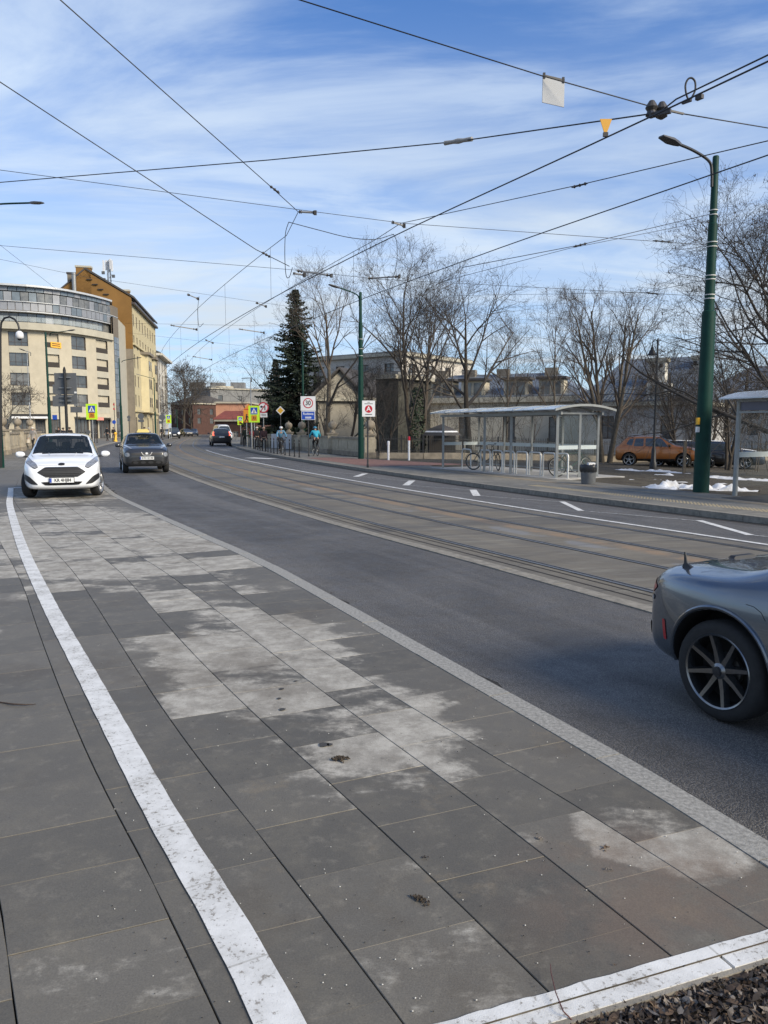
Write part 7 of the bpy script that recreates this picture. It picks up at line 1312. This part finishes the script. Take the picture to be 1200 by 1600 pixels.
def bare_tree(name, label, x, y, z0, H, seed, spread=.5, stems=1, lean=(0, 0), r0=None, limbs=(9, 7, 6, 5), first=.28, up=.10, ang=.75, keys=0, group='bare trees beyond the fence', mts=None, rmin=.0065, tk=.70, levels=4, cat='tree', fine=1):
    rng = np.random.default_rng(seed); spread *= 1.30; limbs = (limbs[0], limbs[1], max(3, limbs[2] - 1), int(limbs[3] * 1.4)) if len(limbs) > 3 else limbs; t = thing(name, label, cat, (x, y, z0), 0, group); TB = Tubes(); CR = Tubes(); tips = []; r0 = r0 or H * .016; mts = mts or (M_BARK, M_TWIG)
    def grow(p, d, L, r, lv):
        n = (9, 6, 5, 4, 3, 3)[lv]; pts = branch(rng, p, d, L, n, (.04, .07, .09, .11, .13, .13)[lv] * (1.3 if lv else 1), up * (.3, .75, .5, .3, .2, .1)[lv] / n * 3)
        R = np.maximum(rmin * .7, r * (1 - np.linspace(0, 1, n + 1) * (.80 if lv == 0 else .78))); (TB if lv == 0 else CR).add(pts, R, (9, 6, 4, 3, 3, 3)[lv])
        if lv >= levels or r < rmin * .8: tips.append(pts[-1]); return
        k = limbs[min(lv, len(limbs) - 1)]; k = max(2, int(k * rng.uniform(.8, 1.2)))
        for i in range(k):
            f = first + (1 - first) * ((i + rng.uniform(.1, .9)) / k) if lv == 0 else rng.uniform(.22, 1.0); s = f * n; j = min(n - 1, int(s)); q = pts[j] + (pts[j + 1] - pts[j]) * (s - j); dd = pts[j + 1] - pts[j]
            az = i * 2.4 + rng.uniform(-.5, .5) + seed; a = ang * rng.uniform(.65, 1.25) * (1.0 if lv else (1.15 - .45 * f)); rr = R[j] * rng.uniform(.48, .70)
            Lc = (H * spread * (1.12 - .72 * f) if lv == 0 else L * rng.uniform(.42, .68) * (1.1 - .35 * f)); grow(q, rot_from(rng, dd, a, az), Lc, max(rmin, rr), lv + 1)
    for s in range(stems):
        a = s * 2 * pi / stems + seed; ln = np.array([lean[0] + (.16 * cos(a) if stems > 1 else 0), lean[1] + (.16 * sin(a) if stems > 1 else 0), 1.]); grow(np.array([.25 * cos(a), .25 * sin(a), -.15]) * (stems > 1) + np.array([0, 0, -.1]), ln, H * tk * (1 if s == 0 else rng.uniform(.8, 1.)), r0 * (1 if stems == 1 else .75), 0)
    if fine:
        for p in tips:
            for _ in range(fine):
                d = rng.normal(0, 1, 3); d[2] += .5; d /= np.linalg.norm(d); L = rng.uniform(.2, .55) * H / 13; q = p + d * L * .5 + rng.normal(0, .04, 3); CR.add([p, q, q + d * L * .5 + np.array([0, 0, .06])], [rmin * .7, rmin * .62, rmin * .5], 3)
    TB.build('trunk', mts[0], t); CR.build('crown', mts[1], t)
    if keys:
        m = MB(); tp = [tips[i] for i in rng.integers(0, len(tips), keys)]
        for p in tp:
            for _ in range(2): v = Vector(p) + Vector(rng.normal(0, .05, 3)); s = rng.uniform(.03, .06); a = rng.uniform(0, 6); m.add([v + Vector((0, 0, .5 * s)), v + Vector((s * cos(a) * .5, s * sin(a) * .5, -s)), v + Vector((-s * .4 * cos(a), -s * .4 * sin(a), -1.7 * s)), v + Vector((-s * .3 * sin(a), s * .3 * cos(a), -s))], [(0, 1, 2), (0, 2, 3), (0, 3, 1)])
        struct(m.build('seed_clusters', M_KEY, t, fix=False), 'stuff')
    return t
def tree_at(label, u, vbase, vtop, d, seed, **kw):
    p = PY(u, 668, d); z0 = kw.pop('z0', -.45); H = PY(u, vtop, d).z - z0; return bare_tree(kw.pop('name', 'bare_tree'), label, p.x, d, z0, H / kw.pop('hk', 1.0), seed, **kw)
tree_at('tall bare ash with an ivy clad double trunk left of the shelter', 652, 700, 412, 47.5, 3, stems=2, spread=.34, limbs=(11, 7, 6, 4), first=.22, keys=220, ang=.62, hk=.80)
tree_at('spreading bare tree with a forked trunk above the shelter roof', 735, 690, 455, 51, 8, spread=.46, limbs=(10, 8, 6, 4), first=.30, ang=.85, r0=.24, hk=.80, tk=.66)
tree_at('slim bare tree behind the middle of the shelter', 792, 690, 505, 58, 12, spread=.32, limbs=(11, 6, 5, 4), ang=.6, r0=.11, mts=(M_BARK2, M_TWIG2), hk=.82)
tree_at('slender bare tree left of the clustered stems', 873, 690, 468, 55, 15, spread=.30, limbs=(11, 6, 5, 4), ang=.55, r0=.11, mts=(M_BARK2, M_TWIG2), hk=.82)
tree_at('tall bare tree with a cluster of pale stems before the manor', 948, 700, 428, 46, 21, stems=4, spread=.24, limbs=(10, 6, 5, 4), first=.25, ang=.50, up=.14, mts=(M_BARK2, M_TWIG2), hk=.80, fine=1)
tree_at('bare tree with crossing stems beside the black bell lamp', 1062, 710, 495, 43, 27, stems=3, spread=.30, limbs=(9, 6, 5, 4), ang=.6, keys=60, fine=0)
tree_at('large dark leaning tree at the right edge hung with seed keys', 1248, 720, 262, 31, 33, stems=2, spread=.48, limbs=(12, 9, 7, 5), first=.20, ang=.8, lean=(-.16, 0), r0=.26, keys=700, hk=.94, rmin=.006)
tree_at('dark bare tree behind the large green pole', 1140, 715, 470, 38, 39, stems=2, spread=.36, limbs=(10, 7, 6, 4), ang=.75, keys=160, first=.15, fine=0)
tree_at('bare scrubby tree between the manor and the green pole', 1100, 715, 540, 48, 42, stems=3, spread=.32, limbs=(8, 6, 5, 3), first=.12, ang=.7, fine=0)
tree_at('tall fine bare tree just right of the spruce', 512, 700, 440, 60, 45, spread=.40, limbs=(11, 7, 6, 4), first=.3, ang=.65, mts=(M_BARK2, M_TWIG2), hk=.84)
tree_at('bare tree with drooping twigs left of the spruce', 424, 690, 512, 71, 48, spread=.42, limbs=(11, 8, 6, 4), first=.2, ang=.9, hk=.95)
tree_at('small leaning bare tree before the gabled house', 540, 705, 535, 55, 51, spread=.45, limbs=(9, 7, 5, 4), lean=(.25, 0), first=.2, ang=.7)
tree_at('thin bare sapling right of the green pole and A board', 600, 705, 545, 53, 54, stems=2, spread=.33, limbs=(9, 6, 5, 3), first=.15, ang=.6)
tree_at('bare tree standing over the bend between the white house and office block', 287, 668, 560, 195, 57, spread=.46, limbs=(11, 8, 6, 4), first=.3, ang=.8, fine=0, rmin=.035, z0=0, r0=.4, group='bare trees along the street')
tree_at('bare tree hanging over the brown brick house', 300, 668, 592, 180, 58, spread=.6, limbs=(11, 8, 6, 4), first=.2, ang=.9, fine=0, rmin=.03, z0=0, group='bare trees along the street')
tree_at('small bare tree behind the left parapet', 9, 690, 588, 62, 60, spread=.55, limbs=(9, 7, 5, 4), first=.25, ang=.85, z0=-.2, group='bare trees along the street', rmin=.012)
for i, (u, vt, d, sd) in enumerate(((1010, 560, 50, 70), (1085, 585, 40, 71), (1180, 520, 36, 72), (1215, 560, 30, 73), (830, 560, 56, 74), (770, 575, 54, 75), (690, 580, 58, 76), (985, 600, 52, 77), (1150, 590, 46, 78), (905, 580, 53, 79))):
    lab = ('bare thicket stems left of the bell lamp', 'low bare bush before the dark tree', 'bare twiggy shrub above the bus shelter', 'bare twiggy shrub at the right edge behind the bus shelter', 'bare shrub between the two slim trees', 'brownish bare shrub above the middle of the shelter', 'bare shrub between the two large trees', 'bare shrub right of the clustered stems', 'bare brown thicket right of the green pole', 'bare shrub left of the clustered stems')[i]
    tree_at(lab, u, 700, vt, d, sd, name='bare_shrub', fine=0, stems=3, spread=.40, limbs=(6, 5, 4, 3), first=.1, ang=.6, r0=.035, rmin=.007, group='bare shrubs behind the fence', cat='shrub', mts=(M_TWIG, M_TWIG) if i % 2 else (M_TWIG2, M_TWIG2))
tree_at('thin bare tree before the left half of the gabled house', 508, 705, 560, 52, 91, spread=.30, limbs=(9, 7, 5, 4), first=.15, ang=.6, r0=.07, fine=1); tree_at('thin bare tree between the gabled house and the green pole', 572, 705, 548, 54, 93, spread=.30, limbs=(9, 7, 5, 4), first=.15, ang=.6, r0=.08, fine=1)
# ivy on the big ash
rng = np.random.default_rng(4)
def spruce(label, u, d, vtop, seed, z0=-.4, rbase=2.7):
    rng = np.random.default_rng(seed); p = PY(u, 668, d); H = PY(u, vtop, d).z - z0; t = thing('spruce', label, 'tree', (p.x, d, z0)); MB().tube([(0, 0, 0), (.03, 0, H * .5), (0, 0, H)], [.2, .12, .02], 8).build('trunk', M_BARK, t, smooth=True)
    V = []; Fc = []; BR = Tubes(); z = .5
    while z < H - .15:
        f = z / H; R = rbase * (1 - f) ** .85 + .12; k = int(9 + 5 * (1 - f))
        for i in range(k):
            a = i * 2 * pi / k + rng.uniform(-.3, .3) + z * 2; L = R * (.62 + .38 * sin(a * 3 + z * 1.7)) * rng.uniform(.7, 1.3); e = np.array([cos(a), sin(a), 0]); n = max(4, int(L / .15)); droop = rng.uniform(.10, .62) * (1 - f * .7)
            pts = [np.array([0, 0, z]) + e * L * s + np.array([0, 0, -droop * L * s ** 1.2 + .22 * L * s ** 3]) for s in np.linspace(0, 1, 6)]; BR.add(pts, np.linspace(.03, .006, 6) * (1.2 - f), 4)
            for s in np.linspace(.15, 1.0, n):
                c = np.array([0, 0, z]) + e * L * s + np.array([0, 0, -droop * L * s ** 1.2 + .22 * L * s ** 3])
                for sgn in (-1, 0, 1):
                    for _ in range(2):
                        az = a + sgn * rng.uniform(.5, 1.1) + rng.uniform(-.2, .2); l = rng.uniform(.16, .38) * (1.15 - .4 * s) * (1.2 - .4 * f); w = l * rng.uniform(.20, .34); g = np.array([cos(az), sin(az), rng.uniform(-.95, .25)]); g /= np.linalg.norm(g); sd = np.cross(g, rng.normal(0, 1, 3)); sd /= np.linalg.norm(sd) + 1e-6
                        b = len(V); o = c + rng.normal(0, .03, 3); V += [o, o + g * l * .5 + sd * w, o + g * l, o + g * l * .5 - sd * w]; Fc.append((b, b + 1, b + 2, b + 3))
        z += rng.uniform(.18, .34) * (1.2 - .4 * f)
    struct(BR.build('branches', M_BARK, t), 'stuff'); me = bpy.data.meshes.new('needles'); me.from_pydata([tuple(v) for v in V], [], Fc); me.materials.append(M_NEED); o = link('needles', me, t); struct(o, 'stuff'); return t
spruce('tall dark green spruce rising above the cyclists and the speed sign', 464, 68, 449, 2, rbase=4.4); spruce('smaller dark conifer left of the tall spruce', 432, 76, 560, 5, rbase=2.2); spruce('low dark conifer right of the tall spruce', 497, 67, 590, 6, rbase=2.0)
def ivy(label, u, d, z1, r, seed, n=900):
    rng = np.random.default_rng(seed); p = PY(u, 668, d); m = MB()
    for _ in range(n):
        z = rng.uniform(0, z1); a = rng.uniform(0, 6.3); rr = r * (1.1 - .5 * z / z1) * rng.uniform(.75, 1.15); c = Vector((rr * cos(a), rr * sin(a), z)); s = rng.uniform(.05, .11); e = Vector(rng.normal(0, 1, 3)).normalized(); f = e.cross(Vector((cos(a), sin(a), .3))).normalized(); m.add([c + e * s, c + f * s * .7, c - e * s, c - f * s * .7], [(0, 1, 2, 3)])
    o = m.build('ivy', M_IVY, None, loc=(p.x, d, -.4), fix=False); return tag(o, label, 'ivy', kind='stuff')
ivy('dark ivy climbing the trunk of the tall bare ash', 652, 47.3, 4.6, .5, 1); ivy('dark evergreen undergrowth beneath the spruce', 470, 66, 2.2, 2.6, 2, 2200); ivy('dark evergreen bush behind the left parapet', 12, 58, 1.6, 1.4, 3, 900); ivy('low dark hedge behind the parapet near the A board', 540, 52, 1.3, 1.6, 4, 1000)
# ================================================================== PEOPLE
M_SKIN = mat('skin', (.45, .27, .19), .6, var=.05); M_SHOE = mat('dark_shoes', (.02, .018, .017), .6, var=.1); M_HAIRB = mat('brown_hair', (.06, .04, .025), .7, var=.3, scale=60); M_HAIRW = mat('pale_hair', (.55, .50, .42), .7, var=.2, scale=60)
def cloth(n, c): return mat(n, c, .9, var=.18, scale=12, bump=.3, bscale=30)
def skin(name, J, E, R, mt, parent, root, loc=None):
    names = [k for k in J if any(k in e for e in E)]; idx = {k: i for i, k in enumerate(names)}; me = bpy.data.meshes.new(name); me.from_pydata([J[k] for k in names], [(idx[a], idx[b]) for a, b in E], []); o = link(name, me, parent)
    m = o.modifiers.new('skin', 'SKIN'); m.use_smooth_shade = True; sv = me.skin_vertices[0].data
    for k in names: r = R[k]; sv[idx[k]].radius = r if isinstance(r, tuple) else (r, r); sv[idx[k]].use_root = (k == root)
    s = o.modifiers.new('sub', 'SUBSURF'); s.levels = s.render_levels = 2; modded(o); o.data.materials.clear(); o.data.materials.append(mt); o.data.polygons.foreach_set('use_smooth', [True] * len(o.data.polygons))
    if loc: o.location = loc
    return o
TORSO = [('pelvis', 'spine'), ('spine', 'chest'), ('chest', 'neck')]; HEAD = [('neck', 'head'), ('head', 'crown')]
ARMS = [(a, b) for s in 'LR' for a, b in (('chest', 'sh' + s), ('sh' + s, 'el' + s), ('el' + s, 'wr' + s))]; HANDS = [('wr' + s, 'ha' + s) for s in 'LR']; LEGS = [(a, b) for s in 'LR' for a, b in (('pelvis', 'hi' + s), ('hi' + s, 'kn' + s), ('kn' + s, 'an' + s))]; FEET = [('an' + s, 'to' + s) for s in 'LR']
def person(label, loc, rz, H, jacket, trousers, pose='walk', hair=M_HAIRB, coat=False, helmet=None, group=None, bag=None, sleeves=None):
    J = dict(pelvis=(0, 0, .53), spine=(0, 0, .64), chest=(.012, 0, .755), neck=(.012, 0, .845), head=(.022, 0, .895), crown=(.018, 0, .955))
    for s, y in (('L', 1), ('R', -1)):
        st = (.5 if s == 'L' else -.5) if pose == 'walk' else 0
        J['sh' + s] = (.0, y * .10, .805); J['el' + s] = (-.02 - st * .12, y * .125, .64); J['wr' + s] = (.04 - st * .22, y * .125, .50); J['ha' + s] = (.055 - st * .25, y * .122, .445)
        J['hi' + s] = (0, y * .052, .505); J['kn' + s] = (.02 + st * .14 + (.02 if st < 0 else 0), y * .055, .285); J['an' + s] = (st * .26 - (.03 if st < 0 else .0), y * .056, .045 + (.02 if st < 0 else 0)); J['to' + s] = (st * .26 + .07, y * .065, .018 + (.005 if st < 0 else 0))
    if pose == 'stand':
        J['wrR'] = (.10, -.09, .56); J['haR'] = (.13, -.06, .58); J['elR'] = (-.01, -.13, .65)
    J = {k: Vector(v) * H for k, v in J.items()}
    if pose in ('ride', 'drive'):
        J.update(pelvis=(-.27, 0, 1.02), spine=(-.19, 0, 1.18), chest=(-.06, 0, 1.36), neck=(.02, 0, 1.50), head=(.07, 0, 1.575), crown=(.08, 0, 1.68))
        for s, y in (('L', 1), ('R', -1)):
            J['sh' + s] = (-.01, y * .18, 1.43); J['el' + s] = (.10, y * .29, 1.20); J['wr' + s] = (.26, y * .29, 1.06); J['ha' + s] = (.32, y * .27, 1.03); J['hi' + s] = (-.26, y * .09, .97)
        J.update(knL=(.12, .11, .80), anL=(-.17, .12, .47), toL=(-.02, .13, .42), knR=(.16, -.11, .62), anR=(.02, -.12, .27), toR=(.14, -.13, .20)); J = {k: Vector(v) for k, v in J.items()}
    if pose == 'drive':
        for s, y in (('L', 1), ('R', -1)): J['kn' + s] = Vector((.18, y * .12, 1.08)); J['an' + s] = Vector((.34, y * .12, .80)); J['to' + s] = Vector((.46, y * .12, .84))
    k = H / 1.75; R = dict(pelvis=(.105, .145), spine=(.095, .13), chest=(.105, .145), neck=.052, head=(.082, .078), crown=(.055, .052)); 
    for s in 'LR': R.update({'sh' + s: .058, 'el' + s: .043, 'wr' + s: .030, 'ha' + s: .036, 'hi' + s: .085, 'kn' + s: .058, 'an' + s: .040, 'to' + s: .036})
    sc_ = lambda f, add=0: {q: (tuple(x * k * f + add for x in v) if isinstance(v, tuple) else v * k * f + add) for q, v in R.items()}
    b = skin('person', J, TORSO + HEAD + ARMS + HANDS + LEGS + FEET, sc_(.88), M_SKIN, None, 'pelvis'); b.location = loc; b.rotation_euler = (0, 0, rz); tag(b, label, 'person', group)
    Rj = sc_(1.1, .012); Rj['neck'] = .062 * k; 
    for s in 'LR': Rj['wr' + s] = .042 * k
    ed = list(TORSO) + ARMS
    J2 = dict(J)
    if coat: J2['hem'] = Vector((J['knL'] + J['knR']) * .5) * .55 + J['pelvis'] * .45; Rj['hem'] = (.15 * k, .17 * k); ed = [('hem', 'pelvis')] + ed
    J2['neck'] = J['chest'].lerp(J['neck'], .75); skin('jacket', J2, ed, Rj, jacket, b, 'pelvis')
    if sleeves: pass
    Rt = sc_(1.08, .008); 
    for s in 'LR': Rt['an' + s] = .05 * k
    Rt['spine'] = (.10 * k, .135 * k); J3 = dict(J); J3['spine'] = J['pelvis'].lerp(J['spine'], .4); skin('trousers', J3, [('pelvis', 'spine')] + LEGS, Rt, trousers, b, 'pelvis')
    for s in 'LR':
        m = MB(); a, t_ = J['an' + s], J['to' + s]; d = (t_ - a); d.z = 0; d.normalize(); sd = Vector((-d.y, d.x, 0)); base = min(t_.z, a.z) - .022 * k
        m.loft([[a + d * x * k + sd * w * k * q + Vector((0, 0, 0)) for q in (-1, 1)] and [Vector((a.x, a.y, base)) + d * x * k + sd * q * w * k + Vector((0, 0, z * k)) for q, z in ((-1, 0), (1, 0), (.7, h), (-.7, h))] for x, w, h in ((-.07, .035, .07), (0, .045, .11), (.10, .05, .065), (.17, .035, .04))], closed=True); m.build('shoe', M_SHOE, b, smooth=30)
    hd, cr = J['head'], J['crown']; up = (cr - hd).normalized(); c = hd.lerp(cr, .45)
    R3 = up.to_track_quat('Z', 'Y').to_matrix()
    m = MB(); m.lathe([(.105, -.02), (.112, .02), (.10, .065), (.06, .10), (.01, .115)], 16, tuple(c - Vector((.016 * k, 0, 0))), M=R3); m.build('helmet' if helmet else 'hair', helmet or hair, b, smooth='all')
    m = MB(); f = hd + Vector((.083 * k, 0, .005)); m.add([f + Vector((-.012, 0, .025)), f + Vector((.022, 0, -.012)), f + Vector((-.01, .016, -.015)), f + Vector((-.01, -.016, -.015))], [(0, 1, 2), (0, 3, 1), (1, 3, 2)]); m.build('nose', M_SKIN, b)
    for y in (-.03, .03): MB().lathe([(.001, -.009), (.009, 0), (.001, .009)], 8, tuple(f + Vector((-.012, y, .025)))).build('eye', M_INK, b)
    MB().box(tuple(f + Vector((-.006, 0, -.042))), (.012, .045, .008)).build('mouth', mat('lips', (.30, .12, .10), .6, var=0) if 'lips' not in bpy.data.materials else bpy.data.materials['lips'], b)
    if pose not in ('ride', 'drive'):
        for s in 'LR':     # fingers curl from the palm
            h = J['ha' + s]
            for q in range(4): MB().tube([h + Vector((.018 - .012 * q, 0, -.02)) * k, h + Vector((.026 - .012 * q, 0, -.055)) * k, h + Vector((.018 - .012 * q, 0, -.082 + .006 * abs(q - 1))) * k], [.009 * k, .008 * k, .006 * k], 5).build('finger', M_SKIN, b)
    else:
        for s in 'LR': MB().lathe([(.045, -.05), (.05, 0), (.04, .05)], 10, tuple(J['ha' + s]), axis='Y').build('glove', M_SHOE, b)
    if bag: 
        p, c_ = bag; q = J['chest'] if p == 'back' else J['wrR']; m = MB()
        if p == 'back': m.box(tuple(q + Vector((-.19, 0, -.05)) * k), (.16 * k, .30 * k, .42 * k), taper=.85); m.build('backpack', c_, b)
        else: m.box(tuple(q + Vector((0, -.02, -.22)) * k), (.30 * k, .10 * k, .26 * k), taper=.8); m.build('handbag', c_, b)
    return b
C_BLK = cloth('black_cloth', (.014, .014, .016)); C_TURQ = cloth('turquoise_jacket', (.03, .30, .42)); C_LBL = cloth('light_blue_jacket', (.10, .24, .36)); C_RED = cloth('dark_red_jacket', (.15, .015, .02)); C_BURG = cloth('burgundy_black_jacket', (.035, .016, .020)); C_GREY = cloth('grey_coat', (.30, .28, .26)); C_NAVY = cloth('navy_cloth', (.015, .018, .035)); C_GRN = cloth('dark_green_cloth', (.02, .03, .022))
M_HELM = mat('blue_helmet', (.02, .16, .28), .3, var=.1, coat=.5); M_HELW = mat('white_helmet', (.65, .66, .66), .3, var=.05)
def P_(u, v, z=.122): return PZ(u, v, z)
p = P_(493, 712.2); az = atan2(.93, -.30); person('cyclist in a turquoise jacket and helmet riding away behind the speed sign', p, az, 1.75, C_TURQ, C_BLK, 'ride', helmet=M_HELM, bag=None); b_ = bicycle('ridden_bicycle', 'dark bicycle ridden by the turquoise cyclist', p, az, 0, M_BLKM)
p = P_(439.5, 709.0); az = atan2(-.93, .32); person('cyclist in a light blue jacket riding towards the camera by the bollards', p, az, 1.75, C_LBL, C_BLK, 'ride', helmet=M_HELW); bicycle('ridden_bicycle', 'dark bicycle ridden by the light blue cyclist', p, az, 0, M_NV if False else M_BLKM)
person('bald person in a dark burgundy jacket walking by the bollards', P_(412.5, 704.5), atan2(-.95, .25), 1.72, C_BURG, C_BLK, 'walk', hair=M_SKIN)
person('person in a dark red jacket left of the pedestrian sign mast', P_(393.5, 699), atan2(.9, -.4), 1.6, C_RED, C_NAVY, 'stand'); person('person in black with pale hair right of the pedestrian sign mast', P_(402, 701), atan2(.9, -.4), 1.75, C_BLK, C_BLK, 'walk', hair=M_HAIRW); person('person in dark green clothes at the far end of the bollards', P_(383, 697.5), atan2(.9, -.4), 1.72, C_GRN, C_BLK, 'stand', coat=True)
person('woman in a grey coat with a light bag walking by the left parapet', P_(52.5, 702.5), atan2(-.80, -.2), 1.72, C_GREY, C_BLK, 'walk', hair=M_HAIRW, coat=True, bag=('hand', cloth('cream_bag', (.55, .50, .42))))
person('person in a long black coat left of the direction board post', P_(93, 699), atan2(-.9, .2), 1.75, C_BLK, C_BLK, 'stand', coat=True); person('person in black beside the long black coat left of the board post', P_(99.5, 698), atan2(.9, .2), 1.68, C_NAVY, C_BLK, 'walk'); person('person in a black jacket right of the direction board post', P_(110, 697.5), atan2(-.9, .3), 1.72, C_BLK, C_BLK, 'walk')
person('person in black striding left of the yellow bollard', P_(168, 689), atan2(-.9, -.3), 1.78, C_BLK, C_BLK, 'walk'); person('person in black standing right beneath the round blue sign', P_(178, 690), atan2(-.9, .2), 1.72, C_BLK, C_NAVY, 'stand', bag=('back', C_BLK)); person('dark figure on the pavement before the white corner house', P_(253.5, 687), atan2(-.9, .3), 1.75, C_BLK, C_BLK, 'walk')
person('person in a black jacket seen above the taxi roof', P_(226.5, 693), atan2(-.9, .2), 1.74, C_BLK, C_BLK, 'stand'); person('pale haired person in a cream jacket above the taxi roof', P_(233, 692.5), atan2(-.9, .2), 1.68, cloth('cream_jacket', (.45, .40, .33)), C_BLK, 'walk', hair=M_HAIRW)

fc_, dt_ = taxi; sd_ = Vector((-dt_.y, dt_.x)); q = fc_.xy + dt_ * .18 + sd_ * .36; person('driver in a dark jacket behind the windscreen of the taxi', (q.x, q.y, -.42), atan2(dt_.y, dt_.x), 1.75, C_NAVY, C_BLK, 'drive')
